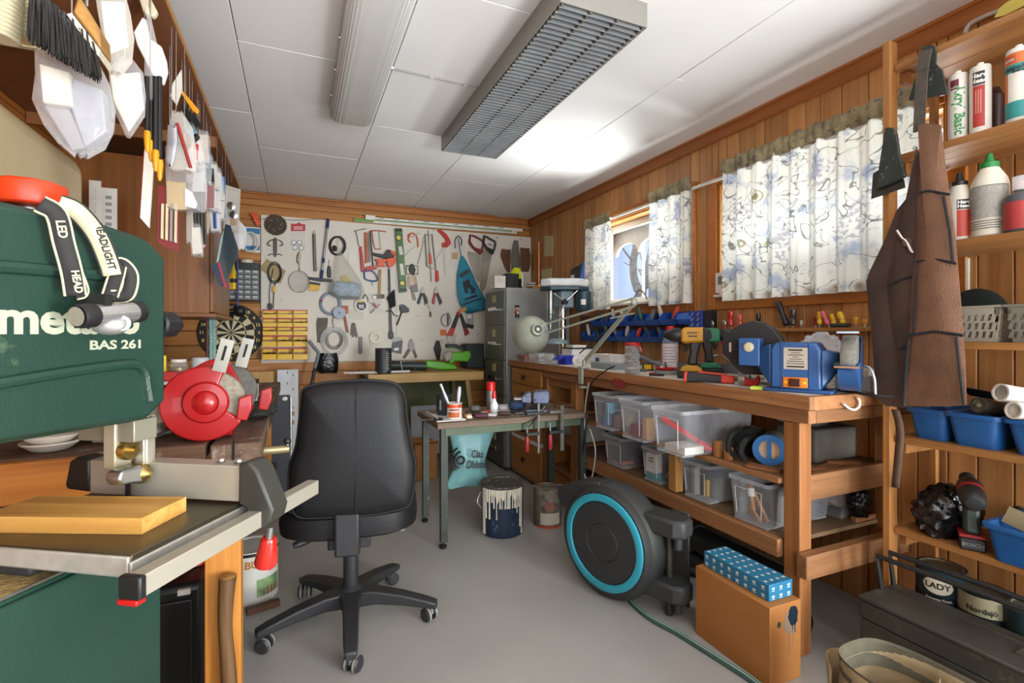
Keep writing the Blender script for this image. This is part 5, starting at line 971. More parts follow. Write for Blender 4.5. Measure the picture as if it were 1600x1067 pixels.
def bl_(mm,nm,pts,off,th,bev=.012):return WB().prism([onY(u,v,YL-off)+LU for u,v in pts],(0,th,0)).build(nm,mm,t,bev,seg=3)
lg_=mat('58a81c',.35,var=.05);bl_(lg_,'housing',[(666,567),(690,569),(712,574),(717,581),(690,582),(666,578)],.03,.10);bl_(lg_,'fan_body',[(700,558),(710,554),(735,553),(737,560),(732,569),(712,568),(703,574)],.02,.09);bl_(BLK,'handle',[(697,541),(712,541),(724,545),(728,553),(722,552),(712,548),(697,547)],.01,.04,.008)
bl_(mat('9a9488',.4),'intake',[(693,560),(700,552),(708,554),(706,566),(697,569)],.045,.05);WB().tube([onY(u,v,YL-.018)for u,v in((702,542),(711,544),(722,548))],.003,6).build('green_stripe',lg_,t);bl_(lg_,'battery',[(726,552),(735,552),(737,560),(728,562)],.024,.07)
WB().cyl(onY(667,572,YL+.01),onY(612,571,YL+.06),.036,.04,24).build('blow_tube',mat('26332c',.45),t)
t=thing('measuring_cylinder','black cylinder bucket with white scale marks standing on the back bench','container',V((onY(599,580,3.98).x,3.98,ZT)));rr_=12.5*3.98/ray(599,521).y/F0
MB().lathe([(rr_*.95,0),(rr_,.003),(rr_,.19),(rr_*.97,.195),(rr_*.94,.19),(rr_*.94,.02),(0,.02)],n=36).build('body',mat('2c2e31',.5),t);base=math.atan2(-3.98,-MW[t.name].translation.x)
for k in range(11):
 b=MB();n=6;r2=rr_+.0008;wd_=.3+.16*(k%2);b.add([V((r2*cos(base+.32+wd_*i/n),r2*sin(base+.32+wd_*i/n),z))for z in(.025+.014*k,.0275+.014*k)for i in range(n+1)],[(i,i+1,n+2+i,n+1+i)for i in range(n)]);b.build('scale_mark',WHITE,t)
tag(WB().tube([onY(u,v,4.0)for u,v in((626,565),(650,564),(646,573),(652,580))],.002,5).tube([onY(u,v,4.03)for u,v in((626,573),(648,571))],.002,5).tube([onY(u,v,4.0)for u,v in((626,564),(629,580))],.002,5).build('wire_rack',STEEL),'bent wire rack lying on the back bench beside the black cylinder','rack')
p0=onY(548,583,3.95);
for k,(v,lb)in enumerate(((582.5,'upper thin white rod sticking out past the bench end'),(588,'lower thicker pale rod sticking out past the bench end'))):tag(WB().cyl((onY(545-8*k,v,3.95+.06*k).x,3.95+.06*k,ZT+.008),(onY(640,v,3.95+.06*k).x,3.95+.06*k,ZT+.008),.004+.003*k,n=10).build('rod',WHITE),lb,'rod')
tag(WB().box(*(lambda a,c:(a.x,c.x,4.2,4.38,ZT-.001,c.z))(onY(729,580,4.2),onY(757,537,4.2))).build('dark_case',mat('1f2b28',.6),bev=.012),'dark green case standing on the back bench next to the filing cabinet','case')
tag(WB().box(*(lambda a,c:(a.x,c.x,3.99,4.0,.12,c.z))(onY(642,690,3.99),onY(692,632,3.99))).build('grey_sheet',mat('7d7f80',.5)),'grey metal sheet leaning below the back bench over the cardboard box','sheet')
t=thing('cardboard_box','brown cardboard box on the floor below the back bench','box',(onY(660,740,3.7).x,3.75,0));qa,qb=onY(648,740,3.7),onY(683,690,3.7);WB().box(qa.x,qb.x,3.70,3.95,.001,.27).build('carton',mat('a06a34',.75,var=.08),t,.003);b=WB();b.add([(qa.x,3.70,.271),(qb.x,3.70,.271),(qb.x,3.64,.30),(qa.x,3.64,.30)],[(0,1,2,3)]);b.build('flap',mat('b07a42',.75),t,solid=.003)
tag(WB().box(*(lambda a,c:(a.x,c.x,4.38,4.40,.0,c.z))(onY(385,617,4.38),onY(432,580,4.38))).build('plywood_sheet',wood('d1a560','b88a48','z',.6,.5,.15,.1)),'bare plywood sheet standing against the wall under the dartboard','panel')
t=thing('white_shelf_board','tall white shelf board with screw holes leaning below the yellow bins','board',(onY(450,640,4.3).x,4.3,0));qa,qb=onY(433,700,4.3),onY(466,577,4.3);WB().box(qa.x,qb.x,4.3,4.318,0,qb.z).build('panel',mat('d6d8da',.5),t,.002)
for u,v in((449,582),(458,586),(458,608),(449,599),(458,637)):WB().bx(onY(u,v,4.2995),(.006,.002,.018)).build('screw_hole',BLK,t)
for v in(646,660):WB().bx(onY(457,v,4.297),(.03,.005,.03)).build('wood_patch',LIGHTW,t)
t=thing('dark_board','dark grey board with one white peg leaning beyond the old workbench','board',(onY(425,700,3.7).x,3.7,0));qa,qb=onY(396,700,3.7),onY(453,617,3.7);WB().box(qa.x,qb.x,3.7,3.72,0,qb.z).build('sheet',mat('3a3d42',.55,var=.08),t);WB().sph(onY(445,623,3.69),(.018,.008,.014)).build('white_peg',WHITE,t);WB().cyl(V((qb.x+.01,3.69,0)),V((qb.x+.006,3.69,qb.z-.02)),.006,n=10).build('edge_tube',STEEL,t)
t=thing('vacuum_pipe','bent grey and black pipe leaning on the wall beside the yellow bins','pipe',onY(484,606,4.2));WB().tube(smooth_path([onY(u,v,4.25)for u,v in((482,532),(490,542),(497,551),(496,560),(492,575))],5),.014,12).build('grey_end',mat('6f767c',.45),t);WB().tube([onY(492,575,4.25),onY(486,606,4.23),V((onY(478,640,4.2).x,4.2,.005))],.013,12).build('black_tube',BLK,t)
tag(baggy('hanging_sack',[(552,500,526),(562,497,528),(575,493,528),(582,500,527)],bag,None,.006,.35),'shiny black plastic sack hanging under the white cable coil','sack')
m,t,b=nt('printed_curtain_cotton');tc=N(t,'ShaderNodeTexCoord')
mp=N(t,'ShaderNodeMapping');mp.inputs['Scale'].default_value=(0,1,1);t.links.new(tc.outputs['Object'],mp.inputs['Vector'])
def lk(a,b_):t.links.new(a,b_)
n1=N(t,'ShaderNodeTexNoise',i_Scale=9,i_Detail=3);lk(mp.outputs[0],n1.inputs['Vector']);r1=ramp(t,[(.54,(0,0,0,1)),(.66,(.75,.75,.75,1))]);lk(n1.outputs['Fac'],r1.inputs[0])
n2=N(t,'ShaderNodeTexNoise',i_Scale=7,i_Detail=2,i_Distortion=1.5);mp2=N(t,'ShaderNodeMapping');mp2.inputs['Location'].default_value=(0,3,7);mp2.inputs['Scale'].default_value=(0,1,1);lk(tc.outputs['Object'],mp2.inputs['Vector']);lk(mp2.outputs[0],n2.inputs['Vector'])
ln=N(t,'ShaderNodeMath',operation='SUBTRACT');ln.inputs[1].default_value=.5;lk(n2.outputs['Fac'],ln.inputs[0]);ab=N(t,'ShaderNodeMath',operation='ABSOLUTE');lk(ln.outputs[0],ab.inputs[0]);r2=ramp(t,[(.004,(.9,.9,.9,1)),(.014,(0,0,0,1))]);lk(ab.outputs[0],r2.inputs[0])
n3=N(t,'ShaderNodeTexNoise',i_Scale=60,i_Detail=4);lk(mp.outputs[0],n3.inputs['Vector']);n4=N(t,'ShaderNodeTexNoise',i_Scale=6);lk(mp2.outputs[0],n4.inputs['Vector'])
mu=N(t,'ShaderNodeMath',operation='MULTIPLY');lk(n3.outputs['Fac'],mu.inputs[0]);lk(n4.outputs['Fac'],mu.inputs[1]);r3=ramp(t,[(.31,(0,0,0,1)),(.36,(.6,.6,.6,1))]);lk(mu.outputs[0],r3.inputs[0])
vo=N(t,'ShaderNodeTexVoronoi',i_Scale=5.2);lk(mp.outputs[0],vo.inputs['Vector']);r4=ramp(t,[(.0,(.9,.9,.9,1)),(.08,(.9,.9,.9,1)),(.10,(0,0,0,1)),(.135,(0,0,0,1)),(.15,(.9,.9,.9,1)),(.18,(0,0,0,1))]);lk(vo.outputs['Distance'],r4.inputs[0])
def mixc(f,a,c):
 q=N(t,'ShaderNodeMixRGB');lk(f,q.inputs['Fac']);(lk(a,q.inputs['Color1'])if hasattr(a,'links')else setattr(q.inputs['Color1'],'default_value',a));q.inputs['Color2'].default_value=c;return q.outputs[0]
col=mixc(r1.outputs[0],L('dbd8cb'),L('8f9cb4'));col=mixc(r3.outputs[0],col,L('8a7f92'));col=mixc(r4.outputs[0],col,L('8a7a3c'));col=mixc(r2.outputs[0],col,L('6b6a62'))
df=N(t,'ShaderNodeBsdfDiffuse');tl=N(t,'ShaderNodeBsdfTranslucent');mxs=N(t,'ShaderNodeMixShader');mxs.inputs[0].default_value=.2
lk(col,df.inputs[0]);tm_=N(t,'ShaderNodeMixRGB',blend_type='MULTIPLY');tm_.inputs['Fac'].default_value=1;tm_.inputs['Color2'].default_value=(.84,.92,1.0,1);lk(col,tm_.inputs['Color1']);lk(tm_.outputs[0],tl.inputs[0]);lk(df.outputs[0],mxs.inputs[1]);lk(tl.outputs[0],mxs.inputs[2]);lk(mxs.outputs[0],t.nodes['Material Output'].inputs[0]);curt=m  # blue of the sky backlight put into the translucent colour
frill=mat('958b6c',.85,var=.4,vs=16,dirt='333a50',dk=.55,name='gathered_curtain_heading')
def curtain(ua,ub,vmid,label,folds,z0=1.275,z1=1.935,taper=0,yb=None):
 ya=onX(ua,vmid,2.085).y;yb=yb or onX(ub,vmid,2.085).y;t=thing('curtain',label,'curtain',(2.085,(ya+yb)/2,z0),0,'printed cafe curtains')
 def cp(u,v,amp):
  y=ya+(yb-ya)*u;y+=taper*(1-v)*(yb-ya)*(1-u);f=sin(2*pi*folds*u+.8*sin(5*u)+.5*sin(3*v));return V((2.080-amp*(f+.35*sin(4.7*pi*folds*u))-.006,y,z0+(z1-z0)*v))
 b=WB();b.grid(lambda u,v:cp(u,v,.019-.009*v),int(folds*14)+8,10);b.build('panel',curt,t,sharp=180)
 b=WB();b.grid(lambda u,v:cp(u,1,.004)+V((-.007-.009*sin(pi*v)+.004*sin(90*u+7*v)+.003*sin(151*u),0,-.03+.075*v+.006*sin(70*u)*v)),int(abs(yb-ya)*110)+12,5);b.build('gathered_heading',frill,t,sharp=180)
 return t
curtain(917,957,400,'narrow printed curtain gathered at the far side of the bare window',2.5)
curtain(1018,1083,380,'printed curtain panel drawn halfway between the bare window and the casing post',4,z1=1.955)
curtain(1132,1450,320,'wide printed curtain with chains and medallions covering the nearer window',9,z0=1.27,z1=1.965,yb=1.065)
q=WB().cyl((2.085,1.062,1.93),(2.085,3.38,1.93),.009,n=12).build('curtain_rail',mat('d4d2cb',.35));tag(q,'white curtain rail running above both windows','curtain rail')
t=thing('thermometer','small white display with a grey screen standing on the window post between curtains','thermometer',onX(1129,440,2.11));qa,qb=onX(1119,458,2.115),onX(1140,424,2.115);WB().box(2.108,2.124,qb.y,qa.y,qa.z,qb.z).build('case',WHITE,t,.003);WB().box(2.106,2.109,qb.y+.02,qa.y-.02,qa.z+.045,qb.z-.02).build('screen',mat('77837c',.3),t)
for pts,lb in(([(851,369),(865,368),(865,399),(851,401)],'yellowed paper sheet pinned on the board wall in the far corner'),([(846,421),(862,419),(862,436),(848,440)],'second yellowed sheet pinned lower on the board wall')):tag(WB().prism(pxx(pts,XR+.0006),(-.003,0,0)).build('pinned_paper',mat('c9bd94',.7,var=.08)),lb,'paper')
bbm=mat('1e4c9c',.4,var=.06)
rk=thing('bin_rail','dark steel backing rail carrying two rows of blue bins under the bare window','rail',(2.12,2.7,1.05));qa,qb=onX(905,520,2.12),onX(1068,500,2.12);WB().box(2.128,XR-.0005,qb.y,qa.y,1.04,1.24).build('back_plate',wood('6a4424','4a2d16','y',1),rk)
for row,(ua,ub,v0,v1,n)in enumerate(((925,1056,497,506,7),(910,1060,522,531,7))):
 z1_=onX(990,v0,2.05).z+.02;z0_=onX(990,v1,2.05).z-.012;ya,yb=onX(ua,510,2.05).y,onX(ub,510,2.05).y
 for k in range(n):
  a,c=ya+(yb-ya)*k/n,ya+(yb-ya)*(k+1)/n;x0_,x1_=2.03,2.1284;o=thing('storage_bin','blue open bin in the %s row under the bare window, %s from the filing cabinet'%(('upper','lower')[row],('first','second','third','fourth','fifth','sixth','seventh')[k]),'bin',(2.08,(a+c)/2,z0_),0,'blue bins on the window wall');b=WB();y0_,y1_=min(a,c)+.002,max(a,c)-.002
  b.box(x0_+.02,x1_,y0_,y1_,z0_,z0_+.003).box(x1_-.003,x1_,y0_,y1_,z0_,z1_+.012)
  for yy in(y0_,y1_-.003):b.add([(x,yy+q_,z)for q_ in(0,.003)for x,z in((x0_+.02,z0_),(x1_,z0_),(x1_,z1_+.012),(x0_+.03,z1_),(x0_,z0_+.032))],[(4,3,2,1,0),(5,6,7,8,9),(0,1,6,5),(1,2,7,6),(2,3,8,7),(3,4,9,8),(4,0,5,9)])
  b.build('tray',bbm,o);b=WB();b.add([(x0_+.02,y,z0_)for y in(y0_,y1_)]+[(x0_,y,z0_+.032)for y in(y1_,y0_)]+[(x0_+.024,y,z0_+.001)for y in(y0_,y1_)]+[(x0_+.004,y,z0_+.033)for y in(y1_,y0_)],[(0,1,2,3),(7,6,5,4),(2,3,7,6),(0,1,5,4)]);b.build('front',bbm,o)
 q_=random.Random(row+4)
 for k in range(9):
  yy=ya+(yb-ya)*(k+.5)/9;cc=['3a3a38','b8b5ac','2f5a48','c8c4b8','55504a','d0482a','77756e','2a2a2a','a8a294'][(k*4+row*3)%9];c0=V((2.075,yy,z1_-.03));d=V((q_.uniform(-.2,.1),q_.uniform(-.6,.6),.9)).normalized();l_=q_.uniform(.05,.1)
  o=thing('hand_tool',['slim','short','bent','stubby','thin','flat','thick','slanted','round'][k]+' %s tool lying in the %s blue bins, %s along the row'%(['dark','pale','green','cream','brown','orange','grey','black','beige'][(k*4+row*3)%9],('upper','lower')[row],['far end','second','third','fourth','middle','sixth','seventh','eighth','near end'][k]),'tool',c0,0,'loose tools in the blue bins')
  WB().tube([c0,c0+d*l_*.5,c0+d*l_],[.012,.014,.009],10).build('handle',mat(cc,.4),o);WB().cyl(c0-d*.03,c0,.005,n=8).build('shaft',STEEL,o)
t=thing('storage_bin','single blue bin hooked at the near end of the upper blue row','bin',onX(1063,500,2.05));qa,qb=onX(1055,503,2.03),onX(1077,489,2.03);WB().prism([(2.03,0,qa.z+.01),(2.055,0,qa.z-.02),(2.127,0,qa.z-.02),(2.127,0,qb.z+.01),(2.05,0,qb.z)]and[V((x,qb.y,z))for x,z in((2.03,qa.z+.015),(2.055,qa.z-.015),(2.127,qa.z-.015),(2.127,qb.z+.01),(2.05,qb.z))],(0,qa.y-qb.y,0)).build('tray',mat('2a5cb4',.4),t,.003)
t=thing('blue_carton','blue carton with white slanted marks standing beside the blue bins','box',onX(1087,512,2.07));qa,qb=onX(1076,513,2.04),onX(1096,485,2.04);WB().box(2.04,2.127,qb.y,qa.y,qa.z-.03,qb.z).build('carton',mat('24408c',.45),t,.002)
for i in range(3):
 for j in range(2):y=qb.y+(qa.y-qb.y)*(.28+.45*j);z=qa.z+(qb.z-qa.z)*(.2+.3*i);WB().add([(2.0395,y+.008,z-.008),(2.0395,y+.004,z-.008),(2.0395,y-.010,z+.01),(2.0395,y-.006,z+.01)],[(0,1,2,3)]).build('white_mark',WHITE,t)
tag(WB().box(2.05,2.127,qb.y-.025,qb.y-.002,qa.z-.03,qb.z-.002).build('black_carton',mat('1c1c20',.5)),'slim black carton pressed against the blue carton with white marks','box')
q0,q1=onX(1135,514,2.10),onX(1372,514,2.10);zr=onX(1290,512,2.09).z
t=thing('tool_rack','long wooden strip rack for screwdrivers on the board wall under the curtain','rack',(2.1,(q0.y+q1.y)/2,zr));WB().box(2.075,XR-.0005,q1.y,q0.y,zr-.016,zr).build('strip',wood('b88248','94602c','y',1,.5,.2),t,.002)
def sdriver(i,u,vt,lean,cc,label,thick=.012,ln=None,tip=True):
 p=onX(u,512,2.095);p.z=zr+.0005;h=(512-vt)/F0*depth(p);o=thing('screwdriver',label,'screwdriver',p,0,'screwdrivers in the rack');d=V((0,-lean,1)).normalized()
 WB().lathe([(thick*.6,.012),(thick,.018),(thick,h*.45),(thick*.8,h*.5),(thick,h*.6),(thick,h*.93),(thick*.6,h),(0,h)],p,d,12).build('handle',mat(cc,.3,coat=.3),o);WB().cyl(p+V((0,0,0)),p+d*.014,.004,n=8).build('shaft',STEEL,o)
for i,(u,vt,le_,cc,lb,th)in enumerate(((1142,484,0,'b8201e','fat red',.014),(1157,489,-.05,'d04a58','slim pinkish red',.009),(1185,488,0,'1c1c1c','plain black',.011),(1231,466,-.42,'1a1d20','long black tilted',.014),(1239,482,0,'3a2f26','dark brown wooden',.015),(1252,500,0,'b9b7b0','short bare steel',.006),(1275,494,0,'7a1a18','short dark red',.010),(1281,487,0,'d8a81c','upright amber yellow',.011),(1297,483,-.5,'d0606a','pink tilted',.011),(1306,489,-.35,'d8a01c','yellow tilted black tipped',.011),(1320,486,-.35,'e0b422','bright yellow tilted',.012),(1337,496,0,'d8a01c','small yellow green topped',.010),(1351,499,0,'c8901c','tiny yellow',.009))):
 sdriver(i,u,vt,le_,cc,lb+' handled screwdriver in the wall rack',th)
tag(WB().tube([V((2.088,onX(u,507,2.088).y,zr+.0095))for u in(1298,1328)],.009,10).build('file_grip',mat('2f3a34',.4)),'dark handle lying across the wall rack between yellow screwdrivers','handle');
for k,(u,cc,lb)in enumerate(((1131,'c23a40','red handled pliers hanging in the wall rack'),(1112,'3a3026','dark pliers hanging in the wall rack beside the red pair'))):
 p=onX(u,510,2.09);o=thing('pliers',lb,'pliers',p);WB().tube(smooth_path([p+V((0,.01,.0)),p+V((0,.02,-.05)),p+V((0,.012,-.1))],4),.006,8).tube(smooth_path([p+V((0,-.01,.0)),p+V((0,-.02,-.05)),p+V((0,-.016,-.1))],4),.006,8).build('grip',mat(cc,.4),o);WB().sph(p+V((0,0,.015)),(.006,.014,.02)).build('jaw',STEEL,o)
Z=BZ+.0006
la=mat('a7ab9a',.4,.2,var=.06,name='grey_green_lamp_enamel');B0=V((1.562,onX(913,575,1.562).y,Z));E0=onX(991,472,1.66);SC=onX(834,519,1.36)
t=thing('desk_lamp','grey green articulated workshop lamp clamped on the workbench edge','lamp',B0)
WB().box(B0.x-.03,B0.x+.025,B0.y-.022,B0.y+.022,Z+.0006,Z+.012).box(B0.x-.03,B0.x-.0165,B0.y-.022,B0.y+.022,BZ-.09,Z).box(B0.x-.03,B0.x+.01,B0.y-.018,B0.y+.018,BZ-.115,BZ-.1).build('clamp',la,t,.003)
WB().cyl(B0+V((0,0,.012)),B0+V((0,0,.05)),.014,n=14).build('pivot',la,t)
w_=V((0,.012,0))
lo=B0+V((0,0,.04))
for s in(-1,1):WB().beam(lo+w_*s*.8,E0+w_*s*.8,.006,.02,(0,1,0)).build('lower_arm',la,t,.001)
side=V((-.02,.02,.05));WB().cyl(lo+side,lo.lerp(E0,.55)+V((-.01,.012,.012)),.004,n=8).build('spring',DARKM,t)
WB().sph(E0,(.02,.016,.024)).build('elbow',la,t)
SJ=SC+(E0-SC).normalized()*.10
for dz in(.022,-.022):WB().beam(E0+V((0,0,dz)),SJ+V((0,0,dz*1.3)),.008,.012).build('upper_arm',la,t,.001)
WB().beam(E0.lerp(SJ,.25)+V((0,0,-.05)),E0+V((0,0,-.06)),.005,.008).build('lower_link',la,t);WB().tube(smooth_path([E0+V((.0,0,.02)),E0+V((.01,-.02,.06)),E0+V((.02,-.05,.05)),E0+V((.03,-.07,.01))],5),.004,8).build('cable',mat('6b685f',.5),t)
ax=(O-SC).normalized();ax=(ax+V((.30,-.1,.22))).normalized();rs=30*depth(SC)/F0
WB().lathe([(rs,-.055),(rs*.985,-.035),(rs*.92,.0),(rs*.78,.035),(rs*.55,.06),(rs*.34,.074),(rs*.30,.085),(rs*.28,.10),(rs*.2,.104),(0,.104)],SC-ax*.02,ax,48).build('shade',la,t,solid=.002);WB().lathe([(rs*.1,.105),(rs*.21,.105),(rs*.21,.109),(rs*.1,.109)],SC-ax*.02,ax,24).build('switch_ring',mat('4a4c46',.4),t);WB().lathe([(0,.105),(rs*.07,.109)],SC-ax*.02,ax,16).build('switch',CHROME,t)
WB().beam(SJ+V((0,0,.03)),SC+ax*.05,.012,.02).build('neck',la,t,.002);xx=V((CY,-SY,0));text('m',.05,mat('1f3346',.5),t,SC+ax*.035+V((0,0,-.066))+xx*.004-V((SY,CY,0))*.006,frame(xx+V((0,0,-.2)),ax.cross(xx).cross(xx)*-1+V((0,0,1))),'sticker_lettering',bold=.002)
t=thing('drill_press','grey blue bench drill press with chrome column at the far end of the workbench','drill press',(1.93,3.36,Z));gb=mat('8fa3a8',.4,.1,var=.06);nb=mat('2f4450',.4,.2)
c=V((1.875,3.335,Z));WB().box(1.78,2.02,3.23,3.46,Z,Z+.03).build('base',gb,t,.006);WB().cyl(c+V((0,.02,.03)),c+V((0,.02,.40)),.026,n=24).build('column',CHROME,t)
ux=V((.86,-.5,0));WB().prism([c+V((-.15,.09,.56)),c+V((-.19,.02,.56)),c+V((-.15,-.06,.56)),c+V((.05,-.14,.56)),c+V((.16,-.10,.56)),c+V((.15,.0,.56))],(0,0,.058)).build('belt_cover',mat('d9dcda',.35),t,.012);WB().prism([c+V((-.15,.09,.53)),c+V((-.192,.02,.53)),c+V((-.15,-.062,.53)),c+V((.05,-.142,.53)),c+V((.162,-.10,.53)),c+V((.15,.0,.53))],(0,0,.0295)).build('cover_base',nb,t,.006)
WB().box(c.x-.06,c.x+.05,c.y-.07,c.y+.07,Z+.40,Z+.529).build('head_casting',gb,t,.012);WB().lathe([(.0,.0),(.055,.002),(.06,.01),(.06,.14),(.05,.15)],c+V((.11,-.10,.375)),n=26).build('motor',nb,t);WB().box(c.x+.055,c.x+.09,c.y-.168,c.y-.15,Z+.42,Z+.46).build('motor_plate',WHITE,t)
WB().lathe([(.012,.0),(.018,.01),(.022,.03),(.022,.06),(.03,.065),(.03,.10)],c+V((-.10,.03,.29)),n=18).build('chuck',mat('8d9a90',.3,.7),t);WB().cyl(c+V((-.10,.03,.39)),c+V((-.10,.03,.53)),.026,n=18).build('quill',STEEL,t);WB().cyl(c+V((-.10,.03,.24)),c+V((-.10,.03,.29)),.005,n=8).build('drill_bit',STEEL,t)
h0=c+V((-.05,-.085,.44));WB().cyl(h0,h0+V((0,-.03,0)),.022,n=16).build('feed_hub',BLK,t)
for d in((-.10,.0,.06),(-.06,-.02,-.11),(.085,-.03,.085)):WB().cyl(h0+V((0,-.02,0)),h0+V((0,-.03,0))+V(d),.005,n=8).build('feed_lever',CHROME,t);
WB().lathe([(0,0),(.09,0),(.09,.02),(.03,.04),(.03,.0)],c+V((-.06,.0,.13)),n=28).build('work_table',gb,t)
zc=CZ+.0006
tag(WB().box(*(lambda a,c:(a.x,c.x,3.75,3.83,zc,c.z))(onY(773,445,3.75),onY(790,431,3.75))).build('nest_box',mat('d8d2c6',.6,dirt='22201e',dk=.6,vs=14)),'small white box with black blotches on the filing cabinet corner','box')
q=onY(801,447,3.80);tag(WB().box(q.x-.05,q.x+.06,3.80,3.90,zc,onY(801,427,3.8).z).build('black_case',mat('1d1d1e',.6,dirt='6a6a66',dk=.7),bev=.006),'black speckled case standing on the filing cabinet beside the white box','case')
q=onY(806,415,4.1);o=WB();o.lathe([(.0,.10),(.03,.095),(.05,.06),(.062,.01),(.06,0),(.0,.004)],V((onY(806,424,4.0).x,4.0,zc+.108)),(.1,0,1),20);tag(o.build('yellow_cap',mat('d8e010',.5,emit=0)),'bright yellow knitted cap lying above the black case on the filing cabinet','cap')
tag(WB().lathe([(.03,0),(.055,.01),(.055,.09),(.04,.105),(0,.106)],V((onY(806,424,4.0).x,4.0,zc)),n=20).build('dark_jar',BLK),'dark round jar under the yellow cap on the filing cabinet','jar')
tag(WB().tube(smooth_path([onY(u,v,3.72)for u,v in((812,425),(816,430),(816,447.6))],5),.006,8).build('white_hook',WHITE),'white bent hook standing on the filing cabinet before the black case','hook')
q=onY(839,446,3.80);zb=zc+.03;tag(WB().box(q.x-.07,q.x+.09,3.74,3.86,zc,zb-.0006).build('wood_block',LIGHTW,bev=.002),'pale wooden block on the filing cabinet under the copper pipe','block')
t=thing('copper_pipe','upright copper pipe on a round copper foot on the wooden block','pipe',V((onY(842,446,3.8).x,3.80,zb)));cp_=mat('b5714a',.3,.9);x_=onY(842,446,3.8).x;WB().cyl((x_,3.8,zb+.012),(x_,3.8,onY(842,378,3.8).z),.0115,n=16).build('tube',cp_,t);WB().lathe([(0,0),(.05,0),(.05,.008),(.02,.012)],(x_,3.8,zb),n=28).build('foot',cp_,t)
t=thing('striped_tin','small tin with black and white stripes beside the copper pipe','tin',V((onY(831,444,3.96).x,3.96,zc)));MB().lathe([(0,0),(.04,0),(.04,.075),(0,.075)],n=22).build('can',WHITE,t)
for k in range(3):MB().lathe([(.0405,.012+.022*k),(.0405,.02+.022*k)],n=22).build('stripe',BLK,t)
q=V((onY(851,444,3.95).x,3.95,zc));t=thing('green_bottle','little clear bottle with green label behind the copper pipe','bottle',q);MB().lathe([(0,0),(.028,.001),(.028,.07),(.01,.1),(.009,.115),(0,.116)],n=20).build('glass',clear('dfe8e0',.45),t);MB().lathe([(.0285,.02),(.0285,.06)],n=20).build('label',mat('5ab068',.5),t)
t=thing('wall_ledge','narrow wooden wall ledge above the drill press carrying the picture and binder','shelf',(2.1,3.45,1.44));WB().box(2.03,XR-.0005,3.36,3.665,1.445,1.463).build('board',bench_w,t)
zl=1.4636
tag(WB().prism([(2.105,3.66,zl),(2.125,3.66,zl+.175),(2.125,3.43,zl+.21),(2.105,3.43,zl)],(.006,0,0)).build('dark_picture',mat('2a3136',.15,var=.2),bev=0),'dark glossy picture leaning on the wall ledge behind the drill press','picture');tag(WB().box(2.075,2.078,3.53,3.58,zl,zl+.115).build('white_card',mat('eef0f2',.6)),'white card standing before the dark picture on the wall ledge','card')
tag(WB().prism([(2.04,3.385,zl),(2.04,3.41,zl),(2.075,3.40,zl+.2),(2.075,3.375,zl+.2)],(.055,0,0)).build('blue_binder',mat('3a66b8',.35)),'blue binder standing tilted on the wall ledge above the drill press','binder')
t=thing('fridge_magnet','tiny figure magnet with black hat and red coat on the filing cabinet side','magnet',onY(808,485,CY0));
for mm,nm,(u,v),(rx,rz_)in((BLK,'hat',(808,478.5),(.022,.01)),(mat('c89878',.5),'head',(808,482.5),(.012,.013)),(mat('8e1f24',.5),'coat',(808,488),(.02,.02)),(BLK,'leg',(806.2,494),(.008,.014)),(BLK,'leg',(810.2,494),(.008,.014)),(WHITE,'apron',(809,488.5),(.009,.011))):WB().sph(onY(u,v,CY0-.006 if nm!='apron' else CY0-.02),(rx,.008,rz_),12,8).build(nm,mm,t)
def onbench(u,v):p=onZ(u,v,BZ);p.z=Z;return p
def pz_(u,x):p=onX(u,560,x);p.z=Z;return p
clr=clear('e8ecec',.35,.15)
def tub(u,x,wx,wy,h,label,m_=None,fill=None,name='plastic_tub',rz=0,lid=None):
 p=pz_(u,x);t=thing(name,label,'tub',p,rz);b=MB();s=.9
 o_=[(-wx*s/2,-wy*s/2),(wx*s/2,-wy*s/2),(wx*s/2,wy*s/2),(-wx*s/2,wy*s/2)];V4=[V((a,c,0))for a,c in o_]+[V((a/s,c/s,h))for a,c in o_]+[V((a/s*1.03,c/s*1.03,h+.004))for a,c in o_]+[V((a/s*.97,c/s*.97,h+.003))for a,c in o_]+[V((a*.96,c*.96,.003))for a,c in o_]
 b.add(V4,[(0,3,2,1)]+[(j*4+i,j*4+(i+1)%4,j*4+4+(i+1)%4,j*4+4+i)for j in range(4)for i in range(4)]+[(16,17,18,19)]);b.build('tub_wall',m_ or clr,t,.002)
 if fill:MB().grid(lambda a,c:V(((a-.5)*wx*.84,(c-.5)*wy*.84,h*.55+.006*sin(11*a)*cos(9*c))),10,8).build('contents',mat(fill,.7,var=.35,vs=60),t)
 if lid:MB().box(-wx/2-.003,wx/2+.003,-wy/2-.003,wy/2+.003,h+.0045,h+.011).build('lid',lid,t,.002)
 return t
tub(822,1.62,.09,.14,.03,'flat tub with a pinkish red lid at the far end of the workbench',mat('9a7a70',.5),None,lid=mat('b83a5a',.4))
tub(846,1.64,.13,.17,.06,'clear tub of grey screws closest to the workbench far corner',None,'77756e');tub(866,1.62,.10,.11,.05,'smaller clear tub beside the tub of grey screws',None,'c9c7bd')
tag(WB().box(1.74,1.93,3.0,3.16,Z,Z+.055).build('white_carton',mat('e4e4e2',.5)),'low white carton behind the clear tubs','box');t=thing('dark_lid_box','white box with a flat dark lid on the low white carton','box',(1.82,3.07,Z+.056));WB().box(1.75,1.91,3.0,3.14,Z+.0556,Z+.10).build('box_body',WHITE,t);WB().box(1.745,1.915,2.995,3.145,Z+.1,Z+.108).build('lid',BLK,t);tag(WB().box(1.77,1.88,3.02,3.12,Z+.109,Z+.125).build('paper_pad',PAPER),'pad of white paper on the dark lidded box','pad')
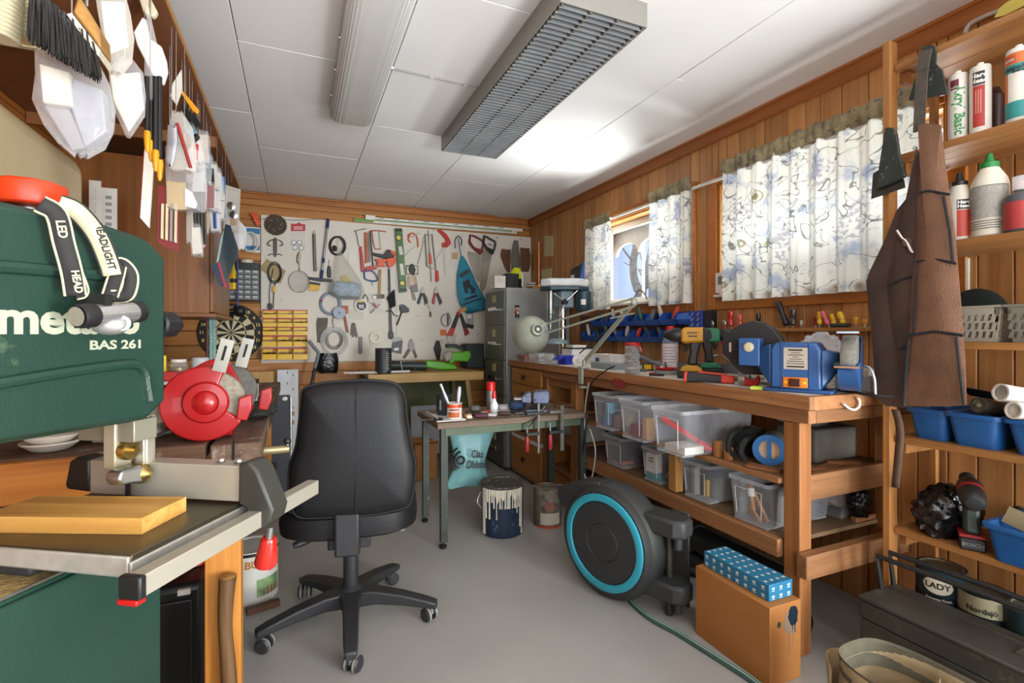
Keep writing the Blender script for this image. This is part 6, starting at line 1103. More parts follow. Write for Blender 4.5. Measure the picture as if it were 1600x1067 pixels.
p=pz_(886,1.68);t=thing('blue_carton','bright blue open carton lying beside the white tape roll','box',p,12);MB().box(-.05,.05,-.045,.045,0,.06).build('carton',mat('2434a8',.45),t,.003);b=MB();b.add([(-.05,-.045,.061),(-.05,.045,.061),(-.10,.045,.035),(-.10,-.045,.035)],[(0,1,2,3)]);b.build('flap',mat('2434a8',.45),t,solid=.002)
p=pz_(905,1.62);p.z+=.04;tag(WB().lathe([(.014,-.025),(.04,-.025),(.04,.025),(.014,.025)],p,(-.6,-.8,0),28).build('tape_roll',mat('e6e4dd',.6)),'white roll of tape standing on edge by the lamp foot','tape')
tub(952,1.86,.12,.20,.07,'white rectangular tub with a blue label behind the lamp arm',mat('e3e2dd',.45),'b9b5a8');p=pz_(950,1.70);tag(WB().box(p.x-.05,p.x+.06,p.y-.11,p.y+.11,Z,Z+.035).build('grey_tray',mat('8a9296',.45),bev=.003),'low grey metal tray before the white tub','tray')
p=pz_(936,1.815);tag(WB().box(1.80,1.803,p.y-.02,p.y+.02,Z+.012,Z+.05).build('blue_label',mat('2f4f8a',.5)),'small blue printed card leaning on the white tub','card')
p=pz_(988,1.60);t=thing('jar_stack','stack of four clear screw jars with a red carrying lid at the workbench edge','jars',p);
for k in range(4):
 j=MB().lathe([(.036,.002+.036*k),(.039,.005+.036*k),(.039,.03+.036*k),(.034,.034+.036*k),(.034,.0375+.036*k)],n=26).build('jar',clear('e6e6e0',.4,.12),t);MB().lathe([(0,.006+.036*k),(.035,.006+.036*k),(.035,.02+.036*k),(0,.024+.036*k)],n=20).build('screws',mat(['5a5a3a','5a4030','4a4640','5a2a28'][k],.6,.3,var=.5,vs=90),j)
MB().lathe([(.039,.147),(.04,.149),(.04,.160),(0,.161)],n=26).build('red_lid',mat('c21e22',.35),t);b=MB();b.beam((-.02,-.03,.156),(.005,-.055,.14),.02,.006);b.beam((.005,-.055,.14),(.012,-.06,.115),.02,.006);b.build('lid_clip',mat('c21e22',.35),t)
p=pz_(1047,1.93);t=thing('fluid_bottle','clear bottle of pink fluid with a red cap and white label','bottle',p);r=.043
MB().lathe([(0,.001),(r*.9,0),(r,.006),(r,.15),(r*.95,.165),(.022,.212),(.020,.222)],n=28).build('bottle_wall',clear('c8d4f0',.4,.08),t);MB().lathe([(0,.004),(r*.94,.004),(r*.94,.12),(0,.12)],n=26).build('fluid',mat('d88a9c',.2),t);MB().lathe([(.022,.219),(.023,.222),(.023,.248),(0,.25)],n=18).build('cap',mat('c01c22',.4),t);band(t,r,.012,.15,mat('e6dde0',.5),-85,85);[band(t,r+.0004,.03+.016*i,.034+.016*i,mat('9a94a8',.5),-70,20+13*(i%4),'printed_line')for i in range(7)]
def drill(loc,rz,c1,c2,label,s=1.0):
 t=thing('cordless_drill',label,'drill',loc,rz);S=lambda L_:[(a*s,c_*s)for a,c_ in L_]
 MB().pr(S([(-.055,0),(.058,0),(.062,.022),(.056,.03),(-.05,.03),(-.058,.018)]),-.033*s,.033*s).build('battery',BLK,t,.006);MB().pr(S([(-.046,.0305),(.056,.0305),(.052,.046),(.03,.058),(-.012,.062),(-.036,.052)]),-.03*s,.03*s).build('foot',c1,t,.006)
 MB().pr(S([(-.012,.06),(.034,.06),(.034,.10),(.046,.15),(.05,.175),(.005,.175),(-.004,.15),(.0,.12),(-.008,.09)]),-.02*s,.02*s).build('grip',BLK,t,.009)
 MB().pr(S([(-.03,.16),(.075,.168),(.09,.19),(.085,.222),(.06,.236),(-.028,.236),(-.04,.22),(-.04,.172)]),-.032*s,.032*s).build('motor_housing',c1,t,.012,seg=3)
 MB().pr(S([(.055,.172),(.078,.17),(.094,.19),(.09,.222),(.062,.238),(.055,.232)]),-.0335*s,.0335*s).build('rear_cover',c2,t,.012)
 MB().lathe([(.03*s,.04*s),(.034*s,.055*s),(.031*s,.08*s),(.022*s,.10*s),(.012*s,.118*s),(.005*s,.12*s),(0,.12*s)],(0,0,.2*s),(-1,0,0),22).build('chuck',BLK,t);MB().pr(S([(-.022,.12),(-.008,.13),(-.006,.152),(-.024,.156)]),-.009*s,.009*s).build('trigger',BLKM,t,.003)
 return t
p=pz_(1078,1.69);y_=mat('c08a1c',.4);t=drill(p,-43,y_,BLK,'yellow and black cordless drill standing on its battery on the workbench');text('DEWALT',.013,BLK,t,(.012,-.0325,.21),(90,0,0),'brand_lettering',False,.05,.0005);MB().box(-.008,.032,-.0328,-.0321,.192,.198).build('printed_mark',BLK,t)
for k in range(4):MB().box(.06,.085,-.0342,-.0338,.182+.011*k,.187+.011*k).build('vent_slot',BLKM,t)
p=pz_(1112,1.95);t=drill(p,135,mat('1f7a54',.4),BLK,'green cordless drill standing behind the yellow drill',1.0)
p=pz_(1106,1.60);t=thing('staple_gun','black and orange red hand stapler lying on the workbench edge','stapler',p,-50);MB().pr([(-.09,.0),(.0,.004),(.09,-.0+.0),(.092,.026),(.06,.03),(-.06,.042),(-.088,.04)],-.02,.02).build('body',mat('26272a',.5),t,.006);MB().pr([(-.098,.0005),(-.082,.0005),(-.08,.044),(-.094,.042)],-.021,.021).build('red_end',mat('d2402a',.4),t,.004);MB().pr([(.05,.0005),(.104,.0005),(.106,.03),(.06,.035),(.05,.03)],-.021,.021).build('red_end',mat('d2402a',.4),t,.006);MB().beam((-.04,0,.044),(.075,0,.0345),.016,.008).build('lever',mat('d2402a',.4),t,.002)
p=pz_(1040,1.74);t=thing('red_tray','shallow red tray with small parts beside the pink bottle','tray',p,-40);MB().lathe([(0,.022),(.04,.022),(.055,.034),(.058,.034),(.043,.0205),(0,.0205)],n=24).build('dish',mat('c41f22',.35),t);MB().pr([(.0,.0265),(.012,.026),(.002,.06),(-.008,.058)],-.003,.003).build('dark_clip',BLK,t);MB().sph((-.02,.0,.032),.009).build('pale_nut',CREAM,t)
p=pz_(1040,1.74);t=thing('grey_dish','flat grey dish under the red tray','dish',p,-40);MB().lathe([(.05,0),(.058,.002),(.06,.018),(.055,.02),(0,.02)],n=26).build('dish',mat('7b8582',.45),t)
for k,(u,x,r,lb)in enumerate(((1128,1.74,.016,'thick bright steel bar lying behind the hand stapler'),(1125,1.80,.011,'thinner steel bar lying farther back beside the thick bar'),(1150,1.86,.007,'slim steel rod lying nearest to the wall among the bars'))):
 p=pz_(u,x);d=V((.35,-.94,0));tag(WB().cyl(p-d*.16+V((0,0,r)),p+d*.12+V((0,0,r)),r,n=14).build('steel_bar',mat('9a9a98',.28,.9)),lb,'bar')
p=pz_(1120,2.06);t=thing('alloy_profile','folded aluminium profile standing by the wall behind the drills','profile',p,-62);MB().box(-.2,.2,-.03,.03,0,.05).build('channel',mat('7d7f80',.35,.7),t,.002);MB().tube([(-.05,-.035,.05),(.0,-.035,.09),(.03,-.035,.095),(.09,-.035,.055)],.004,6).build('wire_bail',STEEL,t)
p=pz_(1172,1.66);t=thing('drill_chuck_key','red plastic tool with a round grey toothed end before the black guard','tool',p,-55);MB().pr([(-.02,0),(.03,0),(.038,.03),(.03,.045),(.012,.02),(-.012,.03),(-.02,.04)],-.014,.014).build('red_body',mat('d01c20',.35),t,.004);MB().lathe([(0,-.014),(.024,-.014),(.026,0),(.024,.01),(0,.01)],(-.028,0,.028),(1,0,0),16).build('toothed_end',mat('a8a49c',.4,.4),t)
p=pz_(1205,1.60);tag(WB().bx(p+V((0,0.0,.006)),(.05,.13,.011),(0,0,28)).build('green_sponge',mat('b8c84a',.7)),'flat yellow green pad lying under the blue grinder foot','pad');p=pz_(1026,1.62);t=thing('pocket_tool','small red and black pocket tool lying by the jar stack','tool',p,-50);MB().box(-.035,.035,-.01,.01,0,.012).build('body',BLK,t,.003);MB().box(-.034,-.01,-.0105,.0105,.0125,.016).build('red_side',RED,t)
p=pz_(1013,1.80);t=thing('tape_measure','black and yellow tape measure behind the stacked jars','tape measure',p,-50);MB().box(-.03,.03,-.018,.018,0,.045).build('case',BLK,t,.006);MB().box(-.02,.02,-.0186,-.018,.01,.035).build('yellow_side',YEL,t);MB().box(.02,.031,-.015,.015,.01,.035).build('yellow_grip',YEL,t)
p=pz_(1012,1.90);t=thing('pipe_tool','grey tube handled tool leaning towards the pink bottle','tool',p);WB().cyl(p+V((0,.1,.075)),p+V((.0,-.16,.012)),.012,n=12).build('tube',mat('6c747c',.4,.4),t);WB().sph(p+V((0,.11,.06)),(.025,.03,.055)).build('dark_head',mat('2b2428',.5),t)
gbl=mat('264b7a',.4,var=.06,vs=6,name='blue_grinder_enamel');G=onZ(1255,613,BZ);G=V((1.655,1.245,Z));t=thing('bench_grinder','blue bench grinder with large black wheel guard and silver rating plate','grinder',G,-63)
MB().box(-.098,.118,-.055,.075,0,.012).build('base',gbl,t,.003);MB().pr([(-.072,.012),(.086,.012),(.086,.15),(.07,.176),(-.055,.176),(-.072,.155)],-.062,.07).build('motor_body',gbl,t,.008);
for x in(-.036,.05):MB().pr([(x,.013),(x+.004,.013),(x+.004,.178),(x,.178)],-.064,.071).build('casting_ridge',gbl,t)
pl=MB().box(-.028,.046,-.0645,-.0625,.082,.158).build('rating_plate',mat('b9b4a6',.4,.4),t);[MB().box(.009-w_,.009+w_,-.0650,-.0646,z_,z_+h_).build('printed_line',BLK,pl)for w_,z_,h_ in((.022,.147,.005),(.014,.139,.002),(.024,.131,.0022),(.009,.124,.002),(.02,.117,.002),(.026,.109,.0022),(.028,.101,.0022),(.027,.089,.005))]
MB().box(-.03,.046,-.066,-.062,.018,.054).build('switch_surround',mat('d2701c',.4),t,.002);MB().box(-.01,.026,-.074,-.066,.022,.05).build('rocker',mat('3a1a14',.3),t,.003)
for x in(-.021,.037):MB().lathe([(0,.0015),(.005,0)],(x,-.066,.036),(0,-1,0),10).build('screw',YEL,t)
b=MB();A=[(-.072,y,z)for y,z in((-.06,.02),(.068,.02),(.068,.17),(-.06,.17))];Bq=[(-.125,y,z)for y,z in((-.03,.085),(.03,.085),(.03,.15),(-.03,.15))];b.add(A+Bq,[(i,(i+1)%4,4+(i+1)%4,4+i)for i in range(4)]+[(3,2,1,0),(4,5,6,7)]);b.build('gear_neck',gbl,t,.005)
b=MB();A=[(.086,y,z)for y,z in((-.06,.02),(.068,.02),(.068,.15),(-.06,.15))];Bq=[(.135,y,z)for y,z in((-.03,.085),(.03,.085),(.03,.14),(-.03,.14))];b.add(A+Bq,[(i,(i+1)%4,4+(i+1)%4,4+i)for i in range(4)]+[(3,2,1,0),(4,5,6,7)]);b.build('wheel_neck',gbl,t,.005)
gx=lambda u,v:((u-1255)*.00226,(613-v)*.00226)
MB().pr([gx(*q_)for q_ in((1139,512),(1152,520),(1158,513),(1170,505),(1188,500),(1205,503),(1220,514),(1232,530),(1236,540),(1228,575),(1222,590),(1170,590),(1160,578),(1140,555))],.015,.075).build('wheel_guard',mat('1a1b1d',.55),t,.004)
MB().box(*gx(1174,0)[:1],*gx(1206,0)[:1],-.05,.0145,gx(0,574)[1],gx(0,529)[1]).build('gear_case',gbl,t,.003);c_=gx(1190,543.5);MB().lathe([(0,.006),(.012,.006),(.013,.003),(.017,.003),(.018,0)],(c_[0],-.05,c_[1]),(0,-1,0),22).build('bearing_cap',mat('c2b996',.4,.3),t)
c_=gx(1153,545);MB().box(c_[0]-.004,c_[0]+.004,.0135,.0152,c_[1]-.018,c_[1]+.018).build('warning_label',mat('c8b9a8',.5),t)
MB().lathe([(.02,.14),(.088,.142),(.09,.146),(.09,.18),(.088,.184),(.02,.186)],(0,0,.112),(1,0,0),36).build('grinding_wheel',mat('6f6c64',.85,var=.2,vs=80),t)
b=MB();n=20;vs_=[]
for i in range(n+1):a=R(95+235*i/n);vs_+=[(.137,-.098*sin(a)*-1 if 0 else .098*sin(a)*-1+.0,.112+.098*cos(a)),(.19,-.098*sin(a),.112+.098*cos(a))]
b.add(vs_,[(2*i,2*i+1,2*i+3,2*i+2)for i in range(n)],True);b.add([(.137,0,.112)]+[vs_[2*i]for i in range(n+1)],[(0,i+1,i+2)for i in range(n)]);b.add([(.19,0,.112)]+[vs_[2*i+1]for i in range(n+1)],[(0,i+2,i+1)for i in range(n)]);b.build('wheel_cover',gbl,t,solid=.003)
MB().box(.135,.192,-.105,-.05,.208,.214).build('spark_visor',mat('9cb0bc',.3),t);MB().cyl((.125,-.075,.10),(.15,-.075,.10),.012,n=14).build('rest_knob',BLK,t);MB().box(.13,.2,-.125,-.08,.096,.102).build('tool_rest',CHROME,t)
crumple('film_bag',pz_(1283,1.97)+V((0,0,.095)),(.055,.10,.11),clear('eef2f8',.55,.25),'crumpled clear plastic film bag behind the blue grinder','bag',12,.4)
p=pz_(1348,1.93);tag(WB().box(1.86,2.02,p.y-.07,p.y+.06,Z,Z+.055).build('grey_case',mat('8d8d88',.5),bev=.004),'grey metal case beyond the grinding wheel by the apron','case');tag(WB().box(1.88,2.0,p.y-.05,p.y+.04,Z+.0556,Z+.075).build('light_lid',mat('c8c0ac',.5)),'pale flat lid lying on the grey metal case','lid')
tag(WB().tube(smooth_path([pz_(1300,1.78)+V((0,0,.006)),pz_(1330,1.76)+V((0,0,.006)),pz_(1360,1.72)+V((0,0,.006)),pz_(1395,1.74)+V((0,0,.006))],6),.005,8).build('power_cable',BLK),'black power cable trailing from the blue grinder across the bench','cable');tag(WB().tube(smooth_path([pz_(1338,1.80)+V((0,0,.08)),pz_(1356,1.78)+V((0,0,.095)),pz_(1366,1.77)+V((0,0,.06)),pz_(1368,1.77)+V((0,0,.005))],6),.004,8).build('wire_bail',mat('d2d2d0',.3,.5)),'bright bent wire handle beside the grey case','handle')
o=WB().tube(smooth_path([onY(u,v,BY0-.012)for u,v in((1318,631),(1327,638),(1336,640),(1343,634),(1343,626),(1340,621))],5),.004,8).build('utility_hook',mat('dedcd6',.4));o.location.y+=.0;tag(o,'white bent hook screwed into the workbench end board','hook')
cbl=lambda pts,r,m_,nm,lb,x=1.53:tag(WB().tube(smooth_path([onX(u,v,x)for u,v in pts],6),r,8).build(nm,m_),lb,'cable')
cbl([(920,598),(915,630),(913,670),(910,710),(914,744),(922,752),(928,730),(930,700),(922,670)],.0035,mat('c9c5b8',.5),'white_cable','white cable looping down from the workbench edge by the lamp');cbl([(960,572),(945,580),(925,598),(918,630),(915,680),(908,720),(905,752)],.004,BLK,'black_cable','black cable running over the workbench edge and down',1.515)
cb=clear('d4d8dc',.24,.2,'clear_storage_plastic')
def clearbox(y0,y1,x0,z,h,ln,label):
 t=thing('clear_box',label,'box',(x0+ln/2,(y0+y1)/2,z),0);wy=y1-y0;b=MB();s=.90;r=.018
 def rr(sx,sy,z_):
  o=[]
  for qx,qy,a0 in((1,1,0),(-1,1,90),(-1,-1,180),(1,-1,270)):o+=[V((qx*(sx/2-r)+r*cos(R(a0+22.5*i)),qy*(sy/2-r)+r*sin(R(a0+22.5*i)),z_))for i in range(5)]
  return o
 L_=[rr(ln*s,wy*s,.006),rr(ln*.985,wy*.985,h-.014)];n=20;b.add(sum(L_,[]),[(i,(i+1)%n,n+(i+1)%n,n+i)for i in range(n)],True);b.add(L_[0],[tuple(range(n-1,-1,-1))]);b.build('wall',cb,t)
 b=MB();L_=[rr(ln*.985,wy*.985,h-.016),rr(ln*1.02,wy*1.02,h-.014),rr(ln*1.02,wy*1.02,h-.002),rr(ln*1.0,wy*1.0,h)];b.add(sum(L_,[]),[(j*n+i,j*n+(i+1)%n,(j+1)*n+(i+1)%n,(j+1)*n+i)for j in range(3)for i in range(n)],True);b.build('rim',clear('d4d8dc',.5,.2),t)
 b=MB().box(-ln*.45,-ln*.3,-wy*.4,wy*.4,0,.006);b.box(ln*.3,ln*.45,-wy*.4,wy*.4,0,.006);b.build('foot',clear('d4d8dc',.5,.2),t)
 b=MB();xf=-ln/2*.96
 b.tube([(xf+.003,-wy*.3,.03),(xf-.003,-wy*.33,h-.04),(xf-.003,wy*.33,h-.04),(xf+.003,wy*.3,.03)],.002,6);b.build('moulded_rib',clear('e4e8ec',.6,.2),t);return t
S1,S2=.5956,.3806
BX=[(2.137,2.32,1.475,S1,.185,.34,'clear plastic box of round tins, farthest in the upper row under the workbench'),(1.849,2.046,1.45,S1,.19,.36,'clear plastic box of mixed fittings in the middle of the upper row'),(1.562,1.762,1.42,S1,.19,.40,'clear plastic box with a red tool in it, nearest in the upper row'),(2.17,2.366,1.575,S2,.165,.34,'clear plastic box nearly empty, farthest in the lower row'),(1.883,2.025,1.57,S2,.165,.34,'clear plastic box with a white and teal packet in the lower row'),(1.58,1.755,1.575,S2,.165,.36,'clear plastic box with bottles standing in the lower row beside the divider post'),(1.285,1.467,1.56,S2,.17,.36,'clear plastic box with wooden sticks, nearest in the lower row')]
for q_ in BX:clearbox(*q_)
def inbox(i,fx,fy,fz=.008):y0,y1,x0,z,h,ln=BX[i][:6];return V((x0+ln*fx,y0+(y1-y0)*fy,z+fz))
for k,(fx,fy,fz,r,cc,lb)in enumerate(((.25,.3,.012,.03,'6a4a3a','brown round tin low in the farthest upper clear box'),(.22,.72,.012,.03,'3a6a8a','blue round tin low in the farthest upper clear box'),(.24,.7,.073,.026,'4a86a0','pale blue tin stacked on the blue tin in the clear box'),(.45,.3,.012,.028,'a08a4a','yellowish tin behind the brown tin in the clear box'),(.5,.72,.012,.03,'55504a','grey tin at the back of the farthest upper clear box'))):
 p=inbox(0,fx,fy,fz);tag(WB().lathe([(0,0),(r,.001),(r,.058),(0,.059)],p,n=20).build('round_tin',mat(cc,.4)),lb,'tin')
for k,(i,fx,fy,d,cc,lb,cat)in enumerate(((1,.2,.25,(.05,.03,.10),'b08a5a','tan wooden block in the middle upper clear box','block'),(1,.2,.6,(.06,.06,.06),'7a2a28','dark red fitting in the middle upper clear box','fitting'),(1,.45,.45,(.10,.09,.05),'4a5a78','blue grey packet in the middle upper clear box','packet'),(2,.2,.4,(.10,.12,.03),'c9c5bb','white folded sheet lying in the nearest upper clear box','sheet'),(3,.3,.4,(.12,.02,.015),'b0784a','small wooden stick in the nearly empty clear box','stick'),(3,.55,.55,(.14,.10,.04),'55485a','dull purple cloth in the nearly empty clear box','cloth'),(5,.15,.75,(.03,.02,.12),'8a8a84','grey flat bottle standing in the clear box by the post','bottle'),(5,.22,.5,(.015,.015,.07),'d0a02a','yellow marker standing in the clear box by the post','marker'),(5,.4,.4,(.12,.10,.09),'5a5c4e','olive packet in the clear box by the post','packet'),(6,.5,.5,(.14,.12,.10),'4e4438','dark brown carton in the nearest lower clear box','carton'))):
 p=inbox(i,fx,fy,.008+d[2]/2);tag(WB().bx(p,d,(0,0,0)).build(cat+'_item' if cat in('block','sheet')else cat,mat(cc,.55)),lb,cat)
p=inbox(4,.12,.62,.008);t=thing('paint_packet','white packet with a teal base standing in a lower clear box','packet',p);WB().box(p.x-.02,p.x+.02,p.y-.035,p.y+.035,p.z,p.z+.035).build('teal_base',mat('2f8a90',.5),t);WB().box(p.x-.02,p.x+.02,p.y-.035,p.y+.035,p.z+.0352,p.z+.125).build('white_top',mat('d9d6cc',.5),t);[WB().box(p.x-.0208,p.x-.0201,p.y-.02,p.y+.018-.006*i,p.z+.085+.014*i,p.z+.091+.014*i).build('printed_line',DGREY,t)for i in range(2)]
p=inbox(2,.22,.35,.008);t=thing('red_handsaw','red handled saw lying slanted inside the nearest upper clear box','saw',p);b=WB();b.beam(inbox(2,.1,.85,.14),inbox(2,.34,.3,.05),.004,.03,(1,0,0)).build('red_blade_guard',mat('b8262a',.4),t);WB().beam(inbox(2,.345,.3,.045),inbox(2,.44,.1,.02),.02,.03,(1,0,0)).build('grip',mat('c8302c',.4),t,.004)
p=inbox(4,.4,.4);tag(WB().beam(inbox(4,.2,.2,.02),inbox(4,.5,.3,.12),.01,.02).build('metal_strip',STEEL),'bright metal strip leaning inside the lower clear box with the packet','strip')
for k,(a,c_,lb)in enumerate((((.12,.2,.02),(.18,.75,.13),'wooden stick leaning in the nearest lower clear box'),((.14,.45,.012),(.16,.72,.05),'short orange stick lying in the nearest lower clear box'))):tag(WB().beam(inbox(6,*a),inbox(6,*c_),.012,.014).build('wooden_stick',wood('b08048','8a5a2c','y')),lb,'stick')
t=thing('small_brush','little brush with white bristles standing in the nearest lower clear box','brush',inbox(6,.1,.5,.09));WB().cyl(inbox(6,.1,.5,.05),inbox(6,.1,.55,.10),.007,n=10).build('handle',LIGHTW,t);WB().cyl(inbox(6,.1,.55,.10),inbox(6,.1,.57,.13),.012,n=10).build('bristle',WHITE,t)
t=thing('paint_roller_can','steel tube lying on the shelf with a blue ring end','can',onX(1216,693,1.66));c=V((1.66,1.36,S1+.0605));ax=V((-.75,-.5,.02)).normalized();WB().cyl(c+ax*.0,c-ax*.17,.05,n=28).build('tube',mat('9a9284',.35,.7),t);WB().lathe([(.036,-.008),(.058,-.008),(.06,0),(.058,.012),(.036,.012)],c,ax,32).build('blue_ring',mat('1f5a8c',.4),t);WB().lathe([(0,.002),(.036,.002)],c,ax,24).build('inner_disc',mat('b9ab92',.3,.6),t);q_=ax.orthogonal().normalized();WB().beam(c+ax*.006+V((0,0,.036)),c+ax*.006-V((0,0,.036)),.016,.006,ax).build('blue_bar',mat('1f5a8c',.4),t)
crumple('harness_bag',(1.73,1.505,S1+.056),(.085,.036,.060),mat('151618',.75),'black harness bag in a heap on the middle shelf beside the blue ringed tube','bag',21,.4)
t=thing('black_strap','black webbing straps hanging over the middle shelf edge from the harness bag','strap',(1.6,1.47,S1));b=WB();b.tube(smooth_path([(1.66,1.50,S1+.11),(1.60,1.49,S1+.09),(1.585,1.485,S1+.04),(1.61,1.48,S1+.016)],5),.012,6);b.build('webbing',BLKM,t);WB().tube(smooth_path([(1.67,1.43,S1+.10),(1.61,1.435,S1+.08),(1.59,1.43,S1+.04),(1.60,1.42,S1+.016)],5),.012,6).build('webbing',BLKM,t)
wsc=wood('9a6236','6e4222','x',1,.7,.2,.3)
for k,(x,y,d,rz_,lb)in enumerate(((1.60,1.33,(.05,.12,.01),20,'short wood scrap at the shelf front by the nearest leg'),(1.70,1.25,(.16,.03,.012),-12,'long thin wood scrap beside the leg'),(1.80,1.24,(.18,.05,.008),14,'flat wood scrap deep on the middle shelf'),(1.93,1.26,(.12,.04,.014),-30,'chunky wood scrap towards the wall on the middle shelf'))):tag(WB().bx((x,y,S1+d[2]/2+.0003),d,(0,0,rz_)).build('wood_scrap',wsc),lb,'wood scrap')
for k,(y,h_,lb)in enumerate(((1.545,.065,'small upright wooden block at the shelf edge next to the red tool box'),(1.49,.05,'second upright wooden block on the shelf edge under the harness bag'))):tag(WB().box(1.578,1.60,y-.012,y+.012,S1,S1+h_).build('wood_block',bench_z),lb,'block')
t=thing('grey_bucket','grey fabric crate on the middle shelf near the wall','crate',(1.9,1.38,S1));WB().box(1.84,2.09,1.30,1.48,S1+.0004,S1+.13).build('crate_wall',mat('5a564c',.8,var=.15),t,.01);WB().bx((1.9,1.40,S1+.15),(.2,.10,.03),(4,8,10)).build('folded_cloth',mat('6a675c',.85),t)
t=thing('paper_box','clear box of crumpled paper deep on the lower shelf behind the nearest leg','box',(1.98,1.36,S2));WB().box(1.94,2.11,1.27,1.45,S2,S2+.14).build('wall',cb,t);crumple('crumpled_paper',(2.02,1.36,S2+.06),(.05,.055,.045),mat('a59a86',.8),'crumpled grey paper inside the deep clear box','paper',31,.4)
crumple('plastic_bag',(1.98,1.225,S2+.072),(.04,.035,.058),bag,'small shiny black bag on the lower shelf against the wall','bag',41,.35)
t=thing('white_bin','white plastic box on the slatted shelf next to the drawers','box',(1.7,2.86,.4));WB().box(1.625,1.85,2.74,3.0,.4006,.52).build('tub_wall',mat('b9b8b2',.5),t,.008);WB().box(1.615,1.86,2.73,3.01,.5203,.53).build('rim',mat('c4c3bd',.5),t,.003)
crumple('orange_bag',(1.66,2.78,.215+.04),(.045,.05,.05),mat('8a4a2a',.6),'rusty orange bag low beside the hose reel under the bench','bag',51)
for k,(x,z,y0_,y1_,r,lb)in enumerate(((1.70,.155,1.26,1.95,.055,'thick black corrugated blower tube lying under the workbench behind the hose reel'),(1.69,.045,1.235,1.80,.043,'thinner black tube lying on the floor under the workbench'))):
 t=thing('blower_tube',lb,'tube',(x,(y0_+y1_)/2,z-r));WB().cyl((x,y0_,z),(x,y1_,z),r,n=24).build('tube',mat('232424',.5),t);WB().cyl((x,y1_-.18,z),(x,y1_-.1,z),r+.008,n=24).build('collar',mat('3a3b3b',.5),t)
tag(WB().box(1.66,1.80,1.25,1.85,.09,.094).build('tube_support',BLK)if 0 else WB().box(1.66,1.74,1.5,1.6,.0891,.0995).build('floor_block',BLKM),'black block under the blower tube','block')
t=thing('cardboard_box','orange brown cardboard box with a dark paint blot by the nearest bench leg','box',(1.415,1.255,0));cbm=mat('9c652e',.65,var=.06,vs=4,name='orange_brown_cardboard');WB().box(1.345,1.484,1.10,1.413,.0006,.25).build('carton',cbm,t,.002)
def blot(cx,cz,rx,rz_,m_,nm,e=.0006,seed=1):
 q=random.Random(seed);WB().add([(cx+rx*cos(a)*(1+q.uniform(-.12,.12)),1.10-e,cz+rz_*sin(a)*(1+q.uniform(-.12,.12)))for a in[2*pi*i/22 for i in range(22)]],[tuple(range(22))]).build(nm,m_,t)
blot(1.435,.185,.030,.038,mat('7d6a58',.5),'grey_paint_blot',.0004,2);blot(1.448,.205,.022,.033,mat('14202c',.4),'dark_paint_blot',.0008);blot(1.385,.19,.008,.01,mat('2a3a38',.4),'dark_paint_blot',.0008,3)
for x_,za,zb_ in((1.445,.16,.19),(1.456,.15,.19),(1.432,.09,.16),(1.447,.115,.16)):WB().box(x_-.0012,x_+.0012,1.0988,1.0995,za,zb_).build('drip',mat('14202c' if za>.14 else '8d7a66',.4),t)
t=thing('tissue_carton','blue carton printed with white leaf emblems lying on the cardboard box','carton',(1.425,1.262,.2506));bl2=mat('1f6a8c',.45,var=.05);WB().box(1.372,1.478,1.125,1.40,.2506,.304).build('carton',bl2,t,.002)
def emblem(b,c,u,w,s):
 for a in(-38,0,38):d=(w*cos(R(a))+u*sin(R(a)));e=(u*cos(R(a))-w*sin(R(a)));b.add([c+d*.1*s-e*.02*s,c+d*.1*s+e*.02*s,c+d*.55*s+e*.2*s,c+d*.95*s,c+d*.55*s-e*.2*s],[(0,1,2,3,4)])
 for k in(-.1,-.26):b.add([c+u*-.62*s+w*k*s,c+u*.62*s+w*k*s,c+u*.55*s+w*(k-.09)*s,c+u*-.55*s+w*(k-.09)*s],[(0,1,2,3)])
b=WB();s=.0115
for i in range(8):
 for j in range(2):emblem(b,V((1.3715,1.385-.034*i,.2595+.0255*j)),V((0,-1,0)),V((0,0,1)),s)
for i in range(3):
 for j in range(2):emblem(b,V((1.39+.035*i,1.1245,.2595+.0255*j)),V((1,0,0)),V((0,0,1)),s)
for i in range(8):
 for j in range(4):emblem(b,V((1.38+.027*j,1.385-.034*i,.3045)),V((0,-1,0)),V((1,0,0)),s*.9)
b.build('printed_logo',mat('d6dccf',.5),t)
c=onZ(785,828,0);c=V((1.055,2.575,.0005));t=thing('paint_pail','dark blue paint pail with beige paint dripping down its side','pail',c);r,h=.116,.272
MB().lathe([(r*.96,0),(r*.97,.004),(r,.02),(r,h-.01),(r*1.03,h-.006),(r*1.03,h+.002),(r*.95,h+.002),(r*.93,h-.012),(0,h-.012)],n=44).build('pail',mat('1c2b3f',.4,var=.2,vs=9,dirt='7d8fa0',dk=.6),t);MB().lathe([(0,h-.006),(r*.9,h-.0055),(r*.93,h+.002),(r*1.035,h+.0035),(r*1.035,h-.006)],n=40).build('lid',mat('4a453d',.5,var=.4,vs=20,dirt='a8a290',dk=.54),t)
base=math.atan2(-c.y,-c.x);drp=mat('cfc8b4',.35);q=random.Random(5);b=MB()
for k in range(19):
 a=base-R(62)+R(124)*k/18+q.uniform(-.03,.03);l_=q.choice((.06,.09,.12,.15,.2,.25));w_=q.uniform(.003,.0065);rr2=r+.0012
 b.tube([(rr2*cos(a),rr2*sin(a),h-.014),(rr2*cos(a),rr2*sin(a),h-.02-l_*.5),(rr2*cos(a),rr2*sin(a),max(.012,h-.02-l_))],[w_,w_*.8,w_*1.05],6)
b.build('paint_drip',drp,t);b=MB();n=30;vs_=[]
for i in range(n+1):a=base-R(66)+R(132)*i/n;vs_+=[((r+.0012)*cos(a),(r+.0012)*sin(a),h-.011),((r+.0012)*cos(a),(r+.0012)*sin(a),h-.05-.022*sin(i*1.7)-.02*sin(i*.6))]
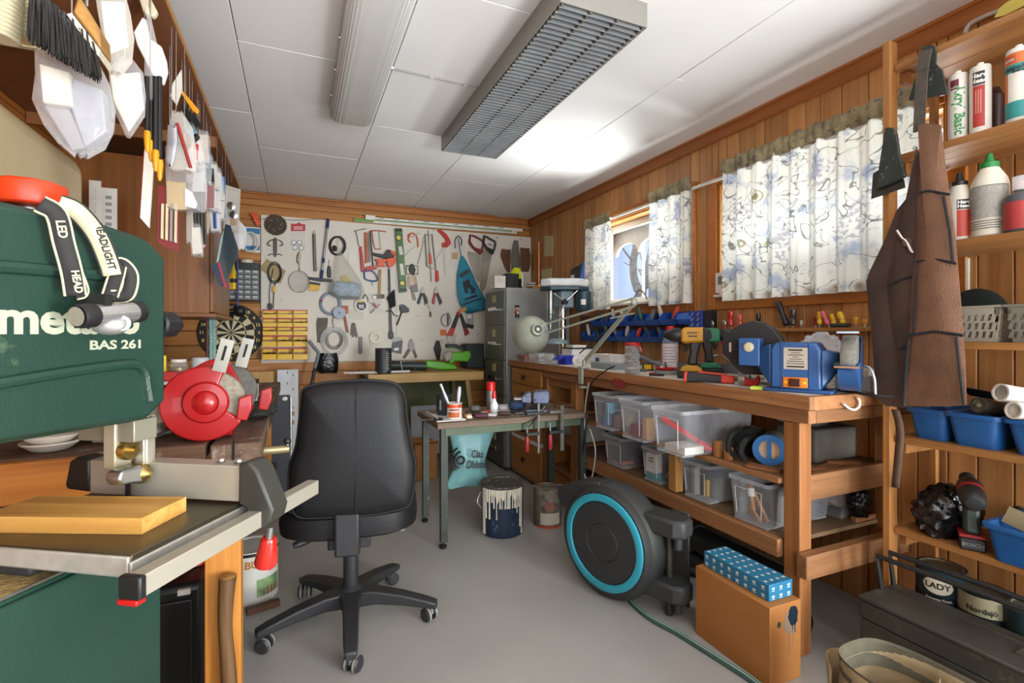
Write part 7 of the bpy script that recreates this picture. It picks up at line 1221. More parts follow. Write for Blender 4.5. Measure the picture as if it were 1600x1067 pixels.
b.add(vs_,[(2*i,2*i+1,2*i+3,2*i+2)for i in range(n)],True);b.build('paint_run',drp,t);MB().tube(smooth_path([(r*1.04*cos(base-1.45),r*1.04*sin(base-1.45),h-.05),(r*1.2*cos(base-1.4),r*1.2*sin(base-1.4),h-.10),(r*1.05*cos(base-1.2),r*1.05*sin(base-1.2),h-.13)],5),.0025,6).build('bail',STEEL,t)
c=V((1.335,2.57,.0005));t=tin(c,.079,.215,mat('6f675b',.5,var=.25,vs=14,dirt='2f332e',dk=.5),'smaller paint splashed tin with a stick on top beside the hose reel',mat('7d7668',.6,var=.4,vs=20));band(t,.079,.02,.085,mat('b3aa98',.5),-30,60);band(t,.079,.0,.012,mat('a8452a',.5),-90,90);band(t,.079,.1,.15,mat('8a5a48',.5,var=.3),-10,30)
tag(WB().beam(c+V((-.09,.03,.222)),c+V((.09,-.02,.222)),.022,.006).build('paint_stick',mat('5a4636',.6,dirt='b8b0a0',dk=.6)),'paint stained stirring stick lying across the smaller tin','stick')
crumple('paint_rag',(1.25,2.66,.21),(.05,.04,.03),mat('8d897e',.8),'grey rag draped beside the paint splashed tin','rag',61)if 0 else None
YBG=2.78;t=thing('hanging_carrier_bag','turquoise plastic carrier bag with black shop lettering hanging under the side table','bag',onY(735,760,YBG));tqm=mat('79abab',.45,var=.1,vs=10,bump=.25,bs=25,name='turquoise_bag_film')
b=WB();rows=[(664,698,776),(680,703,771),(700,707,763),(718,709,757),(730,708,757),(742,701,760),(752,697,764),(759,700,754)];n=28;Ls=[]
for j,(v,ul,ur)in enumerate(rows):
 a,d=onY(ul,v,YBG),onY(ur,v,YBG);mid=(a+d)/2;hw=(d-a).length/2;dp=.02+.045*sin(pi*min(1,j/7))
 for i in range(n):g=2*pi*i/n;Ls.append(mid+V((hw*cos(g),-dp*sin(g)*(1+.18*sin(6*g+j*.4)),.005*sin(4*g+j))))
b.add(Ls,[(j*n+i,j*n+(i+1)%n,(j+1)*n+(i+1)%n,(j+1)*n+i)for j in range(7)for i in range(n)],True);b.add(Ls[-n:],[tuple(range(n))],True);b.build('bag_film',tqm,t,solid=.0015)
FR=MX.Rotation(R(90),4,'X');
text('Clas\nOhlson',.062,BLK,t,onY(745.5,718,YBG-.105),(90,4,0),'shop_lettering',bold=.0012,width=.125,line=.95);cl=onY(720,716,YBG-.10);b=WB()
for r0,a0,a1 in((.032,-40,320),):b.tube([cl+V((r0*.62*cos(R(a)),0,-.012+r0*.62*sin(R(a))))for a in range(0,360,20)],.007,6,True)
b.tube([cl+V((.038*cos(R(a)),0,-.008+.045*sin(R(a))))for a in range(95,275,15)],.007,6);b.tube([cl+V((.058*cos(R(a)),0,-.002+.065*sin(R(a))))for a in range(110,250,15)],.006,6);b.build('printed_logo',BLK,t)
ZT2=.6456
def tt_(u,y):p=onY(u,640,y);p.z=ZT2;return p
p=tt_(676,2.62);t=thing('white_tray','flat white tray with a raised edge at the free corner of the side table','tray',p);WB().box(.665,.82,2.50,2.74,ZT2,ZT2+.004).build('sheet',WHITE,t);WB().box(.663,.667,2.50,2.74,ZT2+.004,ZT2+.022).build('edge',WHITE,t)
def smalltin(u,y,r,h,m_,label,lab=None):
 p=tt_(u,y);p.z+=.0045 if p.x<.83 and y<2.75 else 0;t=thing('paint_tin',label,'paint tin',p);MB().lathe([(0,.003),(r*.97,0),(r,.003),(r,h-.004),(r*1.04,h-.002),(r*1.04,h),(r*.92,h),(r*.9,h-.01),(r*.9,.01),(0,.01)],n=30).build('can_body',m_,t);return t,p
t,p=smalltin(695,2.70,.046,.115,mat('2c3533',.45,var=.15),'dark paint tin standing behind the tin with brushes');band(t,.046,.03,.085,mat('a8aaa4',.5),-38,-24,'printed_mark')
t,p=smalltin(710,2.56,.040,.082,mat('d6d2c8',.4),'white and orange tin holding two paint brushes');band(t,.04,.058,.076,mat('c8481c',.4,var=.2,vs=30),-90,90);band(t,.04,.008,.036,mat('b85a2a',.5,var=.4,vs=40),-50,40);band(t,.0403,.044,.052,mat('8a2a1a',.5),-40,35,'printed_line')
for k,(du,dv,lb)in enumerate(((-24,-40,'brush with a pale handle leaning far over in the orange tin'),(9,-36,'brush with a wide white handle standing upright in the orange tin'))):
 a=p+V((-.012 if k==0 else .016,.0,.03));e=onY(710+du*.9,640+dv,2.56+.01*k);o=thing('paint_brush',lb,'brush',a);d=(e-a).normalized();l_=(e-a).length;WB().tube([a+d*l_*.3,a+d*l_*.5,a+d*l_*.8,e],[.005,.0075,.006,.007]if k==0 else[.006,.009,.011,.007],10).build('handle',mat('d0cdd4',.3),o);WB().cyl(a,a+d*l_*.3,.007,n=10).build('ferrule',STEEL,o)
p=tt_(676,2.52);t=thing('scissors','black handled scissors lying on the white tray','scissors',p+V((0,0,.005)));z_=ZT2+.013
for s in(-1,1):WB().tube([(p.x+.03+.02*cos(a),p.y+.012*s+.012*sin(a),z_)for a in[2*pi*i/12 for i in range(12)]],.0045,6,True).build('handle',BLK,t);WB().beam((p.x+.01,p.y+.004*s,z_),(p.x-.07,p.y-.006*s,z_),.008,.003).build('blade',DARKM,t)
p=tt_(767,2.76);t=thing('spray_can','grey spray can with a tall red cap on the side table','spray can',p);MB().lathe([(0,0),(.026,.001),(.026,.115),(.022,.123)],n=24).build('can',mat('8d8f90',.35,.5),t);MB().lathe([(.0265,.118),(.0265,.165),(.025,.168),(0,.168)],n=24).build('cap',mat('d01a1c',.35),t)
p=tt_(772,2.66);t=thing('glue_bottle','small white bottle with a red cap before the spray can','bottle',p);MB().lathe([(0,0),(.022,.001),(.023,.05),(.012,.068),(.011,.085)],n=24).build('body',mat('dfe0e2',.4),t);MB().lathe([(.013,.083),(.012,.11),(.010,.128),(0,.129)],n=16).build('cap',mat('d01a1c',.35),t)
for k,(u,y,d,rz_,cc,lb,cat)in enumerate(((726,2.56,(.018,.05,.025),10,'8a5a3a','brown wooden handled chisel end lying beside the orange tin','handle'),(733,2.55,(.03,.06,.02),-15,'d9cfa8','cream block lying next to the orange tin','block'),(744,2.60,(.05,.04,.018),20,'5a2a2a','dark red gripped cutter lying amid the table clutter','cutter'),(752,2.53,(.075,.03,.026),-20,'46182a','maroon handled knife lying at the table front edge','knife'),(765,2.58,(.08,.05,.012),-30,'c8c6c0','white folded paper lying behind the maroon knife','paper'),(788,2.56,(.07,.03,.022),-25,'3f2420','brown black utility knife lying near the vise','knife'),(781,2.68,(.12,.05,.010),-15,'b0aeb2','grey ruler like strip lying behind the utility knife','ruler'),(742,2.75,(.06,.04,.035),0,'5b5a54','small grey fitting lying behind the cutter','fitting'))):
 p=tt_(u,y);tag(WB().bx(p+V((0,0,d[2]/2+.0006)),d,(0,0,rz_)).build(cat+'_piece' if cat in('handle',)else cat,mat(cc,.45),bev=min(d)*.3),lb,cat)
p=tt_(787,2.80);tag(WB().lathe([(.02,0),(.045,0),(.045,.018),(.02,.018)],p+V((0,0,.0005)),n=28).build('tape_roll',mat('d9d6d2',.5)),'white tape roll lying at the back of the side table','tape');crumple('blue_rag',tt_(808,2.72)+V((0,0,.028)),(.055,.045,.032),mat('33486a',.85),'crumpled blue rag beside the vise','rag',71)
p=tt_(838,2.62);t=thing('bench_vise','worn blue grey steel vise bolted on the side table','vise',p,-25);vm=mat('6d7890',.45,.4,var=.25,vs=12,dirt='3a3f4a',dk=.55);MB().box(-.06,.06,-.05,.05,.0006,.016).build('base',vm,t,.003);MB().box(-.03,.035,-.045,.045,.016,.05).build('neck',BLKM,t,.004);MB().pr([(-.02,.05),(.07,.05),(.075,.075),(.075,.115),(.06,.122),(-.005,.122),(-.02,.11)],-.045,.045).build('rear_jaw',vm,t,.006);MB().pr([(-.085,.055),(-.03,.05),(-.03,.112),(-.05,.115),(-.085,.09)],-.043,.043).build('front_jaw',vm,t,.006);MB().cyl((-.13,0,.07),(-.085,0,.07),.012,n=16).build('screw',STEEL,t);MB().cyl((-.12,-.07,.055),(-.12,.07,.085),.005,n=10).build('tommy_bar',CHROME,t)
for k,(u,lb)in enumerate(((826,'bar clamp with a red handle gripping the side table edge under the vise'),(862,'second bar clamp with a thick splashed bar at the workbench end of the table'))):
 X_=onY(u,660,2.44).x;t=thing('bar_clamp',lb,'clamp',(X_,2.44,.42));mm=mat('6a665e',.45,.6,var=.3,vs=20,dirt='c8c6c0',dk=.62)
 WB().box(X_+.05,X_+.062+.01*k,2.43,2.436,.45,.72-.02*k).build('hanging_bar',mm,t);WB().box(X_-.02,X_+.07,2.42,2.452,.66 if 1 else 0,.676).build('fixed_jaw',mm if k else BLK,t,.003);WB().box(X_-.02,X_+.066,2.422,2.446,.548,.566).build('sliding_jaw',BLK,t,.003);WB().cyl((X_-.012,2.434,.566),(X_-.012,2.434,.61),.006,n=10).build('spindle',STEEL,t);WB().lathe([(.009,0),(.013,.012),(.012,.075),(.009,.085)],(X_-.012,2.434,.462),n=12).build('handle',mat('8e1f1c',.4),t)
p=onY(815,665,2.40);tag(WB().cyl(onY(825,666,2.42),onY(852,636,2.50),.007,n=10).build('steel_lever',CHROME),'bright steel lever rod slanting up before the vise','rod')
for k,(u,lb)in enumerate(((878,'brown putty knife lying beyond the vise'),(900,'grey palm scraper lying where the table meets the workbench'))):p=tt_(u,2.7);tag(WB().bx(p+V((0,0,.009)),(.12,.035,.016),(0,0,15-40*k)).build('hand_tool',mat(('6b4a30','77736a')[k],.5),bev=.004),lb,'tool')
for k,(u,y,d,rz_,cc,lb,cat)in enumerate(((720,2.68,(.05,.02,.015),35,'b0823a','ochre stub lying behind the orange tin','stub'),(729,2.66,(.012,.09,.012),-25,'2a2a2c','thin black file lying across the middle of the side table','file'),(755,2.62,(.04,.03,.02),5,'7a766c','grey clip lying before the spray can','clip'),(799,2.62,(.10,.018,.012),12,'2b3036','dark spanner lying before the blue rag','spanner'),(812,2.55,(.06,.02,.014),-10,'3a3d42','short black bit holder at the vise foot','holder'),(760,2.70,(.03,.05,.012),0,'c8482a','orange scrap of card near the white bottle','card'))):
 p=tt_(u,y);tag(WB().bx(p+V((0,0,d[2]/2+.0006)),d,(0,0,rz_)).build('small_'+cat,mat(cc,.5),bev=min(d)*.25),lb,cat)
for k,(u,x,d,rz_,cc,lb,cat)in enumerate(((965,1.97,(.05,.07,.03),5,'4a7a48','green packet by the wall under the lower blue bins','packet'),(1022,2.02,(.05,.09,.04),-8,'c8c4b8','pale cardboard packet against the wall behind the pink bottle','packet'),(1062,2.0,(.05,.05,.05),0,'b8262a','red block standing by the wall behind the yellow drill','block'),(1000,1.74,(.03,.09,.01),10,'55585c','flat grey scraper lying behind the jar stack','scraper'),(1086,1.86,(.02,.14,.012),6,'2a4f9a','blue handled strip lying beside the drill battery','strip'),(1190,1.75,(.03,.10,.012),0,'8d9090','grey flat bar lying under the edge of the black guard','bar'),(1218,1.95,(.06,.06,.045),12,'6a6f74','grey tin box by the wall behind the black guard','box'),(930,1.99,(.06,.10,.05),0,'d8d8d4','white packet by the wall behind the lamp arm','packet'))):
 p=pz_(u,x);tag(WB().bx(p+V((0,0,d[2]/2+.0004)),d,(0,0,rz_)).build('bench_'+cat,mat(cc,.45),bev=min(d)*.2),lb,cat)
for k,(u,x,dy,cc,lb)in enumerate(((1000,1.92,.10,'d8d6d0','white cable coiled loosely behind the jar stack'),(1090,2.05,.14,'2c2c2e','black cord lying along the wall behind the green drill'))):
 p=pz_(u,x);tag(WB().tube(smooth_path([p+V((.03*sin(i*1.9),dy*(i-3)/3,.006+.012*(i%2)))for i in range(7)],5),.004,8).build('loose_cable',mat(cc,.5)),lb,'cable')
small_clutter_done=1
brn=mat('7a4a2a',.5,var=.12,vs=3,name='brown_fibreboard');SE=-.34;SZ_=2.04
hs2=thing('ceiling_shelf','long brown board shelf slung under the ceiling over the old workbench','shelf',(-.7,1.9,SZ_))
WB().box(XL+.004,SE,.35,3.68,SZ_,SZ_+.018).build('board',brn,hs2);WB().box(SE+.0003,SE+.004,.35,3.68,SZ_-.001,SZ_+.02).build('edge_strip',wood('c08a48','9a682e','y',1),hs2)
for y in(1.45,2.02,2.75,3.27):WB().box(XL+.004,-.72 if y in(2.02,3.27)else SE-.01,y,y+.02,SZ_-.05,SZ_-.0005).build('cleat',mat('d0bd92' if y in(2.02,3.27)else '8a5a30',.6),hs2)
t=thing('wall_cupboard','brown wooden wall cupboard over the dartboard end of the old workbench','cupboard',(-.73,3.34,1.2));vn=wood('96602e','754520','z',.7,.35,.2,.1,dirt='4a2c18',dk=.66)
WB().box(XL+.004,-.412,3.0,3.67,1.205,SZ_-.06).build('carcass',vn,t,.002);WB().box(-.411,-.393,3.003,3.335,1.21,SZ_-.065).build('door',vn,t,.002);WB().box(-.411,-.393,3.338,3.667,1.21,SZ_-.065).build('door',vn,t,.002);WB().box(XL+.004,-.38,2.995,3.675,1.185,1.2045).build('bottom_board',vn,t,.002)
t=thing('wall_shelf','board shelf on the near wall holding the big beige canister','shelf',(-.85,2.0,1.3));WB().box(XL+.004,-.62,1.2,2.98,1.28,1.30).build('board',brn,t)
for y in(1.4,2.7):WB().prism([(XL+.004,y,1.279),(-.7,y,1.279),(XL+.004,y,1.12)],(0,.015,0)).build('bracket',DARKM,t)
t=thing('canister','large beige translucent plastic canister lying under the ceiling shelf','canister',(-.87,1.8,1.3006));WB().box(-1.03,-.70,1.34,2.30,1.3006,1.73).build('tank',mat('c0ae88',.38,var=.08,vs=3),t,.07,seg=5);WB().lathe([(.04,0),(.04,.03),(0,.031)],(-.70,1.55,1.55),(1,0,0),20).build('cap',mat('b09a70',.4),t)
for k,(u0,u1,v0,v1,y,lb)in enumerate(((139,158,283,345,2.62,'printed white sheet hanging beside the beige canister'),(156,183,295,358,2.78,'second printed white sheet pinned closer to the cupboard'))):
 a,c=onY(u0,v1,y),onY(u1,v0,y);t=thing('instruction_sheet',lb,'paper',(a+c)/2);WB().box(a.x,c.x,y,y+.002,1.3006,c.z).build('page',PAPER,t);[WB().box(a.x+.02,c.x-.02,y-.0006,y,c.z-.05-.03*i,c.z-.035-.03*i).build('printed_line',mat('9a9a9a',.6),t)for i in range(5)]
bsM=MW[bs.name]
def onL(u,v,xl):
 n=bsM.to_3x3()@V((1,0,0));p0=bsM@V((xl,0,0));d=ray(u,v);return O+d*((p0-O).dot(n)/d.dot(n))
t=thing('head_torch','silver head torch hanging by its printed elastic band from the band saw knob','head torch',onL(170,495,-.11));bn=mat('2a2a28',.8);ce=mat('cfc6a2',.8)
def ribbon(pts,x,w,m_,nm,par,edge=None,txt=None):
 P=smooth_path([onL(u,v,xx)for u,v,xx in pts],6);b=WB();vs_=[];e1,e2=[],[]
 for i,p in enumerate(P):
  d=(P[min(i+1,len(P)-1)]-P[max(i-1,0)]).normalized();s=d.cross((O-p).normalized()).normalized()*w/2;vs_+=[p-s,p+s];e1.append(p-s);e2.append(p+s)
 b.add(vs_,[(2*i,2*i+1,2*i+3,2*i+2)for i in range(len(P)-1)],True);o=b.build(nm,m_,par,solid=.002)
 if edge:WB().tube(e1,.0018,5).build('band_edge',edge,par);WB().tube(e2,.0018,5).build('band_edge',edge,par)
 return P
ribbon([(62,318,-.14),(88,335,-.13),(100,380,-.125),(112,425,-.125),(118,462,-.125)],0,.024,bn,'band',t,ce);ribbon([(118,462,-.125),(130,455,-.125),(118,420,-.128),(104,385,-.13)],0,.012,bn,'band',t,ce)
ribbon([(92,318,-.14),(120,330,-.135),(150,365,-.132),(168,405,-.13),(176,430,-.128)],0,.026,ce,'band',t,bn);ribbon([(172,462,-.12),(182,430,-.13),(188,412,-.13),(204,430,-.125),(198,460,-.12),(175,464,-.12)],0,.02,bn,'band',t,ce)
def bt(s,u,v,x,sz,m_,du,dv):p=onL(u,v,x);q=onL(u+du,v+dv,x);d=(q-p).normalized();text(s,sz,m_,t,p+(O-p).normalized()*.003,frame(d,(O-p).normalized().cross(d)),'band_lettering',bold=.0004)
bt('LED',96,358,-.127,.015,ce,8,40);bt('HEADLIGHT',164,385,-.129,.014,bn,13,40);bt('HEAD',120,440,-.116,.013,ce,4,20)
a,c=onL(126,494,-.10),onL(212,487,-.10);d=(c-a).normalized();WB().cyl(a,c,.0165,n=24).build('lamp_tube',mat('c9c9c6',.25,.8),t);WB().lathe([(.0,-.002),(.017,-.001),(.0185,.004),(.0185,.022),(.017,.024)],a-d*.004,d,24).build('front_bezel',BLK,t);WB().lathe([(0,-.0035),(.0145,-.003)],a-d*.004,d,20).build('lens',mat('8a8474',.15),t);WB().lathe([(.018,0),(.018,.014),(.014,.017),(0,.017)],c-d*.006,d,20).build('rear_cap',BLK,t)
p=onL(172,508,-.105);WB().sph(p,(.026,.018,.016)).build('tilt_bracket',mat('bfc0be',.3,.7),t);p=onL(190,505,-.10);WB().lathe([(.007,0),(.012,0),(.012,.004),(.007,.004)],p+(O-p).normalized()*.016,O-p,20).build('pivot_ring',CHROME,t)
WB().bx(onL(148,470,-.115),(.05,.012,.02),(0,0,-32)).build('strap_mount',BLK,t)
def ly(u,x=-.36):d=ray(u,200);return d.y*(x/d.x)
def hung(name,label,cat,u,v,dy=0,hookv=None,wire=True):
 y=ly(u)+dy;t=thing('hanging_'+name,label,cat,onY(u,v,y),0,None);t['yy']=y
 if wire:h=onY(u,v,y);WB().tube([h,V((h.x,y+.002,SZ_+.001))],.0012,5).build('hanger_wire',STEEL,t)
 return t,y
def lp(t,y,m_,nm,pts,off=0,th=.008,bev=0):return WB().prism([onY(u,v,y-off)for u,v in pts],(0,th,0)).build(nm,m_,t,bev)
def lbag(t,y,m_,nm,rows,dp=.4,n=20):
 b=WB();Ls=[]
 for j,(v,ul,ur)in enumerate(rows):
  a,c=onY(ul,v,y),onY(ur,v,y);mid=(a+c)/2;hw=(c-a).length/2;Ls+=[mid+V((hw*cos(g)*(1+.06*sin(3*g+j)),-hw*dp*sin(g)*(1+.1*sin(5*g+2*j)),.006*sin(4*g+j)))for g in[2*pi*i/n for i in range(n)]]
 k=len(rows);b.add(Ls,[(j*n+i,j*n+(i+1)%n,(j+1)*n+(i+1)%n,(j+1)*n+i)for j in range(k-1)for i in range(n)],True);b.add(Ls[-n:],[tuple(range(n))],True);return b.build(nm,m_,t)
fm=clear('f0f0f0',.36,.12,'packet_film');fm2=clear('eeebe0',.52,.25,'milky_film')
t,y=hung('wide_brush','wide brush with long black bristles nearest to the camera under the ceiling shelf','brush',118,20,0,wire=False);b=WB();q=random.Random(2)
for i in range(420):
 s=q.random();a=onY(48+(146-48)*s,-18+75*s+q.uniform(-4,4),y-.03*q.random());e=onY(46+(158-46)*s+q.uniform(-5,4),62+66*s+q.uniform(-9,5),y-.05*q.random());b.tube([a,a.lerp(e,.5)+V((0,0,.004)),e],[.0016,.0015,.0009],3,caps=False)
b.build('bristle',mat('1d1b17',.6,var=.5,vs=200,dirt='6b5a30',dk=.66),t);lp(t,y,mat('c9c2ae',.4),'ferrule',[(104,22),(112,20),(157,78),(154,88),(150,84)],.03,.06);lp(t,y,wood('b98a48','8f6630','y',1),'brush_stock',[(112,18),(122,-10),(155,45),(157,76)],.03,.06,.004);WB().tube([onY(135,10,y),V((onY(135,10,y).x,y,SZ_))],.003,6).build('hanger_wire',STEEL,t)
for k,u in enumerate((10,38)):
 t,y=hung('ribbed_hose',['cream ribbed hose end at the picture corner above the canister','cream ribbed hose end beside the big black brush'][k],'hose',u,0,.25,wire=False);b=WB()
 for i in range(16):c=onY(u-10+i*.6,56-7*i,y);b.lathe([(.024,-.0035),(.028,0),(.024,.0035)],c,(.15,0,1),16)
 b.build('corrugation',mat('cfc6a6',.5,var=.08),t);c=onY(u,0,y);WB().tube([c,V((c.x,y,SZ_))],.02,10).build('hanger_end',CREAM,t)
def packbox(t,y,pts,m_,nm,off,th):return lp(t,y,m_,nm,pts,off,th,.003)
t,y=hung('film_bag','clear bag of white boxes hanging under the big black brush','bag',112,75,.06);lbag(t,y,fm,'film',[(76,80,120),(90,55,150),(130,53,168),(165,50,178),(200,72,178),(226,95,166),(243,118,137)],.5);packbox(t,y,[(60,98),(108,112),(112,165),(66,160)],mat('d6d0c0',.5),'white_box',.02,.03);packbox(t,y,[(112,120),(160,140),(166,205),(132,230),(110,168)],mat('8d8f98',.4),'grey_box',.01,.03);packbox(t,y,[(66,163),(108,170),(140,228),(112,236)],mat('8b8c90',.45),'dark_box',.005,.03)
t,y=hung('film_bag','upper clear film packet with a pale sheet beside the black brush','bag',172,0,.02);lbag(t,y,fm2,'film',[(-10,150,196),(20,152,202),(60,158,208),(95,162,206),(116,172,190)],.3);packbox(t,y,[(156,0),(192,2),(200,70),(166,84)],mat('e8e2d2',.5),'pale_sheet',0,.01)
t,y=hung('film_bag','lower clear film packet with white panels hanging below the pale sheet','bag',195,90,.0);lbag(t,y,fm,'film',[(92,188,205),(112,170,222),(150,170,226),(180,182,226),(213,198,204)],.3);packbox(t,y,[(170,115),(218,112),(224,168),(200,205),(176,158)],mat('e9e5da',.5),'white_panel',0,.012)
t,y=hung('plastic_scraper','white plastic smoothing scraper hanging behind the marker sleeve','scraper',226,28,.12);lp(t,y,WHITE,'blade',[(222,26),(228,30),(234,60),(252,72),(260,95),(262,112),(256,132),(244,128),(214,70),(208,50)],0,.012,.003);lp(t,y,CREAM,'handle',[(214,-10),(232,-10),(246,18),(240,26),(224,20)],0,.02,.004)
t,y=hung('marker_sleeve','clear conical sleeve of black tools with yellow tips','packet',233,12,-.02);lbag(t,y,fm,'sleeve',[(12,230,232),(40,228,238),(75,226,246),(140,225,252),(155,227,252)],.5,14)
for k in range(4):u=230+6.5*k;WB().cyl(onY(u,120,y-.008+.006*(k%2)),onY(u,222+8*k,y-.008+.006*(k%2)),.0058,n=10).build('black_shaft',BLK,t);WB().lathe([(.0075,0),(.0085,.012),(.006,.045),(.003,.055),(0,.056)],onY(u,205+15*k,y-.008+.006*(k%2)),(0,0,-1),12).build('yellow_tip',mat('e39a14',.35),t)
t,y=hung('radiator_brush','brush with a yellow handle and stiff black bristles behind the marker sleeve','brush',284,108,.0);lp(t,y,mat('e0981c',.4),'handle',[(278,138),(284,140),(311,172),(308,178),(300,172)],0,.014,.002);lp(t,y,mat('d9d6cc',.5),'card',[(270,130),(284,108),(285,140),(276,165),(266,150)],.006,.004);b=WB();q=random.Random(6)
for i in range(130):s=q.random();a=onY(282+24*s,162+20*s,y-.02*q.random());b.tube([a,a+V((.004+.014*q.random(),-.004,-.045*(.6+.4*q.random())))],.0011,3,caps=False)
b.build('bristle',BLKM,t)
t,y=hung('flat_brush','flat brush with a blue grey ferrule below the yellow handled brush','brush',290,176,-.03);lp(t,y,mat('7fa0b8',.35,.4),'ferrule',[(282,178),(300,190),(309,208),(302,222),(290,205)],0,.012,.002);lp(t,y,BLK,'bristle',[(302,210),(309,208),(312,214),(303,224)],0,.01)
t,y=hung('pen_packet','clear packet with a red pen hanging in the row of packets','packet',275,172,-.10);lbag(t,y,fm2,'film',[(175,268,284),(200,264,300),(235,262,306),(268,264,306)],.25,14);WB().cyl(onY(277,193,y-.01),onY(298,262,y-.01),.005,n=10).build('red_pen',mat('9e2a2a',.35),t)
t,y=hung('wood_screw_packet','clear packet with printed straw coloured sheet and white shape in front of the others','packet',288,232,-.13);lbag(t,y,fm,'film',[(232,258,318),(262,257,320),(300,258,322),(328,260,321)],.12,16);packbox(t,y,[(259,282),(290,285),(292,328),(260,326)],mat('bfa56a',.6),'straw_sheet',0,.006);packbox(t,y,[(288,292),(300,300),(308,318),(306,326),(288,322)],WHITE,'white_shape',.006,.006)
t,y=hung('paper_strip','long pale pack of strips hanging with its corner pointing down','packet',235,225,.06);lp(t,y,mat('dbd7cc',.4),'strip',[(226,232),(241,236),(237,300),(233,356),(219,340)],0,.008);lp(t,y,mat('8a1f28',.5),'red_edge',[(224,240),(226,232),(219,340),(218,336)],0,.009)
t,y=hung('stick_packet','red backed packet of four pale wooden sticks','packet',265,290,.10);lp(t,y,mat('7a1f22',.45),'card',[(247,290),(279,292),(280,395),(262,388),(246,378)],0,.004)
for k in range(4):u=251+7*k;lp(t,y,mat('d6c6a0' if k!=2 else '8f8f8c',.5),'stick',[(u+1,318),(u+5,318),(u+4,374+2*k),(u,372+2*k)],.008,.006)
t,y=hung('cardboard_hook','crumpled foil packet hanging between the sticks and the dark packets','packet',268,195,-.05);lbag(t,y,mat('a7a8ad',.3,.5,var=.3,vs=20),'foil',[(198,262,276),(222,260,278),(250,258,272),(258,260,268)],.3,14)
for k,(u,v,w,h,cc,lb)in enumerate(((310,255,22,130,'b8b6b4','clear packet of long dark bits hanging past the straw coloured sheet'),(329,285,15,44,'8a1c22','packet with a dark red card near the blue strip'),(296,330,10,50,'8f7f5c','small brown paper tag hanging below the packets'),(339,262,14,70,'d7d6d2','white faced packet behind the dark red card'),(318,205,18,50,'c9c0b2','pale card with a brown edge sticking up behind the packets'))):
 t,y=hung('small_packet',lb,'packet',u,v,-.04*k);lbag(t,y,fm,'film',[(v,u-w*.4,u+w*.4),(v+h*.3,u-w*.55,u+w*.55),(v+h,u-w*.5,u+w*.5)],.14,14);lp(t,y,mat(cc,.5),'card',[(u-w*.4,v+h*.1),(u+w*.4,v+h*.12),(u+w*.38,v+h*.92),(u-w*.42,v+h*.9)],-.002,.003)
 if k==0:[WB().cyl(onY(304+5*i,300,y-.006),onY(306+5*i,382,y-.006),.005,n=8).build('drill_bit',DARKM,t)for i in range(4)]
q=random.Random(77);cols=['e4e0d6','b9b4a8','8a9aa8','d9d4c6','6a2c2c','c9c4b4','4a5a66','dcd8d0','a88a5a','cfcfd2','3c4a44','e0dccf']
wd=['plain white','dull grey','blue grey','pale cream','dark maroon','sand coloured','slate blue','chalky white','tan brown','silvery','dark green','ivory']
for k in range(12):
 u=(308,316,324,331,300,338,312,345,322,335,356,305)[k];v=(215,228,240,252,230,268,320,300,330,320,312,350)[k];w,h=13+q.random()*9,34+q.random()*22
 t,y=hung('hook_packet','small %s packet, %s in the crowded row under the ceiling shelf'%(wd[k],['first','second','third','fourth','fifth','sixth','seventh','eighth','ninth','tenth','eleventh','last'][k]),'packet',u,v,-.03+.02*(k%4),None,k%2==0);sl=q.uniform(-5,5)
 lbag(t,y,fm,'film',[(v,u-w*.35,u+w*.35),(v+h*.2,u-w*.5,u+w*.5),(v+h*.7,u-w*.52+sl*.7,u+w*.52+sl*.7),(v+h,u-w*.46+sl,u+w*.48+sl)],.13,14);lp(t,y,mat(cols[k],.5),'card',[(u-w*.38,v+h*.12),(u+w*.38,v+h*.1),(u+w*.4+sl,v+h*.9),(u-w*.36+sl,v+h*.93)],-.002,.003)
 if k%3==0:WB().cyl(onY(u+sl*.2,v+h*.25,y-.006),onY(u+sl*.7,v+h*.85,y-.006),.006,n=8).build('small_tool',[RED,BLK,STEEL,BLUE][k//3],t)
t,y=hung('blue_strip','narrow blue plastic strip hanging beside the chrome knob blister','strip',347,272,0);lp(t,y,mat('1f7ec0',.4),'strip',[(343,278),(351,276),(353,340),(345,345)],0,.01)
t,y=hung('knob_blister','clear blister with two chrome knobs at the end of the packet row','packet',362,285,-.2);lp(t,y,mat('bdb6a4',.5),'card',[(350,288),(376,296),(374,340),(372,366),(348,356)],0,.004);lp(t,y,fm,'blister',[(351,292),(374,298),(371,362),(349,352)],.03,.028,.006)
for u,v in((362,323),(366,337)):WB().lathe([(.008,0),(.01,.012),(.022,.018),(.022,.026),(0,.03)],onY(u,v,y-.004),(0,-1,0),18).build('chrome_knob',CHROME,t)
lp(t,y,mat('a87a3a',.4,.5),'brass_part',[(360,342),(370,342),(370,352),(361,352)],.008,.006)
t,y=hung('white_bundle','round white plastic bundle hanging behind the knob blister','bag',372,345,-.15);lbag(t,y,mat('dedfe0',.4,bump=.3,bs=30),'wrapped_bundle',[(346,368,374),(356,361,384),(370,359,387),(382,364,385),(390,370,380)],.6)
t,y=hung('glossy_booklet','dark green glossy booklet with a navy cover and red edge hanging at the row end','booklet',352,350,-.3);lp(t,y,mat('22343a',.2),'page',[(352,350),(360,352),(372,388),(371,396),(352,448),(342,410)],0,.01);lp(t,y,mat('1f2a4a',.4),'cover',[(329,412),(341,410),(352,448),(343,446)],.004,.03);lp(t,y,mat('b8232c',.4),'red_edge',[(340,410),(343,410),(354,448),(351,449)],.006,.012);lp(t,y,mat('8fb0a8',.15),'glass_strip',[(345,372),(350,360),(342,405),(338,412)],.002,.008)
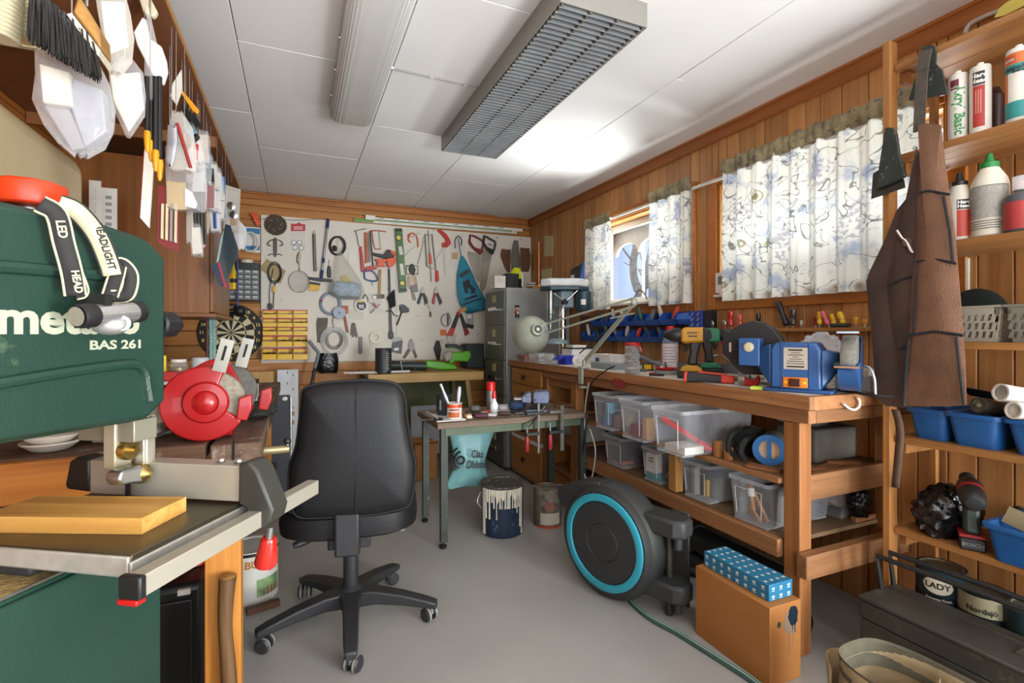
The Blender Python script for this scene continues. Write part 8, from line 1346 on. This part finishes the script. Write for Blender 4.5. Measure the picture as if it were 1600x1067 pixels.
for k,(u,v0,v1,m_,lb)in enumerate(((329,497,572,mat('7fc0b4',.6,dirt='e8e8e0',dk=.5,vs=60),'turquoise and white rope hanging in front of the dartboard'),(323,497,590,mat('6a3a34',.5),'thin dark red rod hanging beside the turquoise rope'),(334,497,566,mat('86b8b0',.6,dirt='e8e8e0',dk=.5,vs=60),'second turquoise rope strand closer to the dartboard centre'))):
 y=3.6;x=onY(u,v0,y).x;t=thing('hanging_rope',lb,'rope',(x,y,onY(u,v1,y).z));WB().tube([(x,y,1.184),(x+.003,y-.005,1.05),(x+.001,y,onY(u,v1,y).z)],.011 if k!=1 else .008,8).build('strand',m_,t);WB().tube([(x,y,onY(u,v1,y).z),(x,y,onY(u,v1,y).z-.03)],.009,8).build('red_end',RED,t)
lz=LZ+.0006
rg=thing('bench_grinder','red bench grinder with big dished wheel guard on the old dark workbench','grinder',(-.24,1.62,lz));RD=mat('a01518',.32,coat=.2,var=.05,name='red_enamel');gc=onY(319,631,1.53);rG=.101
def disc_profile(p,c,ax,n=40):return WB().lathe(p,c,ax,n)
b=WB();n=30;pts=[gc+V((rG*cos(R(a)),0,rG*.98*sin(R(a))))for a in[62+(330-62)*i/n for i in range(n+1)]]+[gc+V((.045*cos(R(-20)),0,.045*sin(R(-20)))),gc+V((.05*cos(R(20)),0,.05*sin(R(20)))),gc+V((.05*cos(R(55)),0,.05*sin(R(55))))]
b.prism(pts,(0,.045,0));b.build('wheel_guard',RD,rg,.004);WB().lathe([(.052,0),(.055,-.004),(.05,-.012),(.032,-.013),(.03,-.008),(.026,-.012),(.012,-.02),(0,-.021)],gc+V((.004,.0005,.004)),(0,1,0),32).build('guard_boss',RD,rg)
for cc,dy,mm,r in((gc,.012,mat('8a8272',.85,var=.25,vs=90),.084),(gc+V((.016,0,.01)),.19,mat('5e5c56',.85,var=.2,vs=90),.084)):WB().lathe([(0,0),(r,0),(r,.028),(0,.028)],cc+V((.012,dy+.002,0)),(0,1,0),40).build('grinding_wheel',mm,rg)
b=WB();pts=[gc+V((.016+rG*cos(R(a)),.18,.01+rG*sin(R(a))))for a in range(80,331,10)];b.prism(pts,(0,.045,0));b.build('rear_guard',RD,rg,.004)
WB().cyl(gc+V((0,.046,0)),gc+V((0,.178,0)),.06,n=28).build('motor',mat('4a4a48',.5),rg);WB().box(gc.x-.06,gc.x+.06,1.59,1.70,lz,gc.z-.04).build('pedestal',RD,rg,.006)
for dx,dy in((.0,-.01),(.035,.17)):
 q0=gc+V((.035+dx,dy,.085));e=V((.022,-.006,.085));WB().beam(q0,q0+e,.032,.002,(0,1,0)).build('shield_bracket',mat('a09d92',.4,.5),rg);WB().beam(q0+e*.35+V((0,-.003,0)),q0+e*.8+V((0,-.003,0)),.006,.001,(0,1,0)).build('bracket_slot',BLKM,rg);
 WB().prism([gc+V((.075+dx*1.2,dy,-.045)),gc+V((.10+dx*1.2,dy,-.05)),gc+V((.112+dx*1.2,dy,-.02)),gc+V((.112+dx*1.2,dy,.02)),gc+V((.082+dx*1.2,dy,.012))],(0,.03,0)).build('tool_rest',RD,rg,.003)
crumple('film_bag',(-.42,1.66,lz+.05),(.10,.08,.06),mat('cfc8b8',.5,var=.15,bump=.4,bs=30),'crumpled whitish sheet film on the old workbench beside the red grinder','sheet',81,.35)
for k,(z,r,lb)in enumerate(((0,.058,'lower white bowl of two stacked at the old workbench front'),(.016,.054,'upper white bowl nested in the other'))):p=onY(80,690,1.58);tag(WB().lathe([(r*.6,0),(r*.65,.001),(r,.018),(r+.001,.022),(r-.003,.021),(r*.62,.004),(0,.004)],(p.x,1.58,lz+z),n=36).build('bowl',mat('dcd8cc',.3)),lb,'bowl')
tag(WB().tube(smooth_path([V((-.36,1.5,lz-.02)),V((-.345,1.49,lz+.012)),V((-.31,1.53,lz+.03)),V((-.27,1.56,lz+.03))],5),.006,8).build('power_cable',BLK),'black cable running from the red grinder over the bench edge','cable')
tag(WB().tube([V((-.15,1.494,lz+.01)),V((-.151,1.492,lz-.07)),V((-.152,1.493,lz-.16))],.003,6).build('hanging_wire',BLK),'thin black wire hanging down the end plank of the old workbench','wire')
t=thing('storage_riser','small white riser shelf with jars and boxes on the old workbench','shelf',(-.5,2.45,lz));WB().box(-.80,-.33,2.36,2.60,.896,.908).build('board',mat('d8d6d0',.5),t)
for x in(-.79,-.35):WB().box(x,x+.012,2.37,2.59,lz,.8955).build('foot',WHITE,t)
zr=.9086
for k,(x,y,d,cc,lb,nm)in enumerate(((-.47,2.44,(.05,.08,.035),'c03030','low box with a red lid on the white riser','box'),(-.42,2.52,(.06,.05,.03),'2f5fae','flat blue box on the white riser','box'),(-.385,2.42,(.05,.05,.022),'3f6fc0','small blue tray at the riser end','tray'),(-.53,2.5,(.06,.06,.10),'d8c020','yellow and blue carton behind the band saw knob','carton'))):tag(WB().bx((x,y,zr+d[2]/2),d,(0,0,4*k)).build('storage_'+nm,mat(cc,.45),bev=.003),lb,nm)
t=thing('screw_jar','glass jar of brass screws on the riser beside a white tub','jar',(-.465,2.55,zr));MB().lathe([(.03,0),(.034,.003),(.034,.06),(.026,.068)],n=24).build('glass',clear('e4eaea',.35),t);MB().lathe([(0,.003),(.031,.003),(.031,.045),(0,.048)],n=20).build('screws',mat('a08a4a',.4,.5,var=.4,vs=90),t);MB().lathe([(.03,.068),(.03,.08),(0,.081)],n=20).build('lid',WHITE,t)
tag(WB().lathe([(.03,0),(.034,.08),(.03,.086),(0,.087)],(-.385,2.55,zr),n=22).build('white_tub',mat('d4d6da',.4)),'small white tub standing at the end of the riser','tub')
t=thing('black_charger','black glossy charger housing standing on the old workbench far end','charger',(onY(375,600,2.9).x,2.9,lz));a=onY(366,601,2.9);c=onY(386,571,2.9);WB().box(a.x,c.x,2.86,2.95,lz,c.z).build('housing',mat('1c1e24',.25),t,.012);WB().box(a.x+.012,c.x-.012,2.856,2.861,a.z+.03,c.z-.02).build('window',mat('7a7d80',.15),t)
for k,(u0,u1,v0,y,cc,lb,nm)in enumerate(((358,371,585,2.7,'d8b83a','yellow and red card leaning by the black charger','card'),(374,404,600,2.55,'d6cfbc','long cream carton on the old workbench beyond the grinder','carton'),(385,402,618,2.3,'d8e0ea','white blue edged packet at the old workbench side','packet'))):a=onY(u0,640,y);c=onY(u1,v0,y);tag(WB().box(a.x,min(c.x,LXR-.005),y,y+.03,lz,max(c.z,lz+.03)).build('small_'+nm,mat(cc,.5)),lb,nm)
crumple('work_glove',(-.13,1.95,lz+.022),(.07,.11,.026),mat('24241f',.7,bump=.3),'dark leather work glove lying on the bench end plank','glove',91,.3)
t=thing('vise_spindle','steel vise spindle with a black ball at the old workbench end','vise',(-.07,1.62,lz-.05));zz=onY(430,703,1.62).z;WB().cyl((LXR-.002,1.62,zz),(onY(452,702,1.62).x,1.62,zz),.012,n=16).build('spindle',mat('b0a27a',.3,.8),t);WB().sph((onY(449,689,1.62).x,1.62,onY(449,689,1.62).z),.011).build('ball_knob',BLK,t);WB().cyl((onY(449,689,1.62).x,1.62,zz),(onY(449,689,1.62).x,1.62,zz+.02),.004,n=8).build('pin',STEEL,t)
c=V((-.17,2.36,.0006));t=tin(c,.10,.215,mat('d6d3c9',.4),'white paint bucket with orange name lettering beside the orange bench leg',mat('d0cdc4',.4));wraptext('BUTINOX',.042,mat('b8741c',.5),t,.1006,.165,38,bold=.001);band(t,.1003,.122,.129,BLK,38,66,'printed_line');band(t,.1,.03,.1,mat('7d9a6a',.5,var=.5,vs=25),10,70);band(t,.1,.03,.06,mat('9a5a4a',.5,var=.4,vs=30),25,65);MB().lathe([(.1015,.198),(.103,.2),(.103,.208),(.1015,.21)],n=36).build('black_rim',BLK,t)
t=thing('tool_case','black plastic tool case standing under the old workbench behind the saw','case',(-.36,1.78,0));WB().box(-.52,-.235,1.64,1.92,.0006,.40).build('shell',mat('191a1a',.4,dirt='4a4434',dk=.66),t,.02,seg=3);WB().box(-.49,-.265,1.632,1.641,.04,.36).build('raised_panel',mat('151616',.4),t,.006);WB().box(-.30,-.27,1.63,1.641,.375,.39).build('latch',WHITE,t)
crumple('patterned_bag',(-.295,1.80,.4+.06),(.105,.09,.066),mat('c8322a',.45,var=.4,vs=30,dirt='e8c9a8',dk=.52,bump=.4,bs=25),'red and white patterned bag crumpled on the black tool case','bag',95,.4)
t=thing('wooden_haft','worn brown wooden tool handle leaning on the orange bench leg','handle',(-.15,1.42,0));P=smooth_path([onY(u,v,1.44)for u,v in((356,902),(353,940),(352,980),(355,1020),(358,1067),(358,1130))]+[V((onY(358,1130,1.44).x,1.44,.003))],4);WB().tube(P,[.02-.004*min(1,i/8)+.004*max(0,(i-10)/12)for i in range(len(P))],12).build('shaft',wood('7d5a34','4a3018','z',1.2,.6,.2),t);WB().lathe([(.018,0),(.020,.003),(.015,.006),(0,.006)],P[0],(0,0,1),14).build('end_grain',wood('a8804a','7d5a2c','z'),t)
tag(WB().bx((-.12,2.22,.012),(.12,.03,.022),(0,0,15)).build('wood_block',wood('6a3f2a','4a2818','x')),'reddish brown wood block on the floor before the paint bucket','block')
t=thing('ceiling_lamp','white fluorescent ceiling lamp with a ribbed acrylic cover','lamp',(.25,2.1,ZC));X0,X1,Y0,Y1=.155,.36,1.56,2.67
WB().box(X0+.01,X1-.01,Y0+.01,Y1-.01,ZC-.03,ZC-.0006).build('base_tray',WHITE,t);b=WB();n=34;vs_=[]
for k,yy in enumerate((Y0,Y0+.015,Y1-.015,Y1)):
 s=.92 if k in(0,3)else 1
 for i in range(n+1):a=pi*i/n;x=(X0+X1)/2-s*(X1-X0)/2*math.copysign(abs(cos(a))**.5,cos(a));z=ZC-.012-s*.062*sin(a)**.5-(.0022 if i%2 else 0);vs_.append((x,yy,z))
m_=n+1;b.add(vs_,[(j*m_+i,j*m_+i+1,(j+1)*m_+i+1,(j+1)*m_+i)for j in range(3)for i in range(n)]);b.add(vs_[:m_],[tuple(range(m_))]);b.add(vs_[-m_:],[tuple(range(m_))]);b.build('ribbed_cover',mat('d9d9d5',.25,var=.02,trans=.15),t)
for yy in(1.75,2.0,2.25,2.5):WB().cyl((X0-.006,yy,ZC-.012),(X0+.004,yy,ZC-.012),.004,n=8).build('clip',STEEL,t)
t=thing('ceiling_lamp','grey louvred fluorescent ceiling lamp running towards the far wall','lamp',(.94,2.1,ZC));X0,X1,Y0,Y1=.768,1.108,1.39,2.80;hz=.085;gm_=mat('8f8d86',.45,.3,var=.05)
b=WB().box(X0,X0+.004,Y0,Y1,ZC-hz,ZC-.0006).box(X1-.004,X1,Y0,Y1,ZC-hz,ZC-.0006).box(X0+.004,X1-.004,Y0,Y0+.004,ZC-hz,ZC-.0006).box(X0+.004,X1-.004,Y1-.004,Y1,ZC-hz,ZC-.0006).box(X0+.004,X1-.004,Y0+.004,Y1-.004,ZC-.012,ZC-.0006);b.build('housing',gm_,t)
WB().box(X0+.006,X1-.006,Y0+.006,Y1-.006,ZC-.022,ZC-.0125).build('reflector',mat('a9b4c0',.2,.85),t)
for i in range(2):WB().cyl((X0+.115+.11*i,Y0+.02,ZC-.038),(X0+.115+.11*i,Y1-.02,ZC-.038),.013,n=14).build('lamp_tube',mat('e0e4e8',.2),t)
for i in range(4):x=X0+.012+(X1-X0-.024)*i/3;WB().beam((x,Y0+.006,ZC-.066),(x,Y1-.006,ZC-.066),.007,.045).build('long_louver',mat('8a8478',.35,.5),t)
b=WB();k=52
for i in range(k):yy=Y0+.02+(Y1-Y0-.04)*i/(k-1);b.add([(X0+.006,yy-.0015,ZC-.044),(X1-.006,yy-.0015,ZC-.044),(X1-.006,yy-.0015,ZC-.090),(X0+.006,yy-.0015,ZC-.090),(X0+.006,yy+.0015,ZC-.044),(X1-.006,yy+.0015,ZC-.044),(X1-.006,yy+.0015,ZC-.090),(X0+.006,yy+.0015,ZC-.090)],[(0,1,2,3),(7,6,5,4),(0,4,5,1),(2,6,7,3),(1,5,6,2),(0,3,7,4)])
b.build('cross_louver',mat('a9adb0',.35,.55),t)
pz2=lambda u,v:onZ(u,v,ZC-.004)
tag(WB().tube(smooth_path([pz2(596,104),pz2(640,113),pz2(690,124),pz2(730,132),pz2(754,134)],5),.0035,8).build('ceiling_cable',mat('8f8d88',.5)),'thin grey cable clipped along the ceiling between the two lamps','cable')
for k,(u,v)in enumerate(((613,106),(675,121),(727,133))):tag(WB().bx(pz2(u,v),(.012,.006,.009),(0,0,0)).build('cable_clip',WHITE),['cable clip next to the ribbed lamp','middle cable clip on the ceiling','cable clip next to the louvred lamp'][k],'clip')
